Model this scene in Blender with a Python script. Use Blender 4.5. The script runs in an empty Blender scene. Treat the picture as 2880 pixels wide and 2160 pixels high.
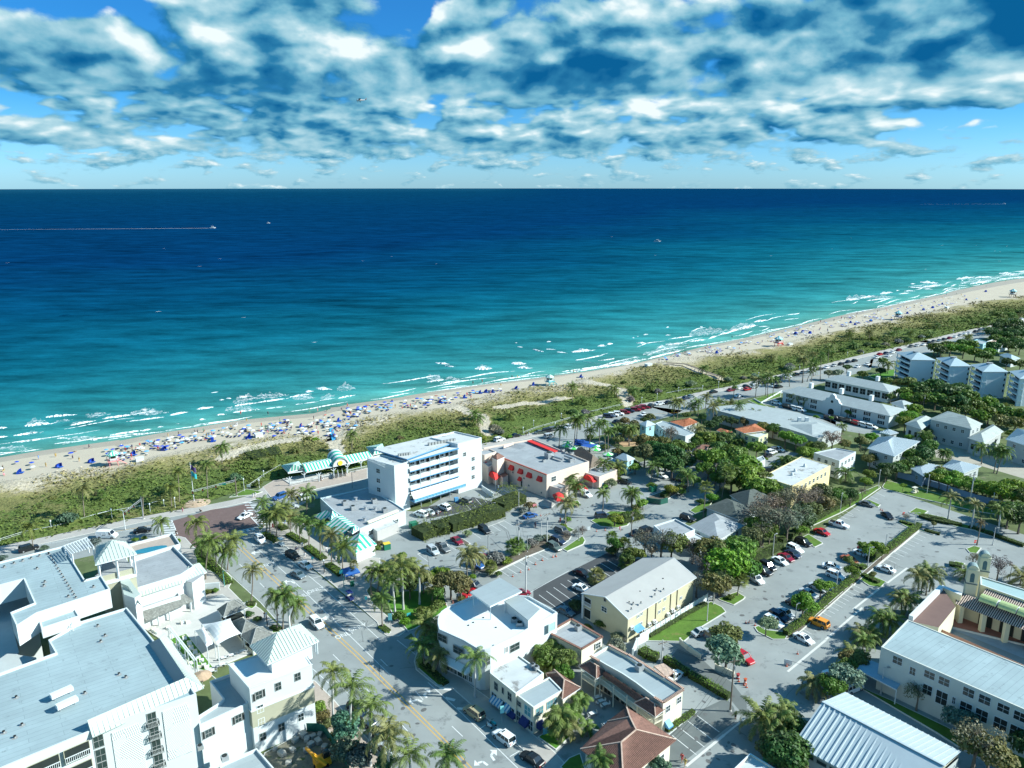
import bpy, bmesh, math, random
from mathutils import Vector, noise
R=random.Random(7)
V=Vector
sc=bpy.context.scene
COL=sc.collection
# -- camera
F_,V0_,H_=2190.,517.,95.
PITCH=math.atan((1080-V0_)/F_)
cam=bpy.data.objects.new("camera",bpy.data.cameras.new("camera"))
COL.objects.link(cam)
cam.location=(0,0,H_); cam.rotation_euler=(math.pi/2-PITCH,0,0)
cam.data.sensor_width=36; cam.data.lens=F_/2880*36; cam.data.clip_end=60000; cam.data.clip_start=1
sc.camera=cam
S6=600/2212
CR={'P':(0,0,1),'A':(0,1440,S6),'B':(0,1800,S6),'C':(500,1800,S6),'D':(500,1440,S6),'E':(1000,1800,S6),'F':(1000,1440,S6),
'G':(1500,1800,S6),'H':(1500,1440,S6),'I':(2000,1440,440/2028),'J':(2400,1440,480/2212),'K':(2200,1800,680/2212),
'L':(0,1140,S6),'M':(700,1140,S6),'N':(1200,1140,S6),'O':(1700,1140,S6),'Q':(2280,1140,S6),'R':(2180,900,700/2212),
'S':(1700,900,S6),'T':(1200,940,S6),'U':(400,1040,S6),'V':(2380,740,500/2212),'Y':(300,1640,S6),'Z':(2640,1560,240/1659),'W':(2040,1960,300/2212)}
def ray(k,x,y):
 o=CR[k]; u=o[0]+x*o[2]; v=o[1]+y*o[2]
 a=(u-1440)/F_; b=-(v-1080)/F_
 return V((a,math.cos(PITCH)+b*math.sin(PITCH),-math.sin(PITCH)+b*math.cos(PITCH)))
def q(k,x,y,z=0.):
 "where the sight line of a measured point meets the level z"
 d=ray(k,x,y); t=(z-H_)/d.z
 return V((d.x*t,d.y*t,z))
def ql(k,z,*xy): return [q(k,xy[i],xy[i+1],z) for i in range(0,len(xy),2)]
def hgt(k,base,top):
 A=q(k,*base); d=ray(k,*top); hd=V((d.x,d.y)).length
 return H_+d.z*(V((A.x,A.y)).length/hd)
def onwall(p0,p1,k,x,y):
 "sight line meets the vertical wall plane p0-p1: returns metres along it and height"
 d=ray(k,x,y); e=(p1-p0); e.z=0; n=V((e.y,-e.x,0)).normalized()
 o=V((0,0,H_)); t=(p0-o).dot(n)/d.dot(n); P=o+d*t
 return (P-p0).dot(e.normalized()), P.z
# -- materials
MATS={}
def nd(nt,t,**kw):
 n=nt.nodes.new(t)
 for a,b in kw.items(): setattr(n,a,b)
 return n
def mat(name,col=(.5,.5,.5),rough=.8,var=.12,scale=.6,bump=0,metal=0,spec=.3,stain=None,objcol=False,trans=0,detail=4,seam=None):
 if name in MATS: return MATS[name]
 m=bpy.data.materials.new(name); m.use_nodes=True; nt=m.node_tree; L=nt.links
 b=nt.nodes['Principled BSDF']
 b.inputs['Roughness'].default_value=rough; b.inputs['Metallic'].default_value=metal; b.inputs['Specular IOR Level'].default_value=spec
 if trans: b.inputs['Transmission Weight'].default_value=trans
 tc=nd(nt,'ShaderNodeTexCoord'); gm=nd(nt,'ShaderNodeNewGeometry')
 nz=nd(nt,'ShaderNodeTexNoise'); nz.inputs['Scale'].default_value=scale; nz.inputs['Detail'].default_value=detail; nz.inputs['Roughness'].default_value=.65
 L.new(gm.outputs['Position'],nz.inputs['Vector'])
 mr=nd(nt,'ShaderNodeMapRange'); mr.inputs[1].default_value=.25; mr.inputs[2].default_value=.75; mr.inputs[3].default_value=1-var; mr.inputs[4].default_value=1+var
 L.new(nz.outputs['Fac'],mr.inputs[0])
 vm=nd(nt,'ShaderNodeVectorMath',operation='SCALE'); L.new(mr.outputs[0],vm.inputs['Scale'])
 if objcol:
  oi=nd(nt,'ShaderNodeObjectInfo'); L.new(oi.outputs['Color'],vm.inputs[0])
 else: vm.inputs[0].default_value=col
 out=vm.outputs[0]
 if stain:
  sc_,th,c2=stain
  n2=nd(nt,'ShaderNodeTexNoise'); n2.inputs['Scale'].default_value=sc_; n2.inputs['Detail'].default_value=7; n2.inputs['Roughness'].default_value=.7
  L.new(gm.outputs['Position'],n2.inputs['Vector'])
  r2=nd(nt,'ShaderNodeMapRange'); r2.inputs[1].default_value=th; r2.inputs[2].default_value=th+.08; L.new(n2.outputs['Fac'],r2.inputs[0])
  mx=nd(nt,'ShaderNodeMix',data_type='RGBA'); L.new(r2.outputs[0],mx.inputs[0]); L.new(out,mx.inputs[6]); mx.inputs[7].default_value=(*c2,1); out=mx.outputs[2]
 if seam:   # rows of laid sheets or joints: angle, width across, length, strength
  an,w_,l_,st=seam
  mp=nd(nt,'ShaderNodeMapping'); mp.inputs['Rotation'].default_value=(0,0,an); L.new(gm.outputs['Position'],mp.inputs[0])
  bk=nd(nt,'ShaderNodeTexBrick'); bk.inputs['Scale'].default_value=1; bk.inputs['Brick Width'].default_value=l_; bk.inputs['Row Height'].default_value=w_
  bk.inputs['Mortar Size'].default_value=.035; bk.inputs['Mortar Smooth'].default_value=.3
  bk.inputs['Color1'].default_value=(1,1,1,1); bk.inputs['Color2'].default_value=(.93,.93,.93,1); bk.inputs['Mortar'].default_value=(1-st,)*3+(1,)
  L.new(mp.outputs[0],bk.inputs['Vector'])
  mu=nd(nt,'ShaderNodeMix',data_type='RGBA',blend_type='MULTIPLY'); mu.inputs[0].default_value=1; L.new(out,mu.inputs[6]); L.new(bk.outputs['Color'],mu.inputs[7]); out=mu.outputs[2]
 L.new(out,b.inputs['Base Color'])
 if bump:
  n3=nd(nt,'ShaderNodeTexNoise'); n3.inputs['Scale'].default_value=scale*6; n3.inputs['Detail'].default_value=3; L.new(gm.outputs['Position'],n3.inputs['Vector'])
  bp=nd(nt,'ShaderNodeBump'); bp.inputs['Strength'].default_value=bump; bp.inputs['Distance'].default_value=.1; L.new(n3.outputs['Fac'],bp.inputs['Height']); L.new(bp.outputs[0],b.inputs['Normal'])
 MATS[name]=m; return m
AX=math.radians(-36)
WHITE=mat('white_stucco',(.56,.60,.60),.75,.05,.35,stain=(.5,.70,(.62,.64,.62)))
CREAM=mat('cream_stucco',(.66,.62,.49),.8,.06,.4)
PINK=mat('pink_stucco',(.66,.53,.44),.8,.06,.4,stain=(.4,.68,(.54,.45,.38)))
BEIGE=mat('beige_stucco',(.38,.37,.27),.8,.05,.5)
TAN=mat('tan_stucco',(.5,.46,.31),.8,.06,.4)
YELL=mat('yellow_stucco',(.72,.6,.32),.8,.07,.4)
GREYW=mat('grey_stucco',(.42,.45,.44),.8,.08,.4)
ROOFW=mat('pale_roof_membrane',(.29,.37,.385),.8,.16,.12,stain=(.5,.60,(.22,.28,.29)),seam=(AX,1.1,9.,.35))
ROOFD=mat('worn_white_roof',(.47,.49,.48),.85,.10,.3,stain=(.32,.55,(.22,.22,.21)))
ROOFG=mat('grey_roof_membrane',(.30,.32,.33),.85,.14,.3,stain=(.45,.6,(.2,.21,.21)),seam=(AX,1.0,7.,.25))
ROOFP=mat('smooth_pale_roof',(.31,.36,.37),.7,.06,.3,stain=(.5,.62,(.245,.29,.30)),seam=(AX,1.6,12.,.16))
METAL=mat('painted_metal_roof',(.39,.45,.41),.5,.05,.5,metal=.0,spec=.5)
METALW=mat('white_metal_roof',(.40,.46,.48),.35,.05,.4,spec=.5)
TILE=mat('clay_tile',(.21,.11,.082),.8,.35,2.2,bump=.3)
TILEO=mat('orange_clay_tile',(.42,.15,.07),.8,.3,1.2,bump=.3)
TILEP=mat('pale_clay_tile',(.5,.36,.28),.8,.3,2.0)
SHING=mat('grey_shingle',(.16,.165,.15),.9,.4,2.5,stain=(1.8,.57,(.27,.28,.26)))
SHINGD=mat('dark_roof_shingle',(.085,.1,.09),.9,.3,1.2,stain=(.5,.58,(.14,.15,.14)))
SHINGL=mat('light_grey_tile',(.34,.38,.375),.7,.08,.6,seam=(AX,.6,2.4,.16))
GLASS=mat('window_glass',(.03,.05,.05),.12,.3,.8,spec=.7)
DARK=mat('dark_opening',(.02,.028,.026),.8,.2,1)
TRIM=mat('white_trim',(.62,.66,.66),.55,.02,1)
TRIMG=mat('grey_trim',(.3,.31,.3),.6,.05,1)
BLUEP=mat('blue_paint',(.08,.26,.45),.5,.05,1)
RED=mat('red_canvas',(.62,.035,.03),.7,.10,2)
NAVY=mat('navy_canvas',(.015,.03,.13),.7,.1,2)
GREENS=mat('green_canvas',(.03,.36,.25),.7,.1,2)
WHITEC=mat('white_canvas',(.62,.64,.63),.7,.04,2)
BLUEC=mat('blue_canvas',(.02,.09,.36),.7,.1,2)
TEAL=mat('teal_canvas',(.05,.42,.45),.7,.08,2)
STEEL=mat('galvanised_steel',(.42,.44,.45),.45,.1,2,metal=.5)
CONCP=mat('concrete_pole',(.5,.5,.48),.85,.08,2)
WOOD=mat('weathered_wood',(.16,.13,.1),.85,.2,2)
BARK=mat('bark',(.15,.125,.1),.9,.25,3)
PALMB=mat('palm_bark',(.2,.17,.135),.9,.25,3)
ROYALB=mat('royal_palm_bark',(.44,.44,.42),.85,.12,2)
SHAFT=mat('crownshaft',(.12,.27,.05),.6,.15,2)
ORANGE=mat('orange_plastic',(.5,.09,.03),.5,.05,1)
BLACK=mat('black_rubber',(.012,.012,.012),.7,.1,2)
THATCH=mat('palm_thatch',(.17,.135,.105),.95,.35,3,bump=.5)
CONC=mat('concrete',(.47,.46,.43),.85,.08,.4,stain=(.6,.62,(.38,.37,.35)))
def leafmat(name,var=.45):
 if name in MATS: return MATS[name]
 m=bpy.data.materials.new(name); m.use_nodes=True; nt=m.node_tree; L=nt.links; b=nt.nodes['Principled BSDF']
 b.inputs['Roughness'].default_value=.55; b.inputs['Specular IOR Level'].default_value=.25
 oi=nd(nt,'ShaderNodeObjectInfo'); gm=nd(nt,'ShaderNodeNewGeometry')
 nz=nd(nt,'ShaderNodeTexNoise'); nz.inputs['Scale'].default_value=.9; nz.inputs['Detail'].default_value=3; L.new(gm.outputs['Position'],nz.inputs['Vector'])
 ad=nd(nt,'ShaderNodeMath',operation='ADD'); L.new(nz.outputs['Fac'],ad.inputs[0]); L.new(gm.outputs['Random Per Island'],ad.inputs[1])
 mr=nd(nt,'ShaderNodeMapRange'); mr.inputs[1].default_value=.35; mr.inputs[2].default_value=1.6; mr.inputs[3].default_value=1-var; mr.inputs[4].default_value=1+var
 L.new(ad.outputs[0],mr.inputs[0])
 vm=nd(nt,'ShaderNodeVectorMath',operation='SCALE'); L.new(oi.outputs['Color'],vm.inputs[0]); L.new(mr.outputs[0],vm.inputs['Scale'])
 L.new(vm.outputs[0],b.inputs['Base Color'])
 tl=nd(nt,'ShaderNodeBsdfTranslucent'); L.new(vm.outputs[0],tl.inputs[0]); mx=nd(nt,'ShaderNodeMixShader'); mx.inputs[0].default_value=.3
 L.new(b.outputs[0],mx.inputs[1]); L.new(tl.outputs[0],mx.inputs[2]); L.new(mx.outputs[0],nt.nodes['Material Output'].inputs[0])
 MATS[name]=m; return m
LEAF=leafmat('leaf')
PAINT=mat('car_paint',rough=.3,var=.03,spec=.6,objcol=True)
CARG=mat('car_glass',(.015,.022,.025),.08,.05,1,spec=.8)
TYRE=mat('tyre',(.02,.02,.02),.8,.1,3)
LAMPW=mat('headlight_lens',(.7,.72,.72),.2,.02,1,spec=.7)
LAMPR=mat('tail_light_lens',(.35,.01,.01),.3,.02,1,spec=.6)
SKIN=mat('skin',(.42,.24,.16),.6,.05,3)
CLOTH=mat('clothes',rough=.8,var=.05,objcol=True)
CANV=mat('canvas',rough=.7,var=.08,objcol=True,scale=2)
# -- mesh building
class MB:
 def __init__(s): s.v=[]; s.f=[]; s.m=[]; s.ms=[]
 def mi(s,m):
  if m not in s.ms: s.ms.append(m)
  return s.ms.index(m)
 def poly(s,pts,m):
  n=len(s.v); s.v+= [tuple(p) for p in pts]; s.f.append(tuple(range(n,n+len(pts)))); s.m.append(s.mi(m)); return s
 def prism(s,pts,z0,z1,m,mt=None,bot=False,top=True):
  pts=ccw(pts); n=len(pts)
  for i in range(n):
   a,b=pts[i],pts[(i+1)%n]
   s.poly([(a[0],a[1],z0),(b[0],b[1],z0),(b[0],b[1],z1),(a[0],a[1],z1)],m)
  if top: s.poly([(p[0],p[1],z1) for p in pts],mt or m)
  if bot: s.poly([(p[0],p[1],z0) for p in reversed(pts)],m)
  return s
 def box(s,c,d,m,rz=0,mt=None):
  cx,cy,cz=c; dx,dy,dz=d[0]/2,d[1]/2,d[2]/2; ca,sa=math.cos(rz),math.sin(rz)
  P=[(cx+x*ca-y*sa,cy+x*sa+y*ca) for x,y in ((-dx,-dy),(dx,-dy),(dx,dy),(-dx,dy))]
  return s.prism(P,cz-dz,cz+dz,m,mt,bot=True)
 def bar(s,a,b,w,m,h=None):
  "square bar between two points"
  a,b=V(a),V(b); d=(b-a);
  if d.length<1e-6: return s
  d.normalize(); up=V((0,0,1)) if abs(d.z)<.95 else V((1,0,0))
  x=d.cross(up).normalized()*w/2; y=x.cross(d).normalized()*(h or w)/2
  A=[a+x+y,a-x+y,a-x-y,a+x-y]; B=[p+(b-a) for p in A]
  for i in range(4):
   j=(i+1)%4; s.poly([A[i],A[j],B[j],B[i]],m)
  s.poly(A[::-1],m); s.poly(B,m); return s
 def tube(s,pts,rs,m,n=7,cap=True):
  rings=[]
  for i,p in enumerate(pts):
   p=V(p); d=(V(pts[min(i+1,len(pts)-1)])-V(pts[max(i-1,0)])).normalized()
   up=V((0,0,1)) if abs(d.z)<.9 else V((1,0,0))
   x=d.cross(up).normalized(); y=x.cross(d); r=rs[i] if hasattr(rs,'__len__') else rs
   rings.append([p+x*(r*math.cos(2*math.pi*k/n))+y*(r*math.sin(2*math.pi*k/n)) for k in range(n)])
  b=len(s.v)
  for r in rings: s.v+=[tuple(p) for p in r]
  mi=s.mi(m)
  for i in range(len(rings)-1):
   for k in range(n):
    s.f.append((b+i*n+k,b+(i+1)*n+k,b+(i+1)*n+(k+1)%n,b+i*n+(k+1)%n)); s.m.append(mi)
  if cap:
   s.f.append(tuple(b+k for k in range(n))); s.m.append(mi)
   s.f.append(tuple(b+(len(rings)-1)*n+k for k in reversed(range(n)))); s.m.append(mi)
  return s
 def lathe(s,prof,m,c=(0,0,0),n=12):
  b=len(s.v); mi=s.mi(m)
  for r,z in prof:
   for k in range(n): s.v.append((c[0]+r*math.cos(2*math.pi*k/n),c[1]+r*math.sin(2*math.pi*k/n),c[2]+z))
  for i in range(len(prof)-1):
   for k in range(n): s.f.append((b+i*n+k,b+i*n+(k+1)%n,b+(i+1)*n+(k+1)%n,b+(i+1)*n+k)); s.m.append(mi)
  return s
 def build(s,name,parent=None,loc=None,smooth=False):
  me=bpy.data.meshes.new(name)
  o=bpy.data.objects.new(name,me); COL.objects.link(o)
  off=V((0,0,0))
  if loc is not None: off=V(loc); o.location=off
  if parent is not None:
   p=parent
   while p is not None: off=off+p.location; p=p.parent
   if s.v and off.length>50 and math.hypot(sum(a[0] for a in s.v)/len(s.v),sum(a[1] for a in s.v)/len(s.v))<25: off=V((0,0,0))
   o.parent=parent
  if off.length>0: s.v=[(a[0]-off.x,a[1]-off.y,a[2]-off.z) for a in s.v]
  me.from_pydata(s.v,[],s.f)
  for m in s.ms: me.materials.append(m)
  me.polygons.foreach_set('material_index',s.m)
  if smooth: me.polygons.foreach_set('use_smooth',[True]*len(s.f))
  me.update(); return o
def ccw(pts):
 a=0; n=len(pts)
 for i in range(n): p,r=pts[i],pts[(i+1)%n]; a+=p[0]*r[1]-r[0]*p[1]
 return list(pts) if a>0 else list(pts)[::-1]
def tag(o,label=None,cat=None,group=None,kind=None):
 if label: o['label']=label
 if cat: o['category']=cat
 if group: o['group']=group
 if kind: o['kind']=kind
 return o
def empty(name,loc,label=None,cat=None,group=None,rz=0):
 o=bpy.data.objects.new(name,None); COL.objects.link(o); o.location=V(loc); o.rotation_euler=(0,0,rz); o.empty_display_size=.1
 return tag(o,label,cat,group)
KIDS={}
def clone(root,loc,rz=0,s=1.,label=None,cat=None,group=None,color=None,paint=None):
 def cp(o,par):
  c=o.copy(); COL.objects.link(c)
  if par is not None: c.parent=par
  if color is not None: c.color=color
  for ch in list(o.children): cp(ch,c)
  return c
 r=cp(root,None); r.location=V(loc); r.rotation_euler=(0,0,rz)
 r.scale=(s,s,s) if not hasattr(s,'__len__') else s
 for kk in ('label','category','group'):
  if kk in r: del r[kk]
 return tag(r,label,cat,group)
USED=set()
PROTO=[]
def proto(o): PROTO.append(o); return o
def drop_protos():
 for o in PROTO:
  for c in [o]+list(o.children_recursive): bpy.data.objects.remove(c)
def ring(c,rx,ry=None,n=16,rz=0,z=None):
 ry=ry or rx; return [V((c[0]+rx*math.cos(a)*math.cos(rz)-ry*math.sin(a)*math.sin(rz),c[1]+rx*math.cos(a)*math.sin(rz)+ry*math.sin(a)*math.cos(rz),c[2] if z is None else z)) for a in [2*math.pi*i/n for i in range(n)]]
def inset(pts,d):
 pts=ccw(pts); n=len(pts); out=[]
 for i in range(n):
  a,b,c=V(pts[i-1][:2]),V(pts[i][:2]),V(pts[(i+1)%n][:2])
  e1=(b-a).normalized(); e2=(c-b).normalized(); n1=V((-e1.y,e1.x)); n2=V((-e2.y,e2.x))
  m=(n1+n2); m=m/max(.3,m.length_squared/2) if m.length>1e-5 else n1
  out.append(V((b.x+m.x*d,b.y+m.y*d,pts[i][2] if len(pts[i])>2 else 0)))
 return out
def clip(poly,nx,ny,nz,c):
 "keep the part of a convex polygon where n.p<=c"
 out=[]; N=V((nx,ny,nz))
 for i in range(len(poly)):
  a,b=V(poly[i]),V(poly[(i+1)%len(poly)]); da,db=a.dot(N)-c,b.dot(N)-c
  if da<=0: out.append(a)
  if (da<0<db) or (db<0<da): out.append(a+(b-a)*(da/(da-db)))
 return out
def slices(mb,poly,w,mats):
 "stripes running up the slope from the eave edge (first edge)"
 p0,p1=V(poly[0]),V(poly[1]); e=(p1-p0).normalized(); ss=[(V(p)-p0).dot(e) for p in poly]; lo,hi=min(ss),max(ss); n=max(1,round((hi-lo)/w)); w=(hi-lo)/n; c0=p0.dot(e)
 for i in range(n):
  a=lo+i*w; pl=clip(poly,e.x,e.y,e.z,c0+a+w);
  if len(pl)>2: pl=clip(pl,-e.x,-e.y,-e.z,-(c0+a))
  if len(pl)>2: mb.poly(pl,mats[i%len(mats)])
def ribs(mb,poly,sp,w,h,m,off=.5):
 "raised seams or tile rows running up the slope from the eave edge (first edge)"
 P=[V(p) for p in poly]; p0,p1=P[0],P[1]; e=(p1-p0).normalized()
 nrm=(p1-p0).cross(P[2]-p1).normalized()
 if nrm.z<0: nrm=-nrm
 up=nrm.cross(e).normalized()
 ss=[(p-p0).dot(e) for p in P]; tt=[(p-p0).dot(up) for p in P]
 if sum(tt)<0: up=-up; tt=[-t for t in tt]
 lo,hi=min(ss),max(ss); s=lo+sp*off
 while s<hi:
  ys=[]
  for i in range(len(P)):
   j=(i+1)%len(P); a,b=ss[i],ss[j]
   if (a-s)*(b-s)<0: ys.append(tt[i]+(tt[j]-tt[i])*(s-a)/(b-a))
  if len(ys)>=2:
   y0,y1=min(ys),max(ys)
   if y1-y0>.2:
    a=p0+e*s+up*y0; b=p0+e*s+up*y1; x=e*w/2; k=nrm*h
    A=[a-x,a-x*.6+k,a+x*.6+k,a+x]; B=[t+(b-a) for t in A]
    for i in range(3): mb.poly([A[i],A[i+1],B[i+1],B[i]],m)
    mb.poly(A[::-1],m); mb.poly(B,m)
  s+=sp
ORD=['','second ','third ','fourth ','fifth ','sixth ','seventh ','eighth ','ninth ','tenth ','eleventh ','twelfth ','thirteenth ','fourteenth ','fifteenth ','sixteenth ']+['%d%s '%(n,{1:'st',2:'nd',3:'rd'}.get(n%10,'th')) for n in range(17,90)]
def px(p):
 p=V(p); z=p.z-H_; f=p.y*math.cos(PITCH)-z*math.sin(PITCH); u=p.y*math.sin(PITCH)+z*math.cos(PITCH)
 return 1440+F_*p.x/f,1080-F_*u/f
def autolabel(items,marks,group=None):
 "items: (object, phrase); marks: (name, world point)"
 bins={}
 for o,ph in items:
  P=V((o.location.x,o.location.y,0)); nm,mp=min(marks,key=lambda m:(V((m[1].x,m[1].y,0))-P).length*(1 if len(m)<3 else m[2]))[:2]
  u,v=px(P); mu,mv=px(mp)
  if abs(u-mu)>=1.3*abs(v-mv): side='left of' if u<mu else 'right of'
  else: side='beyond' if v<mv else 'in front of'
  bins.setdefault((ph,nm,side),[]).append(((P-mp).length,o))
 for (ph,nm,side),l in bins.items():
  l.sort(key=lambda t:t[0])
  for i,(d,o) in enumerate(l):
   o['label']=('nearest ' if i==0 and len(l)>1 else ORD[i])+ph+' '+side+' '+nm if i else ('nearest ' if len(l)>1 else '')+ph+' '+side+' '+nm
   if i: o['label']=ORD[i].strip()+' nearest '+ph+' '+side+' '+nm
   if group: o['group']=group
# -- sky and sun
SUN_AZ,SUN_EL=math.radians(-4),math.radians(33)      # direction towards the sun, measured from +x
w=bpy.data.worlds.new("World"); sc.world=w; w.use_nodes=True; nt=w.node_tree; L=nt.links
nt.nodes.clear()
out=nd(nt,'ShaderNodeOutputWorld'); bg=nd(nt,'ShaderNodeBackground'); bg.inputs[1].default_value=.12; L.new(bg.outputs[0],out.inputs[0])
sk=nd(nt,'ShaderNodeTexSky',sky_type='NISHITA'); sk.sun_disc=False; sk.sun_elevation=SUN_EL; sk.sun_rotation=math.pi/2-SUN_AZ; sk.altitude=90; sk.air_density=1.; sk.dust_density=.3; sk.ozone_density=3
tc=nd(nt,'ShaderNodeTexCoord'); sx=nd(nt,'ShaderNodeSeparateXYZ'); L.new(tc.outputs['Generated'],sx.inputs[0])
def MA(op,a,b=None,c=None,clampv=False):
 n=nd(nt,'ShaderNodeMath',operation=op); n.use_clamp=clampv
 for i,t in enumerate((a,b,c)):
  if t is None: continue
  if isinstance(t,(int,float)): n.inputs[i].default_value=t
  else: L.new(t,n.inputs[i])
 return n.outputs[0]
def SM(x,a,b):
 n=nd(nt,'ShaderNodeMapRange',interpolation_type='SMOOTHSTEP'); L.new(x,n.inputs[0])
 for i,t in ((1,a),(2,b)):
  if isinstance(t,(int,float)): n.inputs[i].default_value=t
  else: L.new(t,n.inputs[i])
 return n.outputs[0]
X,Y_,Z=sx.outputs
el=MA('MAXIMUM',Z,.0)
den=MA('ADD',el,.045)
cx=MA('DIVIDE',X,den); cy=MA('DIVIDE',Y_,den)
cy2=MA('MULTIPLY',MA('LOGARITHM',den,math.e),-2.1)
def CN(dx,dy,scale,detail,rough,seed=0.,warp=0,stretch=1.):
 co=nd(nt,'ShaderNodeCombineXYZ'); L.new(MA('ADD',cx,dx),co.inputs[0]); L.new(MA('MULTIPLY',MA('ADD',cy2,dy),stretch),co.inputs[1]); co.inputs[2].default_value=seed
 n=nd(nt,'ShaderNodeTexNoise'); n.inputs['Scale'].default_value=scale; n.inputs['Detail'].default_value=detail; n.inputs['Roughness'].default_value=rough; n.inputs['Distortion'].default_value=warp
 L.new(co.outputs[0],n.inputs['Vector']); return n.outputs['Fac']
def blob(x0,e0,rx,re):   # soft region around a direction
 a=MA('DIVIDE',MA('SUBTRACT',X,x0),rx); b=MA('DIVIDE',MA('SUBTRACT',Z,e0),re)
 return MA('MULTIPLY',MA('EXPONENT',MA('MULTIPLY',MA('ADD',MA('MULTIPLY',a,a),MA('MULTIPLY',b,b)),-1.0)),1.0)
def NS(s,k,dx,dy,seed,det,rough,warp=.15):
 co=nd(nt,'ShaderNodeCombineXYZ'); L.new(MA('MULTIPLY_ADD',X,s,dx),co.inputs[0]); L.new(MA('MULTIPLY_ADD',Z,s*k,dy),co.inputs[1]); co.inputs[2].default_value=seed
 n=nd(nt,'ShaderNodeTexNoise'); n.inputs['Scale'].default_value=1; n.inputs['Detail'].default_value=det; n.inputs['Roughness'].default_value=rough; n.inputs['Distortion'].default_value=warp
 L.new(co.outputs[0],n.inputs['Vector']); return n.outputs['Fac']
def BL(l):
 t=None
 for x0,e0,rx,re,k in l:
  b_=MA('MULTIPLY',blob(x0,e0,rx,re),k); t=b_ if t is None else MA('ADD',t,b_)
 return t
def mixv(a,b,f): return MA('ADD',MA('MULTIPLY',a,MA('SUBTRACT',1,f)),MA('MULTIPLY',b,f))
up=SM(el,.085,.125); mid=SM(el,.028,.052)
def VO(s,k,dx,dy,seed):
 co=nd(nt,'ShaderNodeCombineXYZ'); L.new(MA('MULTIPLY_ADD',X,s,dx),co.inputs[0]); L.new(MA('MULTIPLY_ADD',Z,s*k,dy),co.inputs[1]); co.inputs[2].default_value=seed
 n=nd(nt,'ShaderNodeTexVoronoi',feature='SMOOTH_F1',voronoi_dimensions='2D'); n.inputs['Scale'].default_value=1.; n.inputs['Detail'].default_value=2; n.inputs['Roughness'].default_value=.6; n.inputs['Smoothness'].default_value=.35
 wn=nd(nt,'ShaderNodeTexNoise'); wn.inputs['Scale'].default_value=1.3; wn.inputs['Detail'].default_value=2; L.new(co.outputs[0],wn.inputs['Vector'])
 av=nd(nt,'ShaderNodeVectorMath',operation='MULTIPLY_ADD'); L.new(wn.outputs['Color'],av.inputs[0]); av.inputs[1].default_value=(.7,.7,.7); L.new(co.outputs[0],av.inputs[2]); L.new(av.outputs[0],n.inputs['Vector']); return MA('SUBTRACT',1.,n.outputs['Distance'])
layers=[]
for s_,k_,sd_,rg in ((6.5,1.5,2.3,.62),(11.,2.2,7.7,.58),(25.,2.6,5.1,.58)):
 a=NS(s_,k_,0,0,sd_,7,rg); b_=NS(s_,k_,.12,.24,sd_,5,rg)
 if s_<20:
  v0=VO(s_*1.3,k_*1.15,0,0,sd_); v1=VO(s_*1.3,k_*1.15,.15,.28,sd_); a=MA('MULTIPLY_ADD',MA('SUBTRACT',v0,.12),.34,MA('MULTIPLY',a,.74)); b_=MA('MULTIPLY_ADD',MA('SUBTRACT',v1,.12),.34,MA('MULTIPLY',b_,.74))
 else: a=MA('MULTIPLY_ADD',a,1.,-.095); b_=MA('ADD',b_,-.095)
 layers.append((a,MA('MULTIPLY',MA('SUBTRACT',a,b_),2.6 if s_<8 else 1.9)))
d0=mixv(mixv(layers[2][0],layers[1][0],mid),layers[0][0],up)
L1=mixv(mixv(layers[2][1],layers[1][1],mid),layers[0][1],up)
cov=BL([(.0,.14,.85,.07,.29),(-.63,.19,.10,.035,.22),(.52,.15,.25,.05,.25),(-.47,.195,.085,.03,-.42),(-.115,.20,.03,.04,-.42),(-.25,.05,.45,.022,.12),(.1,.06,.9,.018,.06),(.32,.20,.02,.012,-.2),(.48,.055,.12,.012,-.10),(.15,.045,.2,.02,.06)])
low=SM(el,.008,.05)
dd=MA('ADD',MA('ADD',d0,cov),MA('MULTIPLY',MA('SUBTRACT',low,1.),.05))
mask=SM(dd,.385,.50)
thick=SM(dd,.50,.85)
br=MA('SUBTRACT',MA('ADD',.60,MA('MULTIPLY',L1,.92)),MA('MULTIPLY',thick,.13))
br=MA('ADD',br,BL([(-.34,.157,.03,.018,.40),(-.18,.155,.06,.016,.30),(.16,.09,.035,.014,.45),(-.04,.15,.035,.018,.40),(-.63,.19,.05,.03,.30),(-.64,.105,.04,.02,.30),(.42,.10,.14,.015,.22),(.22,.2,.12,.02,.22),
 (-.29,.095,.12,.018,-.32),(.07,.135,.13,.022,-.42),(.56,.158,.20,.026,-.46),(-.5,.12,.1,.02,-.15)]))
ramp=nd(nt,'ShaderNodeValToRGB'); L.new(br,ramp.inputs[0]); cr=ramp.color_ramp; cr.interpolation='LINEAR'
cr.elements[0].position=.0; cr.elements[0].color=(.003,.11,.29,1)
cr.elements[1].position=1.; cr.elements[1].color=(.82,.92,.94,1)
for p_,c_ in ((.28,(.025,.20,.39,1)),(.52,(.16,.43,.58,1)),(.80,(.42,.66,.75,1))):
 e_=cr.elements.new(p_); e_.color=c_
K=nd(nt,'ShaderNodeVectorMath',operation='SCALE'); L.new(ramp.outputs[0],K.inputs[0]); K.inputs['Scale'].default_value=5.0
tn=nd(nt,'ShaderNodeVectorMath',operation='MULTIPLY'); L.new(sk.outputs[0],tn.inputs[0])
tc2=nd(nt,'ShaderNodeMix',data_type='RGBA'); L.new(SM(el,-.02,.13),tc2.inputs[0]); tc2.inputs[6].default_value=(.32,.60,.98,1); tc2.inputs[7].default_value=(.08,.37,.66,1); L.new(tc2.outputs[2],tn.inputs[1])
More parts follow.
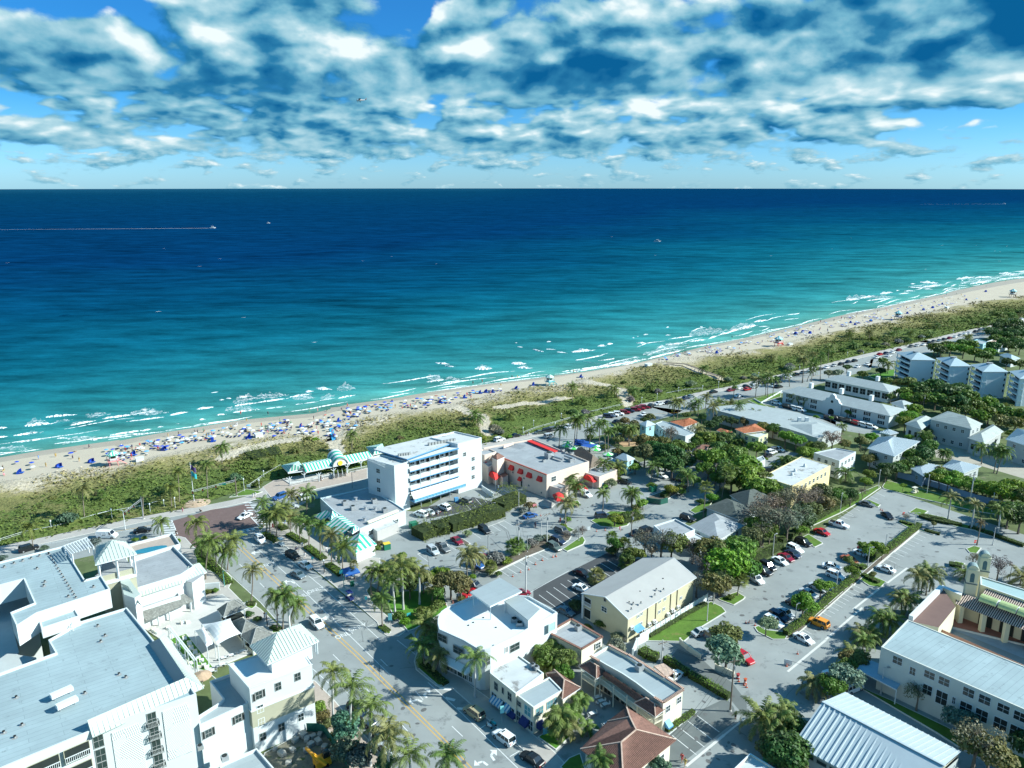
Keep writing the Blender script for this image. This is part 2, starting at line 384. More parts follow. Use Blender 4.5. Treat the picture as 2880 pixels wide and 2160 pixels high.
mixc=nd(nt,'ShaderNodeMix',data_type='RGBA'); L.new(mask,mixc.inputs[0]); L.new(tn.outputs[0],mixc.inputs[6]); L.new(K.outputs[0],mixc.inputs[7])
gr=nd(nt,'ShaderNodeMix',data_type='RGBA'); L.new(SM(el,.24,.5),gr.inputs[0]); gr.inputs[6].default_value=(1,1,1,1); gr.inputs[7].default_value=(.42,1.02,1.12,1)  # teal tint added to the unseen upper sky to colour the shadows
gm2=nd(nt,'ShaderNodeMix',data_type='RGBA',blend_type='MULTIPLY'); gm2.inputs[0].default_value=1; L.new(mixc.outputs[2],gm2.inputs[6]); L.new(gr.outputs[2],gm2.inputs[7])
L.new(gm2.outputs[2],bg.inputs[0])
w.cycles.sampling_method='MANUAL'; w.cycles.sample_map_resolution=256
sun=bpy.data.lights.new("sun",'SUN'); sun.energy=5.; sun.angle=math.radians(.55); sun.color=(.95,1,.945)
so=bpy.data.objects.new("sun",sun); COL.objects.link(so)
sd=V((math.cos(SUN_EL)*math.cos(SUN_AZ),math.cos(SUN_EL)*math.sin(SUN_AZ),math.sin(SUN_EL)))
so.rotation_euler=sd.to_track_quat('Z','Y').to_euler(); so.location=(0,0,300)
vs=sc.view_settings; vs.view_transform='Standard'; vs.look='None'; vs.exposure=.86; vs.gamma=1
# -- shore lines (measured)
def pts(spec,z=0.):
 out=[]
 for k,l in spec: out+=ql(k,z,*l)
 return out
SEA=-.25
WATER=pts([('L',(0,540,550,445,1100,362)),('U',(400,625,1000,520,1400,460,2212,345)),('T',(500,525,1000,465,1500,400,1850,360)),('S',(0,512,450,425,850,308,1200,240,1700,132,2000,62)),('V',(0,632,400,562,800,470,1000,430,1300,350,1600,285,1900,225,2212,185))])
DUNE=pts([('L',(0,790,320,745,620,690,900,648,1250,650)),('U',(100,900,350,850,640,790,930,742,1300,688,1640,662)),('M',(640,345,840,400)),('M',(980,250,1080,160,1300,105,1530,60,1850,45)),('T',(170,760,330,700,600,655,850,600,1050,548,1340,545,1450,520,1650,450,1880,396)),('S',(300,500,500,460,700,408,900,378,1200,370,1450,318,1700,285,1950,205)),('V',(0,822,400,742,720,668,1000,610,1300,548,1600,482,2000,445,2212,410))])
WALK=pts([('A',(0,355,500,256,1230,100,1520,40)),('M',(0,960,140,850,300,775)),('M',(900,720,1220,650)),('N',(650,385,1090,292,1500,175,1850,90,2212,0)),('S',(350,872,700,822,1000,742,1300,692,1700,592,2212,478)),('R',(700,325,1100,238,1400,168)),('V',(800,1005,1200,905,1600,815,1850,765,2212,690))])
def ext(l,a,b,da,db):
 l=list(l); l.insert(0,l[0]+V((-math.cos(da)*a,-math.sin(da)*a,0))); l.append(l[-1]+V((math.cos(db)*b,math.sin(db)*b,0))); return l
r35,r28=math.radians(36),math.radians(30)
WATER=ext(WATER,900,5000,r35,r28); DUNE=ext(DUNE,900,5000,r35,r28); WALK=ext(WALK,900,5000,r35,r28)
def along(l,s):   # point at arc length s
 for i in range(len(l)-1):
  d=(l[i+1]-l[i]).length
  if s<=d: return l[i]+(l[i+1]-l[i])*(s/d),(l[i+1]-l[i]).normalized()
  s-=d
 return l[-1],(l[-1]-l[-2]).normalized()
def plen(l): return sum((l[i+1]-l[i]).length for i in range(len(l)-1))
def sdist(l,x,y):  # signed distance, positive on the sea side
 best=1e9; sg=1
 for i in range(len(l)-1):
  ax,ay=l[i].x,l[i].y; bx,by=l[i+1].x-ax,l[i+1].y-ay; L2=bx*bx+by*by
  t=max(0,min(1,((x-ax)*bx+(y-ay)*by)/L2)); dx,dy=x-ax-bx*t,y-ay-by*t; d=dx*dx+dy*dy
  if d<best: best=d; sg=1 if bx*dy-by*dx>=0 else -1
 return sg*math.sqrt(best)
def smooth(l,n=2):
 for _ in range(n):
  o=[l[0]]
  for i in range(len(l)-1): o+= [l[i]*.75+l[i+1]*.25,l[i]*.25+l[i+1]*.75]
  o.append(l[-1]); l=o
 return l
WATER=smooth(WATER,1); DUNE=smooth(DUNE,1)
def offs(l,d):
 out=[]
 for i,p in enumerate(l):
  t=(l[min(i+1,len(l)-1)]-l[max(i-1,0)]).normalized(); out.append(p+V((-t.y,t.x,0))*d)
 return out
# -- sea
def water_mat():
 m=bpy.data.materials.new('sea_water'); m.use_nodes=True; nt=m.node_tree; L=nt.links; b=nt.nodes['Principled BSDF']
 b.inputs['Roughness'].default_value=.32; b.inputs['IOR'].default_value=1.33; b.inputs['Specular IOR Level'].default_value=.0
 at=nd(nt,'ShaderNodeAttribute',attribute_name='off'); gm=nd(nt,'ShaderNodeNewGeometry')
 def N(scale,det,sy=1.,rough=.55,rot=.6):
  mp=nd(nt,'ShaderNodeMapping'); mp.inputs['Rotation'].default_value=(0,0,-rot); mp.inputs['Scale'].default_value=(scale*sy,scale,scale); L.new(gm.outputs['Position'],mp.inputs[0])
  n=nd(nt,'ShaderNodeTexNoise'); n.inputs['Scale'].default_value=1; n.inputs['Detail'].default_value=det; n.inputs['Roughness'].default_value=rough; L.new(mp.outputs[0],n.inputs['Vector']); return n.outputs['Fac']
 def MM(op,a,c):
  n=nd(nt,'ShaderNodeMath',operation=op)
  for i,t in enumerate((a,c)):
   if isinstance(t,(int,float)): n.inputs[i].default_value=t
   else: L.new(t,n.inputs[i])
  return n.outputs[0]
 big=N(.0035,3,.5,.5,.5)  # broad patches paint darker cloud shadow into the water colour
 sp=nd(nt,'ShaderNodeSeparateXYZ'); L.new(gm.outputs['Position'],sp.inputs[0]); fx=nd(nt,'ShaderNodeMapRange'); L.new(sp.outputs[0],fx.inputs[0]); fx.inputs[1].default_value=-350; fx.inputs[2].default_value=600; fx.inputs[3].default_value=1.1; fx.inputs[4].default_value=.36  # left-to-right lighting falloff put into the water colour, navy to teal
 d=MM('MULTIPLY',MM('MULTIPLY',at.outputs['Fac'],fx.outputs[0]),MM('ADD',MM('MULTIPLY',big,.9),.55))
 lg=MM('DIVIDE',MM('LOGARITHM',MM('MAXIMUM',d,1.),10.),4.3)
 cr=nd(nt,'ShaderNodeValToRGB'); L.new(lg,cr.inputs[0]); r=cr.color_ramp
 st=[(0,(.115,.33,.27)),(.22,(.085,.33,.30)),(.33,(.042,.27,.275)),(.44,(.014,.18,.215)),(.52,(.004,.115,.175)),(.59,(.0015,.068,.138)),(.68,(.001,.038,.115)),(.80,(.001,.040,.11)),(.92,(.002,.05,.11)),(1,(.010,.085,.15))]  # farthest stops paler: horizon haze put into the water colour
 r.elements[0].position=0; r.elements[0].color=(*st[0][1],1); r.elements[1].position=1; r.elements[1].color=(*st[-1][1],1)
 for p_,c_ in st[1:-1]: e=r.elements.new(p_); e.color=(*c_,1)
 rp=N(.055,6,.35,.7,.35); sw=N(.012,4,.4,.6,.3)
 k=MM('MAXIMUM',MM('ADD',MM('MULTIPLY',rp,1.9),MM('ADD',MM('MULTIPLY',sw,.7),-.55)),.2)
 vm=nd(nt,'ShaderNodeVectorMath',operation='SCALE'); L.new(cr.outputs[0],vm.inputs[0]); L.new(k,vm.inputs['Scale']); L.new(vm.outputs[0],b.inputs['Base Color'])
 bp=nd(nt,'ShaderNodeBump'); bp.inputs['Strength'].default_value=.6; bp.inputs['Distance'].default_value=1.2; L.new(N(.16,5,.4,.65,.35),bp.inputs['Height']); L.new(bp.outputs[0],b.inputs['Normal'])
 return m
NR,NA=170,150; RMAX=17300
vv=[];off=[];ff=[]
for i in range(NR):
 r=150*(RMAX/150)**(i/(NR-1))
 for j in range(NA):
  a=math.radians(32+j*116/(NA-1)); x,y=r*math.cos(a),r*math.sin(a)
  vv.append((x,y,SEA)); off.append(max(.0,sdist(WATER,x,y)) if r<4500 or j<40 else None)
for i,o_ in enumerate(off):
 if o_ is None: off[i]=max(0,sdist([WATER[0],WATER[len(WATER)//2],WATER[-2],WATER[-1]],vv[i][0],vv[i][1]))
for i in range(NR-1):
 for j in range(NA-1):
  k=i*NA+j
  if max(off[k],off[k+1],off[k+NA],off[k+NA+1])>0: ff.append((k,k+1,k+NA+1,k+NA)[::-1])
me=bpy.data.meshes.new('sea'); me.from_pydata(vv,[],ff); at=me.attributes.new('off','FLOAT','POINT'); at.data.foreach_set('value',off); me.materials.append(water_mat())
o=bpy.data.objects.new('sea',me); COL.objects.link(o); tag(o,kind='structure')
# -- land sheet, beach and dune
GROUND=mat('soil_and_grass',(.10,.13,.05),.95,.3,.25,bump=.3,stain=(.12,.6,(.19,.17,.12)))
D_=[p for p in DUNE]
mb=MB(); mb.poly([V((6000,-3000,0)),V((6000,D_[-1].y,0))]+[V((p.x,p.y,0)) for p in reversed(D_)]+[V((D_[0].x,-3000,0))],GROUND)
tag(mb.build('ground'),kind='structure')
SAND=mat('beach_sand',(.44,.385,.295),.95,.07,.12,bump=.35,stain=(.9,.60,(.44,.38,.29)))
WET=mat('wet_sand',(.36,.31,.235),.55,.08,.2,spec=.5)
mb=MB(); n=130; Ld,Lw=plen(DUNE),plen(WATER)
rows=[]
for i in range(n+1):
 t=.0 if i==0 else i/n
 if i==0: s=0
 s=900-250+ (i/n)*(1900)
 pd,td=along(DUNE,s);
 nrm=V((-td.y,td.x,0))
 w_=-sdist(WATER,pd.x,pd.y); w_=max(8,w_)
 a=pd-nrm*3; b=pd+nrm*(w_*.78); c=pd+nrm*w_; d=pd+nrm*(w_+14)
 rows.append((V((a.x,a.y,.12)),V((b.x,b.y,.02)),V((c.x,c.y,SEA+.03)),V((d.x,d.y,SEA-.6))))
for i in range(n):
 A,B=rows[i],rows[i+1]
 mb.poly([A[0],B[0],B[1],A[1]],SAND); mb.poly([A[1],B[1],B[2],A[2]],WET); mb.poly([A[2],B[2],B[3],A[3]],WET)
tag(mb.build('beach'),kind='structure')
# -- dune strip with cover plants
def dune_mat():
 m=bpy.data.materials.new('dune_cover'); m.use_nodes=True; nt=m.node_tree; L=nt.links; b=nt.nodes['Principled BSDF']; b.inputs['Roughness'].default_value=.95; b.inputs['Specular IOR Level'].default_value=.1
 at=nd(nt,'ShaderNodeAttribute',attribute_name='t'); gm=nd(nt,'ShaderNodeNewGeometry')
 def N(s,d,r=.6):
  n=nd(nt,'ShaderNodeTexNoise'); n.inputs['Scale'].default_value=s; n.inputs['Detail'].default_value=d; n.inputs['Roughness'].default_value=r; L.new(gm.outputs['Position'],n.inputs['Vector']); return n.outputs['Fac']
 def MM(op,a,c,cl=False):
  n=nd(nt,'ShaderNodeMath',operation=op); n.use_clamp=cl
  for i,t in enumerate((a,c)):
   if isinstance(t,(int,float)): n.inputs[i].default_value=t
   else: L.new(t,n.inputs[i])
  return n.outputs[0]
 v=MM('ADD',MM('MULTIPLY',at.outputs['Fac'],.48),MM('ADD',MM('MULTIPLY',N(.035,6,.62),.75),MM('MULTIPLY',N(.35,5,.7),.35)))
 cr=nd(nt,'ShaderNodeValToRGB'); L.new(v,cr.inputs[0]); r=cr.color_ramp
 st=[(.0,(.50,.44,.34)),(.56,(.46,.40,.30)),(.66,(.29,.25,.125)),(.77,(.215,.205,.075)),(.89,(.165,.16,.06)),(.97,(.125,.145,.045)),(1,(.10,.14,.035))]
 r.elements[0].position=0; r.elements[0].color=(*st[0][1],1); r.elements[1].position=1; r.elements[1].color=(*st[-1][1],1)
 for p_,c_ in st[1:-1]: e=r.elements.new(p_); e.color=(*c_,1)
 mr=nd(nt,'ShaderNodeMapRange'); mr.inputs[1].default_value=.3; mr.inputs[2].default_value=.7; mr.inputs[3].default_value=.55; mr.inputs[4].default_value=1.4; L.new(N(1.1,5,.75),mr.inputs[0])
 vm=nd(nt,'ShaderNodeVectorMath',operation='SCALE'); L.new(cr.outputs[0],vm.inputs[0]); L.new(mr.outputs[0],vm.inputs['Scale']); L.new(vm.outputs[0],b.inputs['Base Color'])
 bp=nd(nt,'ShaderNodeBump'); bp.inputs['Strength'].default_value=.9; bp.inputs['Distance'].default_value=.6; L.new(N(.9,4),bp.inputs['Height']); L.new(bp.outputs[0],b.inputs['Normal'])
 return m
DM=dune_mat()
W1=[p for p in WALK]
PATHS=[[q('A',130,500),q('A',100,420)],
 pts([('U',(840,940,1100,860,1400,780,1560,760))]),
 pts([('U',(2040,880,1990,780,1960,700))]),
 pts([('T',(640,1050,590,960,600,900,450,835,330,790,200,740))]),
 pts([('S',(250,900,230,810,180,750,60,700)),('T',(2100,700,2030,620,1950,570,1700,520,1620,500))]),
 pts([('S',(1210,625,1100,590,970,540,830,490,640,480))]),
 pts([('T',(750,780,1000,740,1150,730,1300,700,1450,690))])]
def pdist(P,x,y):
 b=1e9
 for i in range(len(P)-1):
  ax,ay=P[i].x,P[i].y; bx,by=P[i+1].x-ax,P[i+1].y-ay; L2=bx*bx+by*by+1e-9
  t=max(0,min(1,((x-ax)*bx+(y-ay)*by)/L2)); b=min(b,math.hypot(x-ax-bx*t,y-ay-by*t))
 return b
def dune_t(x,y,t):
 v=min(1.,t*1.5)
 if .0<t<.3: v-=.05
 for P in PATHS:
  d=pdist(P,x,y)
  if d<2.6: v=min(v,-.55+ .4*(d/2.6)**3)
 return v
def dune_h(x,y,t):
 e=min(1,t*8)*min(1,(1-t)*8)
 return .14+e*(.4+1.1*max(0,noise.fractal(V((x*.045,y*.045,3)),1,2,4)+.3)+.35*noise.noise(V((x*.35,y*.35,1))))
NS_,NT=760,26; vv=[];tt=[];ff=[]
S0,S1=620,2350
row=[]
for i in range(NS_+1):
 u=i/NS_; s=S0+(S1-S0)*(u**1.25)
 pd,td=along(DUNE,s); td=(along(DUNE,s+30)[0]-along(DUNE,max(0,s-30))[0]).normalized(); nrm=V((-td.y,td.x,0))
 wd=max(6,abs(sdist(W1,pd.x,pd.y)))
 row.append((pd,nrm,wd))
 for j in range(NT+1):
  t=j/NT; p=pd-nrm*(t*wd); vv.append((p.x,p.y,dune_h(p.x,p.y,t))); tt.append(dune_t(p.x,p.y,t))
for i in range(NS_):
 for j in range(NT):
  k=i*(NT+1)+j; ff.append((k,k+1,k+NT+2,k+NT+1)[::-1])
me=bpy.data.meshes.new('dune'); me.from_pydata(vv,[],ff); a_=me.attributes.new('t','FLOAT','POINT'); a_.data.foreach_set('value',tt); me.materials.append(DM)
me.polygons.foreach_set('use_smooth',[True]*len(ff))
o=bpy.data.objects.new('dune',me); COL.objects.link(o); tag(o,kind='structure')
mb=MB(); mi=mb.mi(DM); tuft_t=[]
rr=random.Random(5)
def leafquad(mb,p,s,mi,nx=None):
 a=rr.uniform(0,6.28); ti=rr.uniform(.0,.9); x=V((math.cos(a),math.sin(a),0))*s; y=V((-math.sin(a)*math.cos(ti),math.cos(a)*math.cos(ti),math.sin(ti)))*s
 n=len(mb.v); mb.v+=[tuple(p-x*.5),tuple(p+x*.5),tuple(p+x*.35+y),tuple(p-x*.35+y)]; mb.f.append((n,n+1,n+2,n+3)); mb.m.append(mi)
cnt=0
while cnt<46000:
 u=rr.random()**1.35; i=int(u*NS_*.80); pd,nrm,wd=row[i]; t=rr.random()
 p=pd-nrm*(t*wd)+V((rr.uniform(-2,2),rr.uniform(-2,2),0))
 tv=dune_t(p.x,p.y,t); nz=noise.fractal(V((p.x*.035,p.y*.035,7)),1,2,4)
 if tv<-.1 or rr.random()>.12+tv*.8+nz*1.0: continue
 dist=math.hypot(p.x,p.y); s=rr.uniform(.2,.5)*(1+dist/600)
 p.z=dune_h(p.x,p.y,min(1,max(0,t)))-.05
 for _ in range(2): leafquad(mb,p+V((rr.uniform(-.4,.4),rr.uniform(-.4,.4),rr.uniform(0,.25))),s,mi); tuft_t+=[min(1.1,tv+.18)]*4
 cnt+=1
o=mb.build('dune_plants'); a_=o.data.attributes.new('t','FLOAT','POINT'); a_.data.foreach_set('value',tuft_t); tag(o,'low green and olive plants covering the dunes behind the beach','ground cover',kind='stuff')
# -- breakers and foam
def foam_mat(name,th,al=True):
 m=bpy.data.materials.new(name); m.use_nodes=True; nt=m.node_tree; L=nt.links; b=nt.nodes['Principled BSDF']; b.inputs['Base Color'].default_value=(.86,.9,.9,1); b.inputs['Roughness'].default_value=.8
 gm=nd(nt,'ShaderNodeNewGeometry'); n=nd(nt,'ShaderNodeTexNoise'); n.inputs['Scale'].default_value=.55; n.inputs['Detail'].default_value=6; n.inputs['Roughness'].default_value=.75; n.inputs['Distortion'].default_value=1.
 L.new(gm.outputs['Position'],n.inputs['Vector']); r=nd(nt,'ShaderNodeMapRange'); r.inputs[1].default_value=th; r.inputs[2].default_value=th+.16; r.inputs[4].default_value=.95 if al else .75; L.new(n.outputs['Fac'],r.inputs[0])
 L.new(r.outputs[0],b.inputs['Alpha']); return m
FO=foam_mat('foam',.38); FL=foam_mat('foam_lace',.47,False)
BRK=[('L',(465,125,800,95,22),(250,215,560,185,35),(-40,245,75,230,20),(-40,340,85,320,15),(140,315,455,275,18),(180,385,480,345,15),(580,345,710,340,12),(720,210,1010,155,18),(1060,140,1420,90,22),(1400,90,1600,60,10),(1310,170,1700,125,10),(1760,105,1950,70,15),(2040,40,2212,20,20),(1140,312,1570,248,16),(1640,225,1695,222,10),(560,400,830,365,9),(820,330,940,325,9),(940,362,1015,358,12),(1120,355,1640,280,9),(220,485,440,450,9),(-60,500,200,480,9)),
('U',(570,410,740,385,25),(290,470,480,435,15),(0,520,230,490,12),(800,315,850,310,12),(870,300,925,298,14),(960,375,1200,340,18),(1200,340,1520,295,14),(1530,285,1760,250,20),(1000,290,1110,275,20),(1690,230,1780,220,22),(1800,195,1970,205,30),(1590,362,1670,352,9),(1680,350,1830,330,9),(1840,320,2000,295,9),(2030,298,2212,262,12),(1280,405,1490,380,10),(940,445,1230,410,12),(770,472,880,460,12),(585,520,660,515,12),(160,597,220,590,9),(340,563,385,560,8),(715,240,790,230,7),(0,640,100,612,12),(240,630,1000,520,8)),
('T',(0,497,210,470,18),(140,512,405,478,18),(90,300,240,312,20),(190,330,300,340,15),(500,360,680,360,35),(880,305,1035,305,30),(940,345,1100,355,25),(1500,185,1750,165,25),(1580,155,1650,160,15),(1770,125,1865,120,20),(1870,105,1930,100,20),(1100,160,1215,185,18),(1245,80,1290,75,10),(915,88,940,90,8),(1240,155,1340,160,9),(1350,185,1460,195,10),(940,130,1000,135,8),(2130,240,2212,240,9),(0,600,700,505,9),(700,505,1300,430,9),(1400,390,2212,280,12)),
('S',(25,250,90,245,14),(330,240,425,235,18),(405,155,455,148,16),(640,78,670,75,12),(990,73,1020,72,12),(635,160,690,157,12),(290,185,310,185,9),(340,170,352,170,8),(560,285,630,270,20),(660,255,820,240,12),(880,225,1080,200,16),(1080,195,1180,160,18),(1180,155,1300,130,20),(1280,130,1400,90,25),(1400,90,1600,55,30),(1550,20,1700,0,20),(1600,70,1710,65,8),(0,490,450,405,22),(450,405,850,300,14),(850,290,1500,180,8),(1500,170,2212,0,8)),
('V',(0,460,160,450,28),(170,440,340,405,22),(420,385,580,365,30),(250,470,550,435,12),(620,345,660,340,12),(800,260,860,258,14),(920,240,1150,250,28),(950,295,1180,280,20),(800,305,1000,305,12),(960,322,1080,325,10),(720,350,860,345,12),(650,385,800,372,12),(1300,290,1370,265,16),(1370,200,1600,175,26),(1600,180,1850,175,20),(1540,260,1860,210,24),(1870,200,2400,165,12),(1900,130,2090,125,20),(1940,150,2212,130,12),(2140,110,2400,95,16),(1230,335,1400,310,10),(0,630,420,558,9),(420,555,1020,425,9),(1020,420,1540,290,9))]
mb=MB()
def strip(k,x0,y0,x1,y1,th,m,hh=.35,jag=.5):
 n=max(3,int(math.hypot(x1-x0,y1-y0)/14)); P=[]
 for i in range(n+1):
  t=i/n; e=(math.sin(math.pi*min(1,t*1.15+.02)))**.5 if t<.87 else max(.05,(1-t)*3); e=max(.08,min(1,e))
  x,y=x0+(x1-x0)*t,y0+(y1-y0)*t+rr.uniform(-1,1)*th*.12
  a=q(k,x,y+th*.25*e,SEA+.01); b=q(k,x,y+th*.02,SEA+.01); c=q(k,x,y-th*(.6+math.sin(i*.9+x0)*jag*.35+rr.uniform(-jag,jag)*.25)*e,SEA+.01); b.z=SEA+hh*e; c.z+=.02
  P.append((a,b,c))
 for i in range(n):
  for j in (0,1): mb.poly([P[i][j],P[i+1][j],P[i+1][j+1],P[i][j+1]],m)
for k,*l in BRK:
 for s in l: strip(k,*s[:4],s[4],FO,.5 if s[4]>10 else .12)
for k,*l in (('L',(280,190,480,165,60),(880,120,1150,90,60),(1350,90,1750,70,70),(0,455,350,445,50),(740,190,960,165,30),(560,180,760,150,30),(700,355,1000,330,45),(200,310,460,280,40),(1500,100,1650,80,30)),('U',(940,340,1200,290,90),(1180,290,1520,260,70),(1560,300,1800,290,60),(1850,300,2000,270,60),(2020,200,2212,190,90),(860,420,1200,400,70),(0,440,180,450,80)),('T',(0,450,180,470,70),(200,460,380,480,40),(520,345,680,350,40),(1900,330,2212,290,25),(900,300,1060,330,40)),('S',(880,150,1300,110,80),(1300,110,1550,40,70),(540,300,860,240,60),(400,360,800,300,60),(0,470,440,400,40)),('V',(0,440,330,430,60),(260,430,620,420,40),(900,310,1250,270,50),(1420,250,1900,200,50),(1850,170,2212,140,40))):
 for s in l: strip(k,*s[:4],s[4],FL,.03,.4)
for dd0,wd_,gap in ((3.,1.6,.15),(9,1.2,.5),(17,1.4,.6),(27,1.5,.66),(38,1.3,.8)):
 A=offs(WATER,dd0); s=700
 while s<2300:
  L_=rr.uniform(12,45); n=max(3,int(L_/3))
  if rr.random()>gap:
   pr_=None; w0=wd_*rr.uniform(.6,1.3); ph=rr.uniform(0,6)
   for i in range(n+1):
    t=i/n; p,td=along(WATER,s+L_*t); nn=V((-td.y,td.x,0)); o=dd0+math.sin(t*4+ph)*1.6+rr.uniform(-.3,.3); w_=w0*max(.12,math.sin(math.pi*t)); a=p+nn*o; b_=p+nn*(o+w_); a.z=SEA+.02; b_.z=SEA+.05; m_=(a+b_)/2; m_.z=SEA+.22*w_
    if pr_: mb.poly([pr_[0],a,m_,pr_[1]],FO); mb.poly([pr_[1],m_,b_,pr_[2]],FO)
    pr_=(a,m_,b_)
  s+=L_+rr.uniform(2,14)
for i in range(30):
 x=rr.uniform(0,2212); y=rr.uniform(0,200)
 p=V((rr.uniform(-700,1100),rr.uniform(420,1500),0));
 if sdist(WATER,p.x,p.y)<60: continue
 L_=rr.uniform(1.5,4); d=V((math.cos(.5),math.sin(.5),0)); n_=V((-d.y,d.x,0)); z=V((0,0,SEA+.05))
 mb.poly([p-d*L_+z,p-n_*.4+z,p+d*L_+z,p+n_*.6+z],FO)
tag(mb.build('surf_foam'),'white surf foam on the turquoise water along the shore','foam',kind='stuff')
# -- paving
ASPH=mat('pale_asphalt',(.255,.272,.262),.9,.16,.10,bump=.15,stain=(.28,.57,(.18,.192,.188)),detail=8)
ASPN=mat('fresh_asphalt',(.065,.068,.07),.9,.15,.3,stain=(.4,.62,(.09,.09,.09)))
ASPG=mat('grey_asphalt',(.13,.145,.14),.9,.12,.3,stain=(.3,.6,(.17,.18,.17)))
PAVE=mat('concrete_walk',(.40,.375,.34),.88,.07,.3,seam=(AX,1.5,1.5,.12))
PAVEP=mat('pinkish_pavers',(.40,.33,.275),.88,.08,.8,seam=(AX,.6,.6,.12))
BROWN=mat('brown_pavers',(.155,.105,.095),.85,.12,.5,seam=(AX,.8,.8,.1))
KERB=mat('kerb_concrete',(.55,.54,.50),.85,.08,1)
LAWN=mat('lawn',(.085,.16,.022),.95,.25,.5,bump=.4,stain=(.35,.58,(.14,.16,.04)))
LAWNG=mat('bright_lawn',(.07,.19,.02),.95,.2,.6,bump=.4)
MULCH=mat('mulch',(.13,.11,.085),.95,.3,1.5)
WP=mat('white_road_paint',(.62,.63,.61),.8,.14,1.5)
YP=mat('yellow_road_paint',(.62,.36,.06),.8,.12,1.5)
KZ=[0]
def flat(name,poly,m,z=.004,kind='structure',kerb=0,km=None):
 mb=MB()
 if kerb: KZ[0]+=1; kerb+=.003*KZ[0]
 if kerb:
  P=ccw(poly); I=inset(P,.18); n=len(P)
  for i in range(n):
   j=(i+1)%n; mb.poly([(P[i][0],P[i][1],0),(P[j][0],P[j][1],0),(P[j][0],P[j][1],kerb),(P[i][0],P[i][1],kerb)],km or KERB)
   mb.poly([(P[i][0],P[i][1],kerb),(P[j][0],P[j][1],kerb),(I[j][0],I[j][1],kerb),(I[i][0],I[i][1],kerb)],km or KERB)
  mb.poly([(p[0],p[1],kerb) for p in I],m)
 else: mb.poly([(p[0],p[1],z) for p in ccw(poly)],m)
 return tag(mb.build(name),kind=kind)
def curve(P,n=3):
 P=list(P)
 for _ in range(n):
  o=[]
  for i in range(len(P)):
   a,b=P[i],P[(i+1)%len(P)]; o+=[a*.8+b*.2,a*.2+b*.8]
  P=o
 return P
def band(l,a,b): A=offs(l,-a); B=offs(l,-b); return A+B[::-1]
WK=smooth(WALK,2)
mbr=MB(); A,B=offs(WK,0),offs(WK,-4.2)
for i in range(len(WK)-1): mbr.poly([(*A[i][:2],.12),(*B[i][:2],.12),(*B[i+1][:2],.12),(*A[i+1][:2],.12)],PAVE); mbr.poly([(*B[i][:2],0),(*B[i+1][:2],0),(*B[i+1][:2],.12),(*B[i][:2],.12)],KERB)
tag(mbr.build('sidewalk'),kind='structure')
mbr=MB(); A,B=offs(WK,-4.2),offs(WK,-19.5)
for i in range(len(WK)-1): mbr.poly([(*A[i][:2],.004),(*B[i][:2],.004),(*B[i+1][:2],.004),(*A[i+1][:2],.004)],ASPH)
tag(mbr.build('road'),kind='structure')
flat('parking_lot',pts([('D',(1100,300,1700,560,2212,900)),('E',(620,0,1000,560,1420,900,2000,1380,2900,1700)),('K',(600,1500)),('K',(2400,1500)),('P',(3050,1900,3050,1560)),('P',(2483,1372,2330,1480,2080,1640,1990,1610,1900,1500,2000,1400,2100,1300,1950,1260,1800,1300,1700,1240,1560,1230,1360,1330,1180,1440,1060,1430))]),ASPH,.006)
flat('road',pts([('D',(-60,330,180,300,350,180,830,150,930,300,1110,350,1640,800,2080,1160,2212,1300)),('P',(1180,1800,1240,1880,1385,2040,1540,2160,1640,2260,1150,2330)),('C',(2212,1500,1600,600,1400,440,1300,100)),('D',(860,940,340,450,200,400))]),ASPH,.010)
flat('road',pts([('P',(1130,1800,1270,1700,1320,1640,1250,1640,1050,1790,1080,1850))]),ASPH,.009)
flat('brown_crossing',pts([('A',(1790,92,2212,-30)),('P',(640,1428,700,1415,740,1474,706,1484,655,1498,600,1535,556,1545,520,1520,497,1512))]),BROWN,.016)
flat('parking_lot',pts([('H',(0,805,790,412,940,500,1150,480,1000,850,500,900,560,1010,380,1110,240,1010,0,900)),('F',(1800,850))][:1]),ASPN,.012)
flat('parking_lot',pts([('G',(1400,985,1700,745,1790,700,2000,600,2080,700,2110,830,1480,1327,1350,1327,1330,1200))]),ASPG,.014)
flat('road',pts([('G',(1430,170,1500,90,1760,210,1880,320,2060,440,2212,640,2212,800,2110,700,2000,560,1650,330))]),ASPG,.013)
flat('parking_lot',pts([('N',(345,1000,480,950,690,1000,640,1040,300,1120,0,1180,-60,1060)),]),ASPN,.012)
flat('sidewalk',pts([('D',(860,190,960,90,1100,110,1500,130,1900,470,2100,480,2080,650,1960,820,2030,960)),('F',(520,1240,450,1290,330,1290,250,1240,225,1150,60,1000,-300,700)),('D',(1110,355,930,300,875,240))]),PAVE,kerb=.12)
flat('sidewalk',pts([('E',(700,40,640,110,605,220,625,310,830,475,880,500,1000,500,1430,880,1760,1165,2050,1420,2212,1327,2060,1160,1850,990,1400,620,1150,440,900,150))]),PAVE,kerb=.13)
flat('sidewalk',pts([('C',(1330,380,1430,430,1620,620,1840,880,2212,1300,2212,1500,1700,1500,1560,1150,1380,900))]),PAVEP,kerb=.12)
flat('sidewalk',pts([('D',(0,250,80,270,170,370,340,480,470,600,560,720,530,790,700,960,815,980,860,1010,1090,1220,1080,1300,880,1327,600,1150,300,1050,100,800,-100,500))]),PAVE,kerb=.12)
flat('sidewalk',pts([('N',(600,985,690,940,820,830,1240,975,1330,1030,1300,1060,980,1000,800,880))]),PAVE,kerb=.1)
flat('terrace',pts([('M',(140,850,260,780,380,770,1230,650,1230,760,700,870,560,930,250,985))]),PAVEP,kerb=.12)
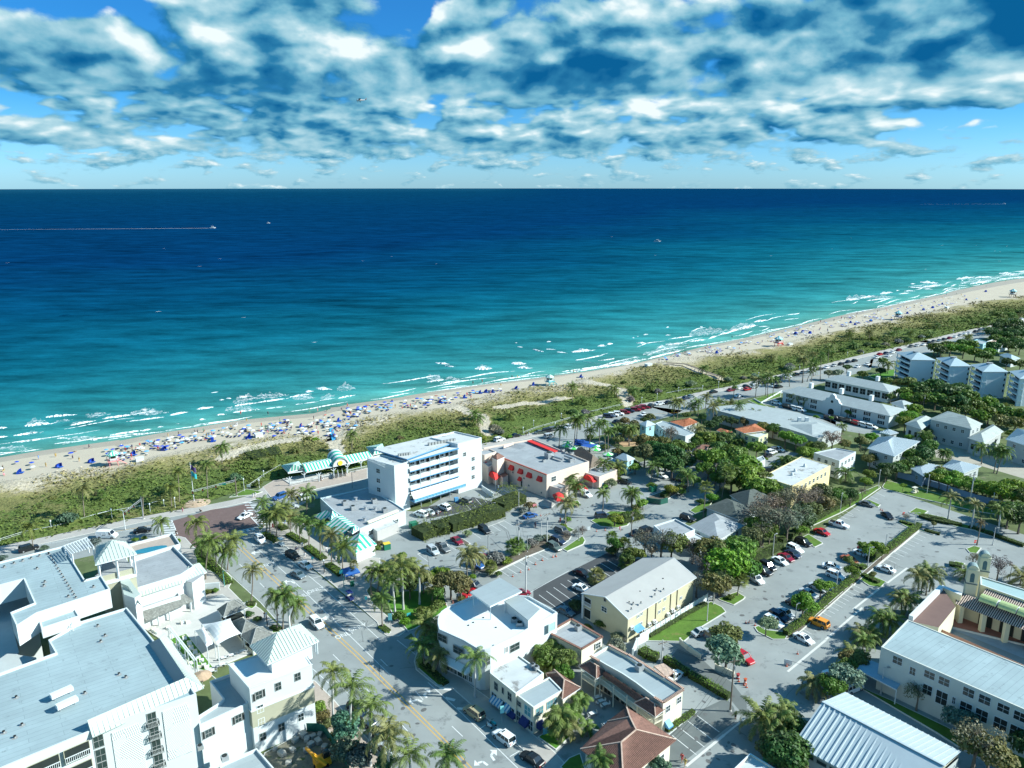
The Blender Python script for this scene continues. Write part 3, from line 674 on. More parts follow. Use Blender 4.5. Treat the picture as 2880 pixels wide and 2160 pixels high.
for k,l in (('S',(1490,880,1640,870,1830,905,2212,1010,2400,1090,2400,1000,2100,960,1850,890,1760,800)),('R',(0,760,300,850,1010,1000,1010,1050,590,980,0,800)),('O',(1560,640,1640,580,1860,470,2020,500,1900,560,1700,680)),('R',(850,350,1060,300,1060,440,830,420)),('R',(1400,170,2212,-40,2212,60,1800,140,1600,190,1380,240)),('R',(30,660,430,560,850,440,880,330,100,540,-60,600))): flat('driveway',ql(k,0,*l),ASPH,.016)
flat('building_yard',ql('Q',0,1270,430,1300,380,1600,420,1850,520,2212,600,2300,720,2212,760,1700,610,1300,540),mat('sandy_yard',(.36,.33,.27),.95,.12,.5,stain=(.5,.6,(.24,.22,.18))),.014)
flat('sandy_yard',ql('O',0,60,330,160,290,340,350,360,420,200,430),mat('ochre_sand',(.42,.28,.16),.95,.1,.5),.02)
LW=lambda k,*xy,m=LAWN,z=0,kerb=.12: flat('lawn',ql(k,0,*xy),m,kerb=kerb)
LW('F',400,830,900,800,960,1000,820,1100,620,1210,545,1240,380,1060,330,950,m=LAWNG)
LW('D',170,400,240,390,420,540,560,680,560,740,530,770,380,640,200,560)
LW('D',690,940,760,920,820,950,810,980,770,1010,710,990)
LW('D',960,1190,1070,1200,1060,1250,980,1260)
LW('E',640,180,720,260,850,330,970,460,940,480,850,475,640,290)
LW('F',245,1170,300,1165,370,1250,350,1275,260,1240)
LW('G',45,1012,160,930,330,900,410,985,235,1145,m=LAWNG)
LW('H',1080,1340,1400,1150,1840,930,1960,990,2000,1040,1740,1200,1560,1350)
LW('H',1910,900,2110,830,2200,885,2180,910,2080,970,1940,920)
LW('I',1180,330,1260,290,1440,400,1450,412,1345,462,1300,440)
LW('I',560,1500,610,1475,700,1530,960,1560,1000,1659,800,1659,600,1560)
LW('J',180,800,290,850,430,910,350,990,200,960,80,880)
LW('J',1460,480,1560,440,1660,470,1600,545,1500,530)
LW('J',1230,680,1320,640,1450,670,1380,750,1250,720)
LW('J',560,130,640,120,820,190,880,240,1140,290,1040,300,900,260,700,200)
LW('J',720,10,830,0,1200,80,1420,170,1400,190,1100,140)
LW('J',1500,190,1640,230,2000,340,2212,420,2212,460,1900,350,1600,260)
LW('Q',1015,1115,1090,1065,1220,1100,1180,1130,1600,1240,1900,1310,1880,1335,1500,1260,1130,1150)
LW('Q',470,1000,600,980,725,1035,700,1060,560,1020)
LW('I',950,1659,1000,1590,1300,1390,1880,880,1900,900,1400,1350,1060,1640,m=MULCH)
LW('J',-40,920,440,510,860,180,870,230,500,540,0,960,m=MULCH)
LW('Q',-40,1280,330,1110,520,1000,730,855,700,830,400,960,-60,1180)
LW('Q',740,850,780,780,1100,860,1800,1060,2212,1130,2212,1180,1700,1100,1100,960,760,870)
LW('O',620,1000,860,850,800,820,430,960,m=MULCH)
LW('N',1700,1200,1900,1100,2212,1110,2080,1250,1980,1275,1800,1260)
LW('F',1120,590,1300,640,1400,650,1750,480,2212,300,2250,240,1980,250,1550,480,1300,560,m=MULCH)
LW('N',1440,1070,1480,1000,1570,990,1590,1020,1540,1055)
LW('F',920,320,1110,280,1190,330,1170,350,1000,320,m=MULCH)
LW('H',250,150,320,140,430,190,380,220)
LW('H',300,390,510,250,540,300,520,340,350,415)
LW('E',2212,1400,2120,1327,2212,1230,2330,1180,2400,1400,m=LAWN)
LW('O',880,1095,980,1030,1130,990,1060,1090,940,1130)
LW('S',1490,840,1830,740,1830,800,1620,860,1700,905,1600,890)
LW('R',540,790,640,760,1000,860,990,960,700,900,m=LAWN)
LW('R',820,500,1060,440,1060,500,900,530,m=LAWNG)
LW('K',690,430,1000,560,1500,800,2300,1250,2212,1300,1650,1010,1400,850)
LW('K',1500,650,2212,880,2330,1300,2000,1100,1600,850)
LW('U',980,1290,1080,1240,1250,1270,1170,1300,900,1327)
# -- road paint
mk=MB()
def line(k,x0,y0,x1,y1,w=.14,m=None,z=.020,a=None,b=None):
 A=a if a is not None else q(k,x0,y0); B=b if b is not None else q(k,x1,y1); d=(B-A).normalized(); n_=V((-d.y,d.x,0))*w/2
 mk.poly([(p.x,p.y,z) for p in (A-n_,B-n_,B+n_,A+n_)],m or WP)
for dx in (-5,9): line('P',674+dx,1540,1000+dx,1840,.16,YP); line('P',1000+dx,1840,1262+dx,2100,.16,YP); line('P',1262+dx,2100,1400+dx,2250,.16,YP)
for a in ((730,295,1100,620),(1100,620,1360,870),(1360,870,2212,1700),(960,330,1500,780),(1500,780,1850,1100),(1850,1100,2100,1327)): line('D',*a)
for a in ((340,470,860,940),(860,940,1090,1200),(640,540,695,595),(850,735,905,790),(500,400,450,360)): line('D',*a)
for a in ((200,230,1000,940),(1610,150,1680,220),(1630,420,1930,720),(1400,300,1600,480)): line('C',*a)
for a in ((430,0,620,150),(260,200,330,270),(750,440,1110,770),(1110,770,1680,1327),(440,840,540,945),(1000,895,1110,1000),(90,490,150,545),(0,640,90,720),(620,530,700,620),(1600,1210,1700,1150),(1290,920,1380,860)): line('E',*a,.15)
for a in ((870,500,990,515),(930,600,1030,625),(1050,710,1110,715)): line('E',*a,.7)
for a in ((1640,1070,1480,1130),(1390,690,1500,660),(1660,920,1750,880),(1820,1060,1900,1020),(1950,1200,2040,1160)): line('D',*a,.12)
for i in range(7):
 t=i/6.; line('D',720+t*110,-10+t*135,880+t*60,-20+t*140,.55)
line('D',690,-20,840,140,.3); line('D',850,-60,960,120,.3)
for i in range(4): line('D',625+i*55,225-i*12,610+i*50,192-i*10,.8)
line('D',590,200,860,148,.3); line('D',620,235,860,200,.3)
for i in range(7): line('A',1680+i*2,120+i*24,1795+i*6,112+i*24,.55)
line('A',1640,115,1690,265,.3); line('A',1780,85,1840,230,.3)
for i in range(8): line('M',-60+i*18,1010+i*26,60+i*14,1010+i*26,.5)
for i in range(5): line('E',2212-0*i,1327,2212,1327,.1)
def bays(k,A,B,n,dx,dy,w=.12,m=None):
 a,b=q(k,*A),q(k,*B); e=q(k,A[0]+dx,A[1]+dy)-a
 for i in range(n+1):
  p=a+(b-a)*(i/n); line(k,0,0,0,0,w,m,a=p,b=p+e)
bays('H',(60,860),(760,495),10,190,140,.13)
bays('G',(1440,990),(1680,770),3,250,200,.13); line('G',1400,985,1690,750,.2)
bays('F',(1430,640),(1950,400),8,110,70); bays('I',(240,975),(1700,20),21,170,60); bays('I',(1130,1560),(1850,950),15,120,70); bays('J',(210,790),(860,250),13,130,60)
bays('F',(650,440),(930,320),4,110,80); bays('F',(1210,215),(1540,90),5,90,60); bays('Q',(280,1130),(740,870),7,90,45); bays('N',(400,1020),(560,940),3,70,80)
for a in ((1410,650,2212,270),(640,440,930,325),(1200,220,1540,90)): line('F',*a,.3,KERB,.03)
line('G',1585,1310,1980,985,.5,KERB,.03); line('G',1980,985,2212,800,.35,KERB,.03)
line('J',440,920,700,725,.5,KERB,.022); line('J',0,1260,340,990,.5,KERB,.022); line('I',1480,1659,1960,1240,.5,KERB,.022); line('K',50,290,400,0,.5,KERB,.022)
line('J',530,520,860,250,.25,KERB,.03); line('J',340,680,480,570,.25,KERB,.03)
line('F',0,0,0,0,.12,a=q('F',1780,850),b=q('F',2212,610)); line('S',0,1005,1000,945,.12,YP); line('R',90,560,900,380,.12,YP); line('V',700,1100,1700,850,.12,YP)
line('A',0,450,350,352,.14); line('A',350,352,1640,140,.14); line('L',1100,1327,1640,1230,.14,YP)
def arrow(k,pts_,hx):
 P=[q(k,*p) for p in pts_]
 for i in range(len(P)-1): line(k,0,0,0,0,.42,a=P[i],b=P[i+1])
 T=[q(k,*p) for p in hx]; mk.poly([(p.x,p.y,.021) for p in T],WP)
arrow('D',[(1215,740),(1170,718),(1120,722)],[(1085,730),(1130,705),(1135,748)])
arrow('D',[(1615,1115),(1580,1085),(1530,1095)],[(1490,1105),(1540,1075),(1545,1122)])
arrow('D',[(850,415),(800,420)],[(755,428),(800,405),(805,445)])
arrow('E',[(1440,1250),(1405,1200),(1425,1165)],[(1465,1200),(1390,1140),(1465,1140)])
arrow('E',[(1370,1300),(1320,1262),(1270,1275)],[(1228,1305),(1235,1245),(1290,1300)])
arrow('E',[(740,600),(710,570),(735,545)],[(775,560),(710,505),(775,510)])
arrow('E',[(690,640),(640,620),(590,635)],[(548,645),(570,600),(600,665)])
tag(mk.build('road_markings'),kind='structure')
def lettering(txt,p,rz,size,m=WP,name='road_lettering',parent=None,z=.021,rx=0,sx=1,kind='structure',ext_=0):
 cu=bpy.data.curves.new(name,'FONT'); cu.body=txt; cu.size=size; cu.align_x='CENTER'; cu.align_y='CENTER'; cu.extrude=ext_
 t=bpy.data.objects.new('t',cu); COL.objects.link(t); bpy.context.view_layer.update()
 me=bpy.data.meshes.new_from_object(t); bpy.data.objects.remove(t)
 me.materials.clear(); me.materials.append(m); o=bpy.data.objects.new(name,me); COL.objects.link(o)
 o.rotation_euler=(rx,0,rz); o.scale=(sx,1,1); P=V((p[0],p[1],p[2] if len(p)>2 and p[2] else z))
 if parent: o.parent=parent; P=P-parent.location
 o.location=P
 if kind and not parent: tag(o,kind=kind)
 return o
ra=math.radians(-50.7)+math.pi/2
for k,x,y in (('D',925,550),('D',1290,870),('D',1430,810),('D',1730,1275),('D',1865,1200)): lettering('ONLY',q(k,x,y),ra-.05,2.1,sx=.75)
mk=MB(); CRK=mat('tar_crack',(.10,.105,.105),.9,.1,1); OIL=mat('oil_spot',(.12,.12,.115),.6,.2,3); rc=random.Random(9)
def wig(k,x0,y0,x1,y1,w=.07,m=CRK,j=.5):
 A,B=q(k,x0,y0),q(k,x1,y1); n=max(4,int((B-A).length/1.2)); d=(B-A).normalized(); nn=V((-d.y,d.x,0)); pr_=None; o=0
 for i in range(n+1):
  o+=rc.uniform(-j,j)*.3; p=A+(B-A)*(i/n)+nn*o
  if pr_ is not None:
   e_=(p-pr_).normalized(); f=V((-e_.y,e_.x,0))*w/2; mk.poly([(t.x,t.y,.0235) for t in (pr_-f,p-f,p+f,pr_+f)],m)
  pr_=p
for _ in range(70):
 k,x0,x1,y0,y1=rc.choice((('D',900,2000,300,1300),('E',-300,1500,0,1300),('F',700,2200,100,600),('H',-200,1500,100,500),('I',100,2000,200,1659),('J',-200,2000,100,900),('N',1100,2212,950,1300),('O',0,900,700,1300),('G',1500,2212,400,1300),('K',0,600,0,500)))
 x,y=rc.uniform(x0,x1),rc.uniform(y0,y1); wig(k,x,y,x+rc.uniform(-250,250),y+rc.uniform(-150,150),rc.choice((.05,.07,.1)))
for _ in range(260):
 k,x0,x1,y0,y1=rc.choice((('D',900,2000,300,1300),('E',-300,1500,0,1300),('F',700,1500,200,600),('I',100,2000,300,1659),('J',-200,2000,200,900),('N',1100,2212,1000,1300),('G',1500,2212,500,1300)))
 p=q(k,rc.uniform(x0,x1),rc.uniform(y0,y1)); mk.poly([(c.x,c.y,.024) for c in ring(p,rc.uniform(.12,.7),rc.uniform(.1,.5),8,rc.uniform(0,3))],OIL)
for dx in (0,22): wig('F',1440+dx,110,1560+dx,200,.12,OIL,.05); wig('F',1560+dx,200,1590+dx,300,.12,OIL,.05)
tag(mk.build('asphalt_wear'),kind='structure')
# -- building kit
class Bld:
 def __init__(s,name,label,cat='building',at=None,group=None):
  s.e=empty(name,(at[0],at[1],0),label,cat,group); s.at=at
 def put(s,mb,name,smooth=False): return mb.build(name,parent=s.e,smooth=smooth)
 def block(s,P,z1,wall=WHITE,roof=ROOFW,par=.5,z0=0.,name='wall',cap=None,roofname='roof',th=.25):
  "walls with a parapet and a roof sheet set below its rim"
  P=[V((p[0],p[1],0)) for p in ccw(P)]; mb=MB(); mb.prism(P,z0,z1,wall,top=(par<=0))
  if par>0:
   I=inset(P,th); n=len(P)
   for i in range(n):
    j=(i+1)%n
    mb.poly([(*P[i][:2],z1),(*P[j][:2],z1),(*I[j][:2],z1),(*I[i][:2],z1)],cap or wall)
    mb.poly([(*I[i][:2],z1),(*I[j][:2],z1),(*I[j][:2],z1-par-.05),(*I[i][:2],z1-par-.05)],wall)
   s.put(mb,name); r=MB(); r.prism(inset(P,th*.6),z1-par-.12,z1-par,roof); return s.put(r,roofname)
  w=s.put(mb,name)
  r=MB(); r.prism(inset(P,-.12),z1+.003,z1+.12,roof); s.put(r,roofname); return w
 def win(s,p0,p1,t,z,w,h,fm=None,gm=None,name='window',frame=.09,mull=1,sill=False,depth=.07):
  e=(p1-p0); e.z=0; e.normalize(); n=V((e.y,-e.x,0)); c=p0+e*t; c.z=0
  if n.dot(V((s.at[0],s.at[1],0))-c)>0: n=-n
  mb=MB(); fm=fm or TRIM; gm=gm or GLASS
  def quad(a,b,z0,z1,o,m): mb.poly([c+e*a+n*o+V((0,0,z0)),c+e*b+n*o+V((0,0,z0)),c+e*b+n*o+V((0,0,z1)),c+e*a+n*o+V((0,0,z1))],m)
  z0,z1=z-h/2,z+h/2; quad(-w/2,w/2,z0,z1,.02,gm)
  def bx(a,b,y0,y1):
   A=c+e*a; B=c+e*b; P=[A+n*.004,B+n*.004,B+n*depth,A+n*depth]; mb.prism(P,y0,y1,fm,bot=True)
  bx(-w/2-frame,w/2+frame,z1,z1+frame); bx(-w/2-frame-(.06 if sill else 0),w/2+frame+(.06 if sill else 0),z0-frame,z0); bx(-w/2-frame,-w/2,z0,z1); bx(w/2,w/2+frame,z0,z1)
  for i in range(mull): x=-w/2+w*(i+1)/(mull+1); bx(x-.025,x+.025,z0,z1)
  if mull: bx(-w/2,w/2,z-.025,z+.025)
  return s.put(mb,name)
 def winp(s,p0,p1,k,x,y,w=1.1,h=1.4,**kw):
  t,z=onwall(p0,p1,k,x,y); return s.win(p0,p1,t,z,w,h,**kw)
 def row(s,p0,p1,n,z,w=1.,h=1.3,m0=.08,m1=.08,**kw):
  L_=(p1-p0).length
  for i in range(n): s.win(p0,p1,L_*(m0+(1-m0-m1)*((i+.5)/n)),z,w,h,**kw)
 def roofplanes(s,planes,m,name='roof',rib=None,thick=.14,rm=None,ridge=None):
  mb=MB()
  for P in planes:
   P=[V(p) for p in P]; mb.poly(P,m)
   a,b=P[0],P[1]; mb.poly([a,b,b-V((0,0,thick)),a-V((0,0,thick))],ridge or m)
   if rib: ribs(mb,P,rib[0],rib[1],rib[2],rm or m)
  return s.put(mb,name)
 def hip(s,C,z,rise,m,rib=None,rm=None,over=.5,name='roof',ins=None,ridge=None,apex=False,soff=True):
  C=ccw(C); C=inset([V((c[0],c[1],0)) for c in C],-over); C=[V((c.x,c.y,z)) for c in C]
  l0=(C[1]-C[0]).length; l1=(C[2]-C[1]).length
  if l0<l1: C=C[1:]+C[:1]; l0,l1=l1,l0
  ins_=ins if ins is not None else l1/2
  d=(C[1]-C[0]).normalized(); mA=(C[0]+C[3])/2; mB=(C[1]+C[2])/2
  if apex or l0<l1*1.08: a=b=(mA+mB)/2
  else: a=mA+(mB-mA).normalized()*ins_; b=mB-(mB-mA).normalized()*ins_
  a=V((a.x,a.y,z+rise)); b=V((b.x,b.y,z+rise)); mb=MB()
  Fs=[[C[0],C[1],b,a],[C[1],C[2],b],[C[2],C[3],a,b],[C[3],C[0],a]]
  if (a-b).length<.01: Fs=[[C[i],C[(i+1)%4],a] for i in range(4)]
  for P in Fs:
   mb.poly(P,m)
   if rib: ribs(mb,P,*rib,rm or m)
   mb.poly([P[0]-V((0,0,.18)),P[1]-V((0,0,.18)),P[1],P[0]],TRIM)
  if soff: mb.poly([c-V((0,0,.18)) for c in reversed(C)],TRIM)
  if ridge:
   for c,t in zip(C,(a,b,b,a)): mb.bar(c+V((0,0,.05)),t+V((0,0,.05)),ridge[0],ridge[1])
   if (a-b).length>.05: mb.bar(a+V((0,0,.06)),b+V((0,0,.06)),ridge[0],ridge[1])
  return s.put(mb,name)
 def gable(s,A,B,C,D,z,r0,r1,m,wall,rib=None,rm=None,name='roof',thick=.16):
  "eaves A-B and D-C at z, ridge r0-r1 given as points"
  mb=MB()
  for P in ([A,B,r1,r0],[C,D,r0,r1]):
   mb.poly(P,m);
   if rib: ribs(mb,P,*rib,rm or m)
   mb.poly([P[0]-V((0,0,thick)),P[1]-V((0,0,thick)),P[1],P[0]],TRIM)
  for a,b in ((A,r0),(D,r0),(B,r1),(C,r1)): mb.bar(a-V((0,0,.06)),b-V((0,0,.06)),.12,TRIM,.2)
  return s.put(mb,name)
 def rail(s,pts_,z,h=1.,m=None,name='railing',sp=.45,solid=False):
  mb=MB(); m=m or TRIM
  for i in range(len(pts_)-1):
   a,b=V(pts_[i]),V(pts_[i+1]); a.z=b.z=0; U=V((0,0,1))
   mb.bar(a+U*(z+h),b+U*(z+h),.09,m); mb.bar(a+U*(z+.1),b+U*(z+.1),.07,m)
   n=max(1,int((b-a).length/sp))
   for j in range(n+1): p=a+(b-a)*(j/n); mb.bar(p+U*z,p+U*(z+h),.06,m)
  return s.put(mb,name)
 def awn(s,p0,p1,t,z,w,d=1.2,h=.9,m=RED,name='awning',mats=None):
  e=(p1-p0); e.z=0; e.normalize(); n=V((e.y,-e.x,0)); c=p0+e*t; c.z=0
  if n.dot(V((s.at[0],s.at[1],0))-c)>0: n=-n
  A=c-e*w/2+n*.01; B=c+e*w/2+n*.01; U=V((0,0,1)); mb=MB(); a2,b2=A+n*d+U*(z-h),B+n*d+U*(z-h); A,B=A+U*z,B+U*z
  if mats: slices(mb,[a2,b2,B,A],.35,mats); slices(mb,[a2-U*.3,b2-U*.3,b2,a2],.35,mats)
  else: mb.poly([a2,b2,B,A],m); mb.poly([a2-U*.3,b2-U*.3,b2,a2],m)
  mm=(mats or [m])[0]; mb.poly([A-U*(h),a2,A],mm); mb.poly([a2-U*.3,a2,A-U*h,A-U*(h+.3)],mm); mb.poly([b2,B-U*h,B],mm); mb.poly([b2-U*.3,B-U*(h+.3),B-U*h,b2],mm)
  return s.put(mb,name)
 def awnp(s,p0,p1,k,x,y,w,**kw):
  t,z=onwall(p0,p1,k,x,y); return s.awn(p0,p1,t,z,w,**kw)
def acunit(k,x,y,z,s=1.,label='grey rooftop cooling unit',parent=None,rz=.6,name='rooftop_unit'):
 p=q(k,x,y,z); mb=MB(); mb.box((p.x,p.y,z+.45*s),(1.1*s,1.0*s,.9*s),STEEL,rz); mb.lathe([(.42*s,0),(.42*s,.08),(.1,.09)],DARK,(p.x,p.y,z+.9*s),12)
 for i in range(3): mb.box((p.x,p.y,z+(.2+.22*i)*s),(1.14*s,1.04*s,.05),TRIMG,rz)
 return mb.build(name,parent=parent)
def vent(b,k,x,y,z,r=.16,h=.45,m=None):
 p=q(k,x,y,z); mb=MB(); mb.tube([p,p+V((0,0,h))],r,m or TRIMG,8); mb.lathe([(r*1.6,h),(r*1.6,h+.1),(0,h+.16)],m or BLACK,p,8); mb.lathe([(r*3.4,.012),(0,.02)],m or TRIMG,p,8); return mb.build('vent',parent=b.e)
def cent(P): return V((sum(p[0] for p in P)/len(P),sum(p[1] for p in P)/len(P),0))
def lum(mb,a,b,t): return a+(b-a)*t
# -- 1  resort hotel at lower left
P1=pts([('B',(-420,520,0,340,575,130)),('A',(500,1325,835,1135,1315,988,1600,1335)),('B',(1925,388,2035,560,930,945,0,1330,-420,1505))],15.)
b=Bld('resort_hotel','huge white flat roofed hotel filling the lower left corner','building',cent(P1))
b.block(P1,15.,WHITE,ROOFW,.45)
f0,f1=q('B',930,945,15),q('B',2040,560,15)
for x,y in ((1020,1045),(1045,1195),(1065,1330)): b.winp(f0,f1,'B',x,y,1.3,2.2,fm=TRIMG)
for x,y in ((1575,820),(1600,950),(1622,1100),(1645,1250)):
 b.winp(f0,f1,'B',x,y,1.2,2.3,fm=TRIMG,name='balcony_door'); t,z=onwall(f0,f1,'B',x,y); e=(f1-f0).normalized(); n=V((e.y,-e.x,0)); c=f0+e*t; U=V((0,0,1)); c.z=0
 if n.dot(b.at-c)>0: n=-n
 b.rail([c-e*.9,c-e*.9+n*.6,c+e*.9+n*.6,c+e*.9],z-1.2,1.,m=TRIMG,name='balcony_railing',sp=.2)
g0,g1=q('B',-400,1530,15),q('B',925,960,15)
for zz in (12.6,9.4,6.2):
 for xa,xb in ((660,925),(250,590),(-200,180)):
  ta,_=onwall(g0,g1,'B',xa,1150); tb,_=onwall(g0,g1,'B',xb,1100); b.win(g0,g1,(ta+tb)/2,zz,tb-ta,2.3,gm=DARK,fm=BEIGE,name='balcony',mull=0)
  e=(g1-g0).normalized(); c=g0+e*ta; c2=g0+e*tb; b.rail([V((c.x,c.y,0))+V((e.y,-e.x,0))*.12,V((c2.x,c2.y,0))+V((e.y,-e.x,0))*.12],zz-1.15,1.,name='balcony_railing',sp=.25)
def relief():
 m=bpy.data.materials.new('carved_relief'); m.use_nodes=True; nt=m.node_tree; L=nt.links; b_=nt.nodes['Principled BSDF']; tc=nd(nt,'ShaderNodeTexCoord'); b_.inputs['Roughness'].default_value=.8
 vo=nd(nt,'ShaderNodeTexVoronoi'); vo.inputs['Scale'].default_value=.28; L.new(tc.outputs['Object'],vo.inputs['Vector'])
 mp=nd(nt,'ShaderNodeVectorRotate',rotation_type='Y_AXIS'); L.new(tc.outputs['Object'],mp.inputs[0]); s_=nd(nt,'ShaderNodeSeparateColor'); L.new(vo.outputs['Color'],s_.inputs[0]); ma=nd(nt,'ShaderNodeMath',operation='MULTIPLY'); ma.inputs[1].default_value=6.; L.new(s_.outputs[0],ma.inputs[0]); L.new(ma.outputs[0],mp.inputs['Angle'])
 wv=nd(nt,'ShaderNodeTexWave'); wv.inputs['Scale'].default_value=1.3; wv.inputs['Distortion'].default_value=.8; wv.inputs['Detail'].default_value=0; L.new(mp.outputs[0],wv.inputs['Vector'])
 cr=nd(nt,'ShaderNodeValToRGB'); cr.color_ramp.elements[0].position=.06; cr.color_ramp.elements[0].color=(.30,.34,.33,1); cr.color_ramp.elements[1].position=.26; cr.color_ramp.elements[1].color=(.68,.71,.70,1); L.new(wv.outputs['Fac'],cr.inputs[0]); L.new(cr.outputs[0],b_.inputs['Base Color'])  # grey grooves: shade of the carving put into the colour of a flat panel
 bp=nd(nt,'ShaderNodeBump'); bp.inputs['Strength'].default_value=.5; bp.inputs['Distance'].default_value=.06; L.new(wv.outputs['Fac'],bp.inputs['Height']); L.new(bp.outputs[0],b_.inputs['Normal']); return m
RL=relief(); e=(f1-f0).normalized(); n=V((e.y,-e.x,0)); n=n if n.y<0 else -n
for corners in ((1155,965,1450,835,1510,1290,1215,1400),(1680,725,1935,630,2000,1050,1740,1190)):
 W=[onwall(f0,f1,'B',corners[i],corners[i+1]) for i in range(0,8,2)]; t0=(W[0][0]+W[3][0])/2; t1=(W[1][0]+W[2][0])/2; z1=W[0][1]; z0=min(w_[1] for w_ in W)-1
 A=V((f0.x,f0.y,0))+e*t0; C=V((f0.x,f0.y,0))+e*t1; mb=MB(); mb.prism([A+n*.01,C+n*.01,C+n*.09,A+n*.09],z0,min(z1,14.0),RL,bot=True); b.put(mb,'relief_panel')
A_,B_,C_,D_2=q('B',960,1010,14.3),q('B',2115,495,14.3),q('B',1925,388,16.4),q('B',905,832,16.4)
E_,G_=q('Y',605,520,14.3),q('Y',545,570,16.4)
b.roofplanes([[A_,B_,C_,D_2],[B_,E_,G_,C_]],METAL,'skirt_roof',rib=(.75,.10,.09))
mb=MB(); n_=V((0,0,1))
for a,c in ((D_2,C_),(C_,G_)): mb.poly([a,c,V((c.x,c.y,14.5)),V((a.x,a.y,14.5))],METAL)
mb.poly([A_,D_2,V((D_2.x,D_2.y,14.5)),V((A_.x,A_.y,14.3))],METAL); mb.poly([A_,B_,V((B_.x,B_.y,14.2)),V((A_.x,A_.y,14.2))],TRIM)
w0,w1=q('Y',430,602,15.),q('Y',700,1010,15.); b.put(mb,'roof_screen')
mb=MB(); mb.poly([(w0.x,w0.y,14.5),(w1.x,w1.y,14.5),(C_.x,C_.y,16.38),(G_.x,G_.y,16.38)],TRIMG); b.put(mb,'screen_back')
for x,y in ((1970,600),(2010,600),(1950,590)): pass
P2=pts([('A',(-250,560,0,515,660,350,880,700,1050,655,1140,795,380,1045,170,1180,105,1040,355,940,245,690,0,755,-250,830))],18.5)
b.block(P2,18.5,WHITE,ROOFW,.35,z0=14.4,name='upper_wall',roofname='upper_roof')
P3=pts([('A',(395,1095,785,1005,825,1075,430,1205))],16.6); b.block(P3,16.6,WHITE,ROOFW,.25,z0=14.5,name='stair_wall',roofname='stair_roof')
P4=pts([('A',(105,1040,175,1305,310,1290,380,1100))],16.8)
for P,k,x,y in ((P2,'A',50,880),):
 a0,a1=q('A',0,1040,18.5),q('A',245,690,18.5)
 b.win(q('A',-250,830,18.5),q('A',0,755,18.5),3,16.9,2.,1.6)
mb=MB(); mb.prism(pts([('A',(-250,840,0,760,245,700,355,935,100,1045,170,1300,150,1330)),('B',(350,30,0,200,-250,300))],14.0),0,11.,GREYW); b.put(mb,'courtyard_floor')
for k,x,y,z in (('A',45,575,18.15),('A',505,435,18.15),('A',385,590,18.15),('A',465,730,18.15),('A',455,770,18.15),('A',880,720,18.15),('A',970,780,18.15),('A',1010,655,18.15),('A',710,880,18.15),('A',1015,1185,14.55),('A',1090,1285,14.55),('B',1045,20,14.55),('B',1305,390,14.55),('B',880,555,14.55),('B',170,600,14.55),('B',230,885,14.55),('B',40,965,14.55),('B',155,1015,14.55),('B',1235,360,14.55),('A',145,535,18.15),('A',235,510,18.15),('A',325,485,18.15),('A',410,460,18.15)): vent(b,k,x,y,z,.13,.3)
for i in range(16): vent(b,'A',510+i*18.5,440+i*30,18.15,.10,.22)
for (x0,y0,x1,y1) in ((525,590,750,490),(585,700,800,600)):
 mb=MB(); a,c=q('B',x0,y0,15.5),q('B',x1,y1,15.5); mb.bar(a,c,1.0,TRIM,.7)
 for t in (.15,.85): p=a+(c-a)*t; mb.bar((p.x,p.y,14.5),(p.x,p.y,15.3),.12,STEEL)
 b.put(mb,'roof_duct')
p=q('A',580,1175,15.4); mb=MB(); mb.lathe([(.05,.0),(.5,.05),(.8,.2),(.9,.32)],TRIM,(p.x,p.y,15.6),16); mb.tube([(p.x,p.y,14.5),(p.x,p.y,15.7)],.07,STEEL,6); b.put(mb,'satellite_dish')
mb=MB(); a,c=q('A',715,1080,14.6),q('A',735,1235,14.6)
for d_ in (0,.5):
 mb.bar(q('A',705+d_*80,1090,16.5),q('A',725+d_*80,1235,14.6),.06,TRIM)
for i in range(9): u=i/8; mb.bar(q('A',705,1090,16.5).lerp(q('A',725,1235,14.6),u),q('A',745,1090,16.5).lerp(q('A',765,1235,14.6),u),.05,TRIM)
b.put(mb,'roof_ladder')
mb=MB();
for i in range(9): u=i/8; mb.bar(q('A',660,350,20.5).lerp(q('A',740,430,20.5),u),q('A',900,265,20.5).lerp(q('A',970,360,20.5),u),.12,TRIM)
for i in range(9): u=i/8; mb.bar(q('A',660,350,20.7).lerp(q('A',900,265,20.7),u),q('A',740,430,20.7).lerp(q('A',970,360,20.7),u),.12,TRIM)
for x,y in ((665,355),(745,430),(900,268),(965,358)): p=q('A',x,y,20.5); mb.bar((p.x,p.y,17.),(p.x,p.y,20.5),.25,TRIM)
b.put(mb,'pergola')
Pt=pts([('A',(1060,650,1350,600,1300,480,1020,520))],17.2)
T=[q('A',985,545,20),q('A',1420,430,20),q('A',1305,305,20),q('A',990,345,20)]
B4=[c.lerp(cent(T)+V((0,0,20)),.16) for c in T]; B4=[V((c.x,c.y,0)) for c in B4]
mb=MB(); mb.prism(B4,0,14.6,BEIGE,bot=False); b.put(mb,'lookout_wall'); mb=MB(); mb.prism(inset(B4,-.12),14.6,15.3,TRIM); b.put(mb,'lookout_band')
mb=MB(); mb.prism(inset(B4,.25),15.3,16.6,BEIGE,ROOFG); b.put(mb,'lookout_parapet')
B5=ccw(B4)
for i in range(4):
 for t in (0,.5): p=B5[i].lerp(B5[(i+1)%4],t); mb=MB(); mb.bar((p.x,p.y,15.3),(p.x,p.y,19.9),.35,TRIM); b.put(mb,'lookout_post')
if 1: b.hip([V((c.x,c.y,0)) for c in T],19.9,2.6,METAL,rib=(.7,.10,.09),over=0,name='lookout_roof')
P5=pts([('A',(1350,500,1800,350,2010,560,1870,650,1380,800))],9.2); b.block(P5,9.2,WHITE,ROOFG,.6,name='wing_wall',roofname='wing_roof')
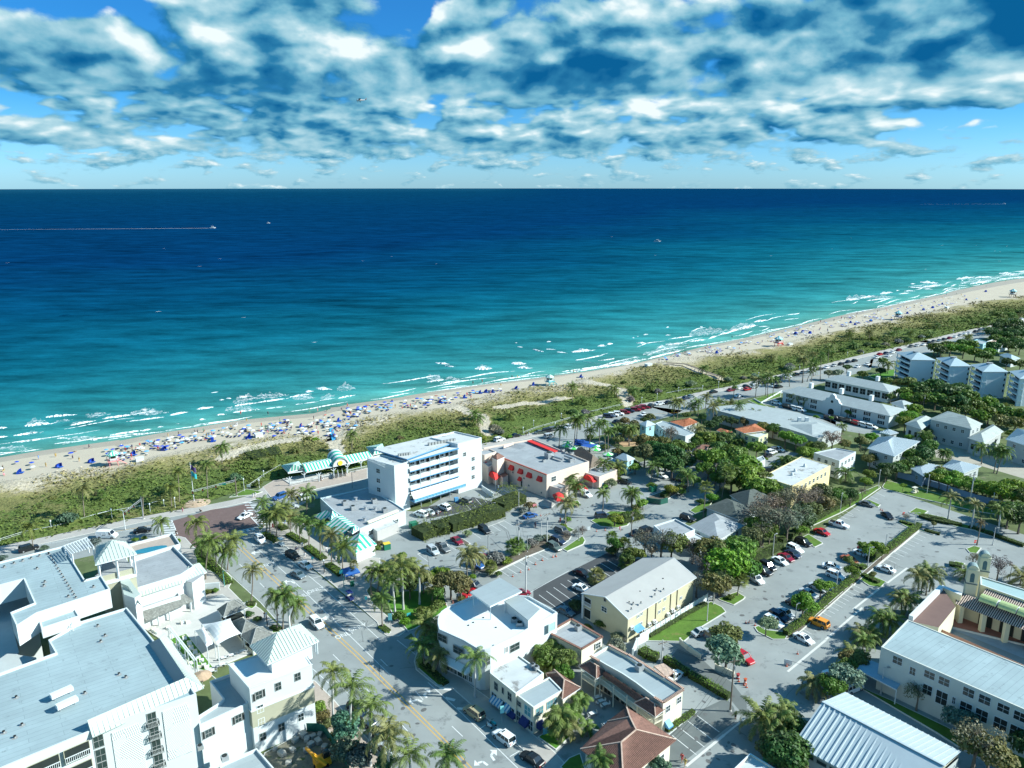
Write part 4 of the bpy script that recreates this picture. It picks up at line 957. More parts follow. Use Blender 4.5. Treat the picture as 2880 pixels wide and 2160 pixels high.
P6=pts([('A',(1340,330,1790,215,1870,330,1370,470))],8.6); b.block(P6,8.6,WHITE,PAVEP,.6,name='terrace_wall',roofname='terrace_floor')
mb=MB(); pool=mat('pool_water',(.03,.20,.27),.15,.1,1); c=q('A',1545,385,8.2); mb.poly(ring(V((c.x,c.y,8.06)),4.2,1.5,16,.5),pool); b.put(mb,'pool')
b.roofplanes([[q('A',1430,882,7.2),q('A',1890,735,7.2),q('A',1860,645,9.1),q('A',1375,800,9.1)]],METAL,'eave_roof',rib=(.7,.1,.09))
Pq=[q('A',1880,735,7),q('A',2130,625,7),q('A',2060,540,7),q('A',1840,640,7)]
b.block(pts([('A',(1420,850,1880,705,1990,735,2110,650,2010,560,1380,760))],7.),7.,WHITE,ROOFG,0,name='porch_wall',roofname='porch_ceiling')
b.hip(Pq,7.05,1.8,METAL,rib=(.7,.1,.09),over=.3,name='corner_roof')
h0,h1=q('A',1420,850,7),q('A',1880,705,7)
for x,y in ((1555,870),(1660,835),(1800,785),(1930,770)): b.winp(h0,h1,'A',x,y,.9,1.5,fm=TRIMG)
Pl=pts([('A',(1420,1020,1870,865,1830,800,1440,925))],5.0); b.block(Pl,5.0,WHITE,ROOFG,.5,name='lower_wall',roofname='lower_roof')
b.roofplanes([[q('A',1515,1130,3.1),q('A',2000,920,3.1),q('A',1910,845,4.6),q('A',1435,1025,4.6)]],SHING,'porch_roof')
mb=MB()
for x,y in ((1650,1185),(1765,1130),(1930,1010),(1985,1040)): p=q('A',x,y,.1); mb.bar((p.x,p.y,0),(p.x,p.y,3.1),.3,TRIM)
b.put(mb,'porch_columns')
mb=MB(); mb.prism(pts([('A',(1240,735,1300,960,1410,1000,1470,960,1330,760))],12.5),0,14.8,WHITE,METAL); b.put(mb,'link_block')
b.roofplanes([[q('A',1310,850,13.6),q('A',1465,965,13.6),q('A',1330,770,15.6),q('A',1250,735,15.6)]],METAL,'link_roof',rib=(.6,.1,.09))
b2=Bld('shade_sail','white tensioned shade sail over the hotel courtyard bar','shade sail',q('Y',1200,480,0))
for cs in (((985,425),(1280,365),(1395,520),(1150,640)),((915,490),(1000,450),(1120,630),(1040,670))):
 P=[q('Y',x,y,4.4 if i%2 else 3.6) for i,(x,y) in enumerate(cs)]; n=8; mb=MB(); cc=sum(P,V((0,0,0)))/4+V((0,0,.9)); G=[[None]*(n+1) for _ in range(n+1)]
 for i in range(n+1):
  for j in range(n+1):
   u,v_=i/n,j/n; p=P[0]*(1-u)*(1-v_)+P[1]*u*(1-v_)+P[2]*u*v_+P[3]*(1-u)*v_; k_=16*u*(1-u)*v_*(1-v_); p=p+V((0,0,1.1*k_)); e_=.10*(4*u*(1-u)*(abs(v_-.5)*2)**2+4*v_*(1-v_)*(abs(u-.5)*2)**2); p=p.lerp(V((cc.x,cc.y,p.z)),e_); G[i][j]=p
 for i in range(n):
  for j in range(n): mb.poly([G[i][j],G[i+1][j],G[i+1][j+1],G[i][j+1]],WHITEC)
 b2.put(mb,'canopy',smooth=True)
 for p in P: mb=MB(); mb.bar((p.x,p.y,0),p,.14,TRIM); b2.put(mb,'post')
for nm,cs,lab in (('gazebo',(1150,275,1215,350,1455,255,1370,165),'dark shingled gazebo roof beside the road island at the hotel'),('gazebo',(1390,540,1500,640,1720,530,1620,455),'dark shingled gazebo roof tucked behind the hotel corner tower'),('gazebo',(1290,410,1400,540,1600,470,1440,390),'small dark shingled roof between the two courtyard gazebos')):
 C4=ql('Y',3.,*cs); bb=Bld(nm,lab,'gazebo',cent(C4)); bb.hip([V((c.x,c.y,0)) for c in C4],3.,1.8,SHING,over=.1,ridge=(.12,TRIMG)); I4=inset([V((c.x,c.y,0)) for c in C4],.5)
 for c in I4: mb=MB(); mb.bar((c.x,c.y,0),(c.x,c.y,3),.22,TRIM); bb.put(mb,'post')
 if 1: mb=MB(); mb.prism(I4,0,.9,CREAM,DARK); bb.put(mb,'counter')
flat('courtyard',pts([('Y',(330,440,640,350,1200,120,1300,200,1420,260,1500,620,1530,720,1100,900,920,1000,640,640))]),CONC,kerb=.11)
flat('artificial_turf',pts([('Y',(650,590,830,530,1110,880,1010,920,900,900))]),LAWNG,kerb=.13)
bb=Bld('pergola','long white beam pergola over the artificial turf of the courtyard','pergola',q('Y',780,620,0)); mb=MB()
for dx in (0,26): mb.bar(q('Y',635+dx,455,3.2),q('Y',905+dx,800,3.2),.22,TRIM)
for i in range(26): u=i/25; mb.bar(q('Y',635,455,3.35).lerp(q('Y',905,800,3.35),u),q('Y',661,455,3.35).lerp(q('Y',931,800,3.35),u),.08,TRIM)
for u in (0,.33,.66,1):
 for dx in (0,26): p=q('Y',635+dx,455,3.2).lerp(q('Y',905+dx,800,3.2),u); mb.bar((p.x,p.y,0),p,.18,TRIM)
bb.put(mb,'beams')
def sofa(k,x,y,rz,lab):
 p=q(k,x,y,.15); e=empty('courtyard_seat',p,lab,'chair','white seats on the courtyard turf',rz); mb=MB(); mb.box((0,0,.22),(.9,.9,.3),TRIM); mb.build('seat',e); mb=MB(); mb.box((0,.4,.55),(.9,.14,.45),CREAM); mb.build('backrest',e); mb=MB(); mb.box((0,0,.42),(.75,.75,.12),WHITEC); mb.build('cushion',e); return e
SEATS=[]
for x,y,r in ((810,585,.5),(860,640,.5),(880,690,.5),(920,730,.5),(950,775,.5),(985,810,2),(1010,860,2),(960,880,3.4),(740,660,2.2),(800,770,2.2),(870,840,2.2),(670,560,2.2),(790,420,2.2),(845,415,2.2),(650,480,1),(1040,880,2),(530,520,1),(500,500,1)): SEATS.append((sofa('Y',x,y,r,'x'),'white cushioned courtyard seat'))
autolabel(SEATS,[('the long white pergola',q('Y',780,620)),('the shade sail',q('Y',1100,560))],'white seats on the courtyard turf')
def parasol(k,x,y,z,r,m,lab,cat='umbrella',m2=None,name='parasol',zz=2.3):
 p=q(k,x,y,z+zz); e=empty(name,(p.x,p.y,z),lab,cat); mb=MB()
 n=12
 for i in range(n): a0,a1=2*math.pi*i/n,2*math.pi*(i+1)/n; mb.poly([(p.x+r*math.cos(a0),p.y+r*math.sin(a0),z+zz),(p.x+r*math.cos(a1),p.y+r*math.sin(a1),z+zz),(p.x,p.y,z+zz+r*.38)],(m2 if m2 and (i//2)%2 else m)); mb.poly([(p.x+r*math.cos(a0),p.y+r*math.sin(a0),z+zz-.15),(p.x+r*math.cos(a1),p.y+r*math.sin(a1),z+zz-.15),(p.x+r*math.cos(a1),p.y+r*math.sin(a1),z+zz),(p.x+r*math.cos(a0),p.y+r*math.sin(a0),z+zz)],m)
 mb.build('canopy',e); mb=MB(); mb.tube([(p.x,p.y,z),(p.x,p.y,z+zz+r*.36)],.05,STEEL,6); mb.lathe([(.35,0),(.35,.08),(0,.1)],CONC,(p.x,p.y,z),10); mb.build('pole',e); return e
parasol('Y',985,960,0,1.9,mat('straw_canvas',(.42,.30,.2),.9,.2,3),'round tan straw parasol beside the hotel metal roof corner')
# -- 2  white corner tower with hipped roof, and link block
PT=pts([('C',(527,255,742,500,1392,250,1240,30))],13.); b=Bld('tower_wing','white tower with beige band and hipped metal roof above the street','building',cent(PT))
b.block(PT,13.,WHITE,ROOFP,.8)
t0,t1=q('C',742,500,13),q('C',1392,250,13); r0=t1;
mb=MB(); P_=inset(PT,-.06); mb.prism(P_,5.2,8.4,BEIGE,bot=True); b.put(mb,'beige_band')
mb=MB(); mb.prism(inset(PT,-.16),8.4,8.6,TRIM,bot=True); mb.prism(inset(PT,-.1),12.9,13.08,TRIM,bot=True,top=False); b.put(mb,'cornice')
for x,y,w_ in ((840,570,1.2),(1040,480,1.0),(1242,380,1.),(855,712,1.),(868,850,1.),(882,1000,1.),(1075,902,1.),(1276,800,1.)): b.winp(t0,t1,'C',x,y,w_,1.4,fm=TRIM if 700<y<860 else TRIMG)
for x,y in ((790,598),(890,548)): b.winp(t0,t1,'C',x,y,.42,1.4,fm=TRIMG,gm=DARK,name='shutter',mull=0)
TH=[q('Y',1480,642,15.6),q('Y',1665,842,15.6),q('Y',2202,595,15.6),q('Y',2010,415,15.6)]; TB=[V((c.x,c.y,0)).lerp(cent(TH),.22) for c in TH]
mb=MB(); mb.prism(TB,12.1,15.5,WHITE); b.put(mb,'lantern_wall'); b.hip([V((c.x,c.y,0)) for c in TH],15.5,2.7,METAL,rib=(.62,.10,.09),over=0,name='lantern_roof')
mb=MB()
for t in (.0,.12): p=V((TH[2].x,TH[2].y,0)).lerp(V((TH[3].x,TH[3].y,0)),t).lerp(cent(TH),.08); mb.bar((p.x,p.y,12.9),(p.x,p.y,15.5),.3,TRIM)
b.put(mb,'lantern_posts')
PM=pts([('C',(205,790,225,885,735,650,560,345,330,425,470,610,440,640))],9.6); b.block(PM,9.6,WHITE,ROOFP,.5,name='link_wall',roofname='link_roof')
m0,m1=q('C',225,885,9.6),q('C',735,650,9.6)
for x,y,w_,g_ in ((318,965,1.1,None),(268,990,.4,DARK),(368,940,.4,DARK),(627,812,1.1,None),(580,838,.4,DARK),(675,790,.4,DARK)): b.winp(m0,m1,'C',x,y,w_,1.4,fm=TRIMG,gm=g_,mull=0 if g_ else 1,name='shutter' if g_ else 'window')
PB=pts([('C',(430,1290,820,1120,1010,1340,500,1600))],3.2); b.block(PB,3.2,WHITE,ROOFP,.5,name='annex_wall',roofname='annex_roof')
acunit('C',490,1245,3.2,1.,parent=b.e); acunit('C',235,1130,9.,.8,parent=b.e)
# -- 3  white beachfront hotel
z=15.2
A_=q('M',1505,625,z); B_=q('N',570,375,z); D_2=q('M',1225,548,z); C_=D_2+(B_-A_)
b=Bld('beachfront_hotel','tall white hotel with blue edged balconies facing the parking lot','building',cent([A_,B_,C_,D_2]))
e=(B_-A_).normalized(); n=V((e.y,-e.x,0)); n=n if n.y<0 else -n; Lh=(B_-A_).length
U=V((0,0,1)); g=lambda p: V((p.x,p.y,0))
ta=onwall(A_,B_,'M',1665,800)[0]; tb=onwall(A_,B_,'N',325,600)[0]
dp=2.2
a0=g(A_);
b.block([a0,a0+e*ta,g(D_2)+e*ta,g(D_2)],z,WHITE,ROOFD,.35,name='stair_block_wall',roofname='stair_block_roof')
b.block([a0+e*tb,g(B_),g(C_),g(D_2)+e*tb],z+1.4,WHITE,ROOFD,.4,name='lift_block_wall',roofname='lift_block_roof')
b.block([a0+e*ta-n*dp,a0+e*tb-n*dp,g(D_2)+e*tb,g(D_2)+e*ta],z-.1,WHITE,ROOFD,0,name='wall',roofname='inner_roof')
RS=[q('M',1290,450,16.2),q('M',2030,285,16.2),q('N',345,358,16.2),q('M',1640,555,16.2)]
mb=MB(); mb.prism(RS,15.75,16.1,BLUEP,ROOFD,bot=True); b.put(mb,'roof')
mb=MB(); mb.prism(inset(RS,1.2),15.0,15.75,WHITE); b.put(mb,'penthouse_wall')
for i,zf in enumerate((12.3,9.3,6.3)):
 mb=MB(); P=[a0+e*ta+n*.5,a0+e*tb+n*.5,a0+e*tb-n*dp,a0+e*ta-n*dp]; mb.prism(P,zf-.18,zf,WHITE,bot=True); mb.prism([a0+e*ta+n*.56,a0+e*tb+n*.56,a0+e*tb+n*.46,a0+e*ta+n*.46],zf-.38,zf-.15,BLUEP,bot=True); mb.prism([a0+e*ta+n*.52,a0+e*tb+n*.52,a0+e*tb+n*.42,a0+e*ta+n*.42],zf-.15,zf+1.05,WHITE,bot=True); b.put(mb,'balcony')
mb=MB(); mb.prism([a0+e*ta+n*.6,a0+e*tb+n*.6,a0+e*tb+n*.4,a0+e*ta+n*.4],15.,15.4,BLUEP,bot=True); mb.prism([a0+e*ta+n*.45,a0+e*tb+n*.45,a0+e*tb-n*dp,a0+e*ta-n*dp],15.03,15.3,WHITE,bot=True); b.put(mb,'top_beam')
w0,w1=a0+e*ta-n*dp,a0+e*tb-n*dp
for zf in (12.3,9.3,6.3,3.6):
 for i in range(5):
  t=(tb-ta)*(i+.5)/5; b.win(w0,w1,t-.8,zf+1.2,1.1,1.9,fm=TRIMG,name='door',gm=DARK,mull=0); b.win(w0,w1,t+.8,zf+1.35,1.5,1.2,fm=TRIM)
mb=MB()
for i in range(1,5): t=ta+(tb-ta)*i/5; mb.bar(a0+e*t+n*.44+U*0,a0+e*t+n*.44+U*15.,.22,WHITE)
b.put(mb,'balcony_columns')
b.roofplanes([[a0+e*ta+n*2.0+U*3.9,a0+e*(tb+.5)+n*2.0+U*3.9,a0+e*(tb+.5)+n*.5+U*5.6,a0+e*ta+n*.5+U*5.6]],WHITE,'canopy_roof',rib=(1.1,.08,.06))
mb=MB(); mb.prism([a0+e*ta+n*2.4,a0+e*(tb+1)+n*2.4,a0+e*(tb+1)-n*.5,a0+e*ta-n*.5],2.75,2.95,BLUEP,bot=True); b.put(mb,'gallery_floor')
gl=mat('blue_gallery_glass',(.12,.35,.5),.2,.1,1); mb=MB(); mb.prism([a0+e*ta+n*2.45,a0+e*(tb+1)+n*2.45,a0+e*(tb+1)+n*2.40,a0+e*ta+n*2.40],2.95,3.9,gl,bot=True); b.put(mb,'gallery_glazing')
b.rail([a0+e*ta+n*2.5,a0+e*(tb+1)+n*2.5],2.9,1.05,name='gallery_railing',sp=1.1)
l0=g(D_2);
for x,y in ((1340,680),(1343,780),(1348,875)): b.winp(l0+U*z,A_,'M',x,y,1.4,1.3,fm=TRIM)
for x,y in ((393,507),(482,555),(482,650),(482,742)): b.winp(A_,B_,'N',x,y,1.1,1.2,fm=TRIM)
mb=MB()
for t in range(9): p=q('N',30+t*32,415-t*6,16.1); mb.box((p.x,p.y,16.5),(.8,.7,.8),TRIMG,.6)
for t in range(5): p=q('M',1560+t*26,525-t*3,16.1); mb.box((p.x,p.y,16.5),(.7,.6,.8),TRIMG,.6)
b.put(mb,'roof_units')
b.rail([q('M',1230,560,z),q('M',1410,640,z)],z-.2,1.,name='terrace_railing')
# -- 4  single storey beach restaurant
P=pts([('M',(738,960,1235,852,1510,1010,1625,1085,1150,1280,870,1085))],4.4); b=Bld('restaurant','low grey roofed restaurant against the white beachfront hotel','building',cent(P)); b.block(P,4.4,mat('pale_blue_stucco',(.5,.6,.62),.8,.05,.5),ROOFG,.35)
for x,y in ((995,1030),(1080,1080),(1300,1010),(1410,1105)): acunit('M',x,y,4.1,1.3,parent=b.e)
for x,y in ((1210,1075),(1310,1080),(1200,1190),(1110,980)): vent(b,'M',x,y,4.1,.4,.8,STEEL)
f0,f1=q('M',870,1085,4.4),q('M',1150,1280,4.4); b.row(f0,f1,5,2.,1.6,1.5)
f0,f1=q('M',1150,1280,4.4),q('M',1625,1085,4.4); b.row(f0,f1,3,2.,1.4,1.3)
mb=MB(); mb.bar(q('M',1230,1215,4.6),q('M',1545,1090,4.6),.9,CREAM,.5); b.put(mb,'roof_beam')
P=pts([('M',(1280,1270,1500,1185,1550,1215,1330,1310))],3.); b.block(P,3.,mat('plain_block',(.42,.41,.39),.9,.05,1),ROOFD,.2,name='store_wall',roofname='store_roof')
b=Bld('striped_awning','green and white striped awning roof with pointed corners beside the palm walk','awning',q('D',1800,250)); GW=[GREENS,WHITEC]
def sl(P,w=.75,nm='awning_slope',mats=GW):
 mb=MB(); slices(mb,P,w,mats); mb.poly([P[0]-U*.35,P[1]-U*.35,P[1],P[0]],WHITEC); return b.put(mb,nm)
sl([q('D',1500,145,3.),q('D',1690,265,3.),q('D',1800,160,4.8),q('D',1640,45,4.8)])
sl([q('D',1410,35,3.),q('D',1510,90,3.),q('D',1600,20,4.8),q('D',1540,-20,4.8)])
sl([q('D',1640,45,4.8),q('D',1800,160,4.8),q('D',1850,140,4.5),q('D',1700,30,4.5)])
def pyr(cs,k,z0,ap,z1,w=.6,nm='awning_peak'):
 C4=ccw(ql(k,z0,*cs)); a=q(k,*ap,z1); mb=MB()
 for i in range(4): slices(mb,[C4[i],C4[(i+1)%4],a],w,GW); mb.poly([C4[i]-U*.35,C4[(i+1)%4]-U*.35,C4[(i+1)%4],C4[i]],WHITEC)
 return b.put(mb,nm)
pyr((1560,50,1590,75,1660,30,1600,5),'D',4.4,(1605,-15),6.0,.5); pyr((1780,195,1810,220,1880,175,1820,150),'D',4.4,(1830,140),6.0,.5); pyr((1700,300,1845,425,2062,332,1925,200),'D',3.2,(1885,220),5.6,.75)
mb=MB(); Q=inset([V((p.x,p.y,0)) for p in ql('D',3.2,1700,300,1845,425,2062,332,1925,200)],.4); mb.prism(Q,0,3.1,WHITE,bot=False); mb.prism(pts([('D',(1530,140,1700,270,1800,200,1660,60))],3.),0,2.9,WHITE); b.put(mb,'wall')
# -- 5  beach pavilion
b=Bld('beach_pavilion','long green and white striped pavilion with round sun gable by the promenade','pavilion',q('M',800,650))
pv=lambda x,y,z: q('M',x,y,z)
sl([pv(590,692,3.2),pv(872,632,3.2),pv(850,560,4.9),pv(560,612,4.9)],.55,'roof_left'); sl([pv(1015,600,3.2),pv(1292,535,3.2),pv(1240,475,4.9),pv(985,520,4.9)],.55,'roof_right')
sl([pv(850,560,4.9),pv(560,612,4.9),pv(545,600,4.4),pv(830,548,4.4)],.55,'roof_back')
pyr((335,622,405,692,578,652,515,578),'M',3.2,(462,612),5.8,.55,'corner_roof'); pyr((1215,430,1285,512,1420,480,1385,395),'M',3.2,(1330,430),5.6,.55,'corner_roof')
fa,fb=pv(872,640,3.),pv(1022,605,3.); bk=(pv(815,548,3.)-fa); mid=(fa+fb)/2; rad=(fb-fa).length/2; ed=(fb-fa).normalized(); mb=MB(); N_=14; rows=[]
for j in range(7):
 t=j/6; rows.append([mid+bk*t+ed*(-math.cos(math.pi*i/N_)*rad*1.05)+U*(math.sin(math.pi*i/N_)*rad*1.0) for i in range(N_+1)])
for j in range(6):
 for i in range(N_): mb.poly([rows[j][i],rows[j][i+1],rows[j+1][i+1],rows[j+1][i]],GW[j%2])
b.put(mb,'barrel_roof'); mb=MB(); fr=[p-bk*.03 for p in rows[0]]; mb.poly(fr,WHITE); b.put(mb,'gable_face')
mb=MB(); cc=mid-bk*.06+U*rad*.38; sy=mat('yellow_sun_paint',(.9,.62,.05),.6,.05,1)
mb.poly([cc+ed*(math.cos(a)*rad*.32)+U*(math.sin(a)*rad*.32) for a in [math.pi*2*i/16 for i in range(16)]],sy); b.put(mb,'sun_emblem')
mb=MB();
for i in range(N_): mb.bar(rows[0][i]-bk*.05,rows[0][i+1]-bk*.05,.22,TRIMG)
b.put(mb,'arch_trim')
for (x,y) in ((425,835),(578,790),(728,792),(882,745),(1025,705),(1165,665)):
 p=pv(x,y,.1); mb=MB(); mb.bar((p.x,p.y,.1),(p.x,p.y,3.2),.26,TRIM)
 for s_ in (-1,1): mb.bar((p.x,p.y,2.3),(p.x+ed.x*s_*.9,p.y+ed.y*s_*.9,3.15),.14,TRIM)
 b.put(mb,'post')
b.rail([pv(440,835,.1),pv(730,775,.1),pv(880,735,.1)],.1,1.,name='railing',sp=.25); b.rail([pv(1025,700,.1),pv(1225,655,.1)],.1,1.,name='railing',sp=.25)
mb=MB(); mb.bar(pv(405,705,3.1),pv(872,640,3.1),.3,TRIM); mb.bar(pv(1020,610,3.1),pv(1290,545,3.1),.3,TRIM); b.put(mb,'eave_beam')
mb=MB(); mb.prism(pts([('M',(345,760,430,815,870,720,850,660))],.4),.1,.35,CONC); b.put(mb,'floor')
for i in range(4):
 mb=MB(); mb.bar(pv(885+i*45,745-i*10,.9),pv(905+i*45-30,690-i*10,.9),.12,TRIM,.9); b.put(mb,'bench')
# -- 6  pink restaurant block
z=7.7
P=pts([('N',(800,550,1245,722,1685,580,1100,345,585,440,640,500))],z); b=Bld('pink_building','pale pink building with red awnings and broad grey roof','building',cent(P)); b.block(P,z,PINK,ROOFG,.5)
l0,l1,l2=q('N',800,550,z),q('N',1245,722,z),q('N',1685,580,z)
mb=MB(); tr=mat('red_tile_edge',(.38,.09,.06),.8,.2,3); mb.bar(l0+U*.05,l1+U*.05,.4,tr,.25); mb.bar(q('N',1060,365,z+.1),q('N',1340,480,z+.1),1.8,RED,.2); b.put(mb,'tile_edge')
for x,y in ((885,620),(980,658),(1070,697),(1178,735)): b.awnp(l0,l1,'N',x,y,2.0,d=.9,h=1.2,m=RED)
b.awnp(l0,l1,'N',972,742,1.4,d=.8,h=.9,m=RED); b.winp(l0,l1,'N',985,815,.7,2.,gm=DARK,mull=0,name='door')
b.winp(l1,l2,'N',1317,762,1.9,1.5,fm=TRIM,mull=1)
for x,y in ((895,695),(1060,830),(1190,905),(1010,755)): b.winp(l0,l1,'N',x,y,.4,.4,fm=TRIMG,mull=0,name='wall_vent')
def domeawn(k,cs,ap,z0,z1,m=RED,nm='dome_awning'):
 C4=ccw(ql(k,z0,*cs)); a=q(k,*ap,z1); mb=MB()
 for i in range(len(C4)):
  p,r=C4[i],C4[(i+1)%len(C4)]; m1,m2=p.lerp(a,.5)+U*.3,r.lerp(a,.5)+U*.3; mb.poly([p,r,m2,m1],m); mb.poly([m1,m2,a],m); mb.poly([p-U*.3,r-U*.3,r,p],m)
 b.put(mb,nm); mb=MB(); c=min(C4,key=lambda p:p.y); mb.bar((c.x,c.y,0),c,.1,TRIM); b.put(mb,'awning_pole')
domeawn('N',(628,710,712,770,765,735,680,675),(685,690),3.2,4.6); domeawn('N',(1305,925,1345,990,1420,985,1425,925,1360,900),(1370,915),2.8,3.8); domeawn('N',(1620,745,1725,795,1780,775,1670,705),(1675,725),2.8,4.0)
domeawn('N',(570,585,625,615,648,600,590,560),(590,575),5.2,6.2)
P=pts([('N',(730,480,805,520,730,552,680,530))],9.2); mb=MB(); mb.prism(P,0,8.8,PINK); b.put(mb,'turret_wall'); b.hip(P,8.8,.9,TILE,over=.2,name='turret_roof')
P=pts([('N',(575,455,655,450,722,480,600,515,500,490))],8.4); b.block(P,8.4,PINK,ROOFG,.4,name='tower_wall',roofname='tower_roof')
P=pts([('N',(575,590,640,640,690,620,700,560,640,540))],6.); b.block(P,6.,PINK,ROOFG,.3,name='porch_wall',roofname='porch_roof')
P=pts([('N',(735,690,800,665,845,715,790,745))],3.6); mb=MB(); mb.prism(P,0,3.4,PINK,TILE); b.put(mb,'entry_block')
P=pts([('N',(1622,690,1790,742,1978,668,1820,618))],4.2); b.block(P,4.2,PINK,ROOFG,.3,name='side_wall',roofname='side_roof');
P=pts([('N',(1245,825,1385,865,1465,835,1340,785))],3.8); b.block(P,3.8,PINK,ROOFG,.3,name='annex_wall',roofname='annex_roof')
for x,y,s_ in ((1270,545,2.2),(1495,585,1.3),(1410,480,1.),(1505,510,1.),(1215,585,.9),(1440,500,.8),(1770,675,1.)): acunit('N',x,y,z-.5 if x<1700 else 3.9,s_,parent=b.e)
mb=MB(); mb.bar(q('N',1290,520,z+.3),q('N',1415,560,z+.3),.7,STEEL,.6); mb.bar(q('N',1430,520,z+.3),q('N',1540,560,z+.3),.7,STEEL,.6); mb.bar(q('N',900,395,z+.3),q('N',795,430,z+.3),.4,PINK,.9)
for i in range(12): mb.bar(q('N',905+i*11,395+i*2,z-.5),q('N',905+i*11,395+i*2,z+.8),.05,STEEL)
b.put(mb,'roof_ducts')
C4=ql('N',3.,1520,485,1700,650,1830,600,1600,455); bb=Bld('thatched_bar','brown palm thatch roof beside the pink building','hut',cent(C4)); bb.hip(C4,3.,2.6,THATCH,over=.5); mb=MB(); mb.prism(inset([g(c) for c in C4],.8),0,3.,WOOD); bb.put(mb,'wall')
GU=mat('green_umbrella_canvas',(.08,.55,.12),.7,.1,2)
for i,(x,y,l) in enumerate(((1462,385,'farthest'),(1450,415,'second from the pink building'),(1525,440,'beside the tall palm'),(1745,420,'in the middle of the garden'),(1752,455,'in front of the blue shade sail'),(1880,505,'nearest the metal roofed cottage'),(1690,400,'beyond the blue shade sail'),(1585,405,'under the blue shade sail'))): parasol('N',x,y,0,1.9,GU,'green and white umbrella in the bar garden, '+l,m2=WHITEC)
for i,cs in enumerate(((1540,345,1700,380,1660,415,1530,410),(1640,395,1780,405,1700,440,1600,420),(1560,350,1640,360,1620,400,1550,380))):
 P=ql('N',3.2+.3*i,*cs); bb=Bld('shade_sail','blue triangular shade sail over the bar garden, '+('largest','front','far left')[i]+' one','shade sail',cent(P)); mb=MB(); mb.poly(P,BLUEC); bb.put(mb,'canopy'); mb=MB(); [mb.bar((p.x,p.y,0),p,.1,TRIM) for p in P]; bb.put(mb,'posts')
def sep(b,name,segs,w,m,h=None):
 for a,c in segs: mb=MB(); mb.bar(a,c,w,m,h); b.put(mb,name)
def col(p,z0,z1): return (V((p[0],p[1],z0)),V((p[0],p[1],z1)))
# -- 7  white building with rounded corners
z=8.9
P=pts([('F',(868,1215,853,1160,853,1110,866,1062,890,1028,930,1000,1010,955,1225,868,1700,862,1800,870,2092,1038)),('E',(1690,-60,1400,82,1340,98,1280,98,1215,58,1120,0))],z)
b=Bld('rounded_corner_building','white flat roofed building with rounded corners and raised roof canopy','building',cent(P)); b.block(P,z,WHITE,ROOFP,.7)
mb=MB(); I=inset(P,-.08); mb.prism(I,z-.45,z-.3,TRIM,bot=True,top=False); b.put(mb,'cornice')
C4=[q('F',1187,836,11.8),q('F',1497,686,11.8),q('F',1726,826,11.8),q('F',1394,984,11.8)]
mb=MB(); mb.prism(C4,11.6,11.95,TRIM,ROOFP,bot=True); b.put(mb,'canopy_roof')
I4=inset([g(c) for c in C4],.5); sep(b,'canopy_post',[col(p,8.1,11.6) for p in I4]+[col((I4[i]+I4[(i+1)%4])/2,8.1,11.6) for i in (0,2)],.14,TRIM)
P2=pts([('F',(1545,925,1700,870,1905,1010,1790,1122))],10.6); b.block(P2,10.6,WHITE,ROOFP,0,z0=8.,name='penthouse_wall',roofname='penthouse_roof')
for x,y in ((1645,1150),(1700,1190)): acunit('F',x,y,8.15,1.2,parent=b.e,rz=0)
for x,y in ((1325,1110),(1220,1160),(1170,1190),(1455,1212),(1430,1400)): vent(b,'F',x,y,8.15,.12,.3)
mb=MB()
for i in range(3): mb.tube([q('F',1790+i*5,1130+i*16,8.5),q('F',1945+i*5,1050+i*16,8.5)],.07,STEEL,6)
b.put(mb,'roof_pipes')
w0,w1=q('E',1215,58,z),q('E',860+0,-250,z); w1=q('F',868,1215,z); e0,e1=q('E',1400,82,z),q('E',1690,-60,z)
for x,y,w_,h_ in ((1650,75,2.4,1.5),(1370,220,1.,1.6)): b.winp(e0,e1,'E',x,y,w_,h_,fm=TRIMG)
b.winp(e0,e1,'F',2035,1190,1.8,1.8,gm=mat('pale_glass',(.35,.5,.48),.3,.1,1),mull=0); b.winp(e0,e1,'E',1563,100,.7,1.2,gm=TRIMG,mull=0,name='wall_unit')
for x,y,w_,h_ in ((1065,110,2.6,1.5),(900,-20,2.4,1.5)): b.winp(w1,w0,'E',x,y,w_,h_,fm=TRIMG)
for t,w_ in ((.25,3.),(.42,2.),(.60,4.6),(.78,1.6),(.9,1.2)): b.win(w1,w0,(w0-w1).length*t,1.7,w_,2.2,fm=TRIM,name='shop_window',mull=2)
b.awn(w1,w0,(w0-w1).length*.55,3.7,(w0-w1).length*.8,d=1.5,h=.5,m=TRIM,name='street_canopy')
# -- 8  cream shop building in front of it
z=6.1
P=pts([('E',(1398,345,1392,318,1405,292,1440,275,1690,153,1952,342,1662,556))],z); b=Bld('cream_shop','cream two storey shop with stained white roof and navy awnings','building',cent(P)); b.block(P,z,CREAM,ROOFD,.25,cap=TRIM,name='upper_wall',roofname='upper_roof')
P2=pts([('E',(1664,562,2010,382,2147,520,1845,700))],z-.5); b.block(P2,z-.5,CREAM,ROOFP,.2,cap=TRIM,name='front_wall',roofname='front_roof')
a0,a1=q('E',1398,345,z),q('E',1662,556,z); c0,c1=q('E',1662,562,z-.5),q('E',1845,700,z-.5); d0,d1=c1,q('E',2147,520,z-.5)
for x,y in ((1458,480),(1598,585)): b.winp(a0,a1,'E',x,y,1.,1.5,fm=TRIMG)
b.winp(a0,a1,'E',1528,525,.5,1.2,fm=TRIMG,mull=0); b.winp(c0,c1,'E',1688,655,1.4,.9,fm=TRIMG); b.winp(c0,c1,'E',1785,735,1.7,1.9,gm=mat('aqua_glass',(.10,.3,.34),.2,.2,1),fm=TRIM)
for x,y in ((1890,745),(1925,725),(2000,675),(2035,655),(2065,635)): b.winp(d0,d1,'E',x,y,.8,1.4,gm=mat('aqua_glass'),fm=TRIMG)
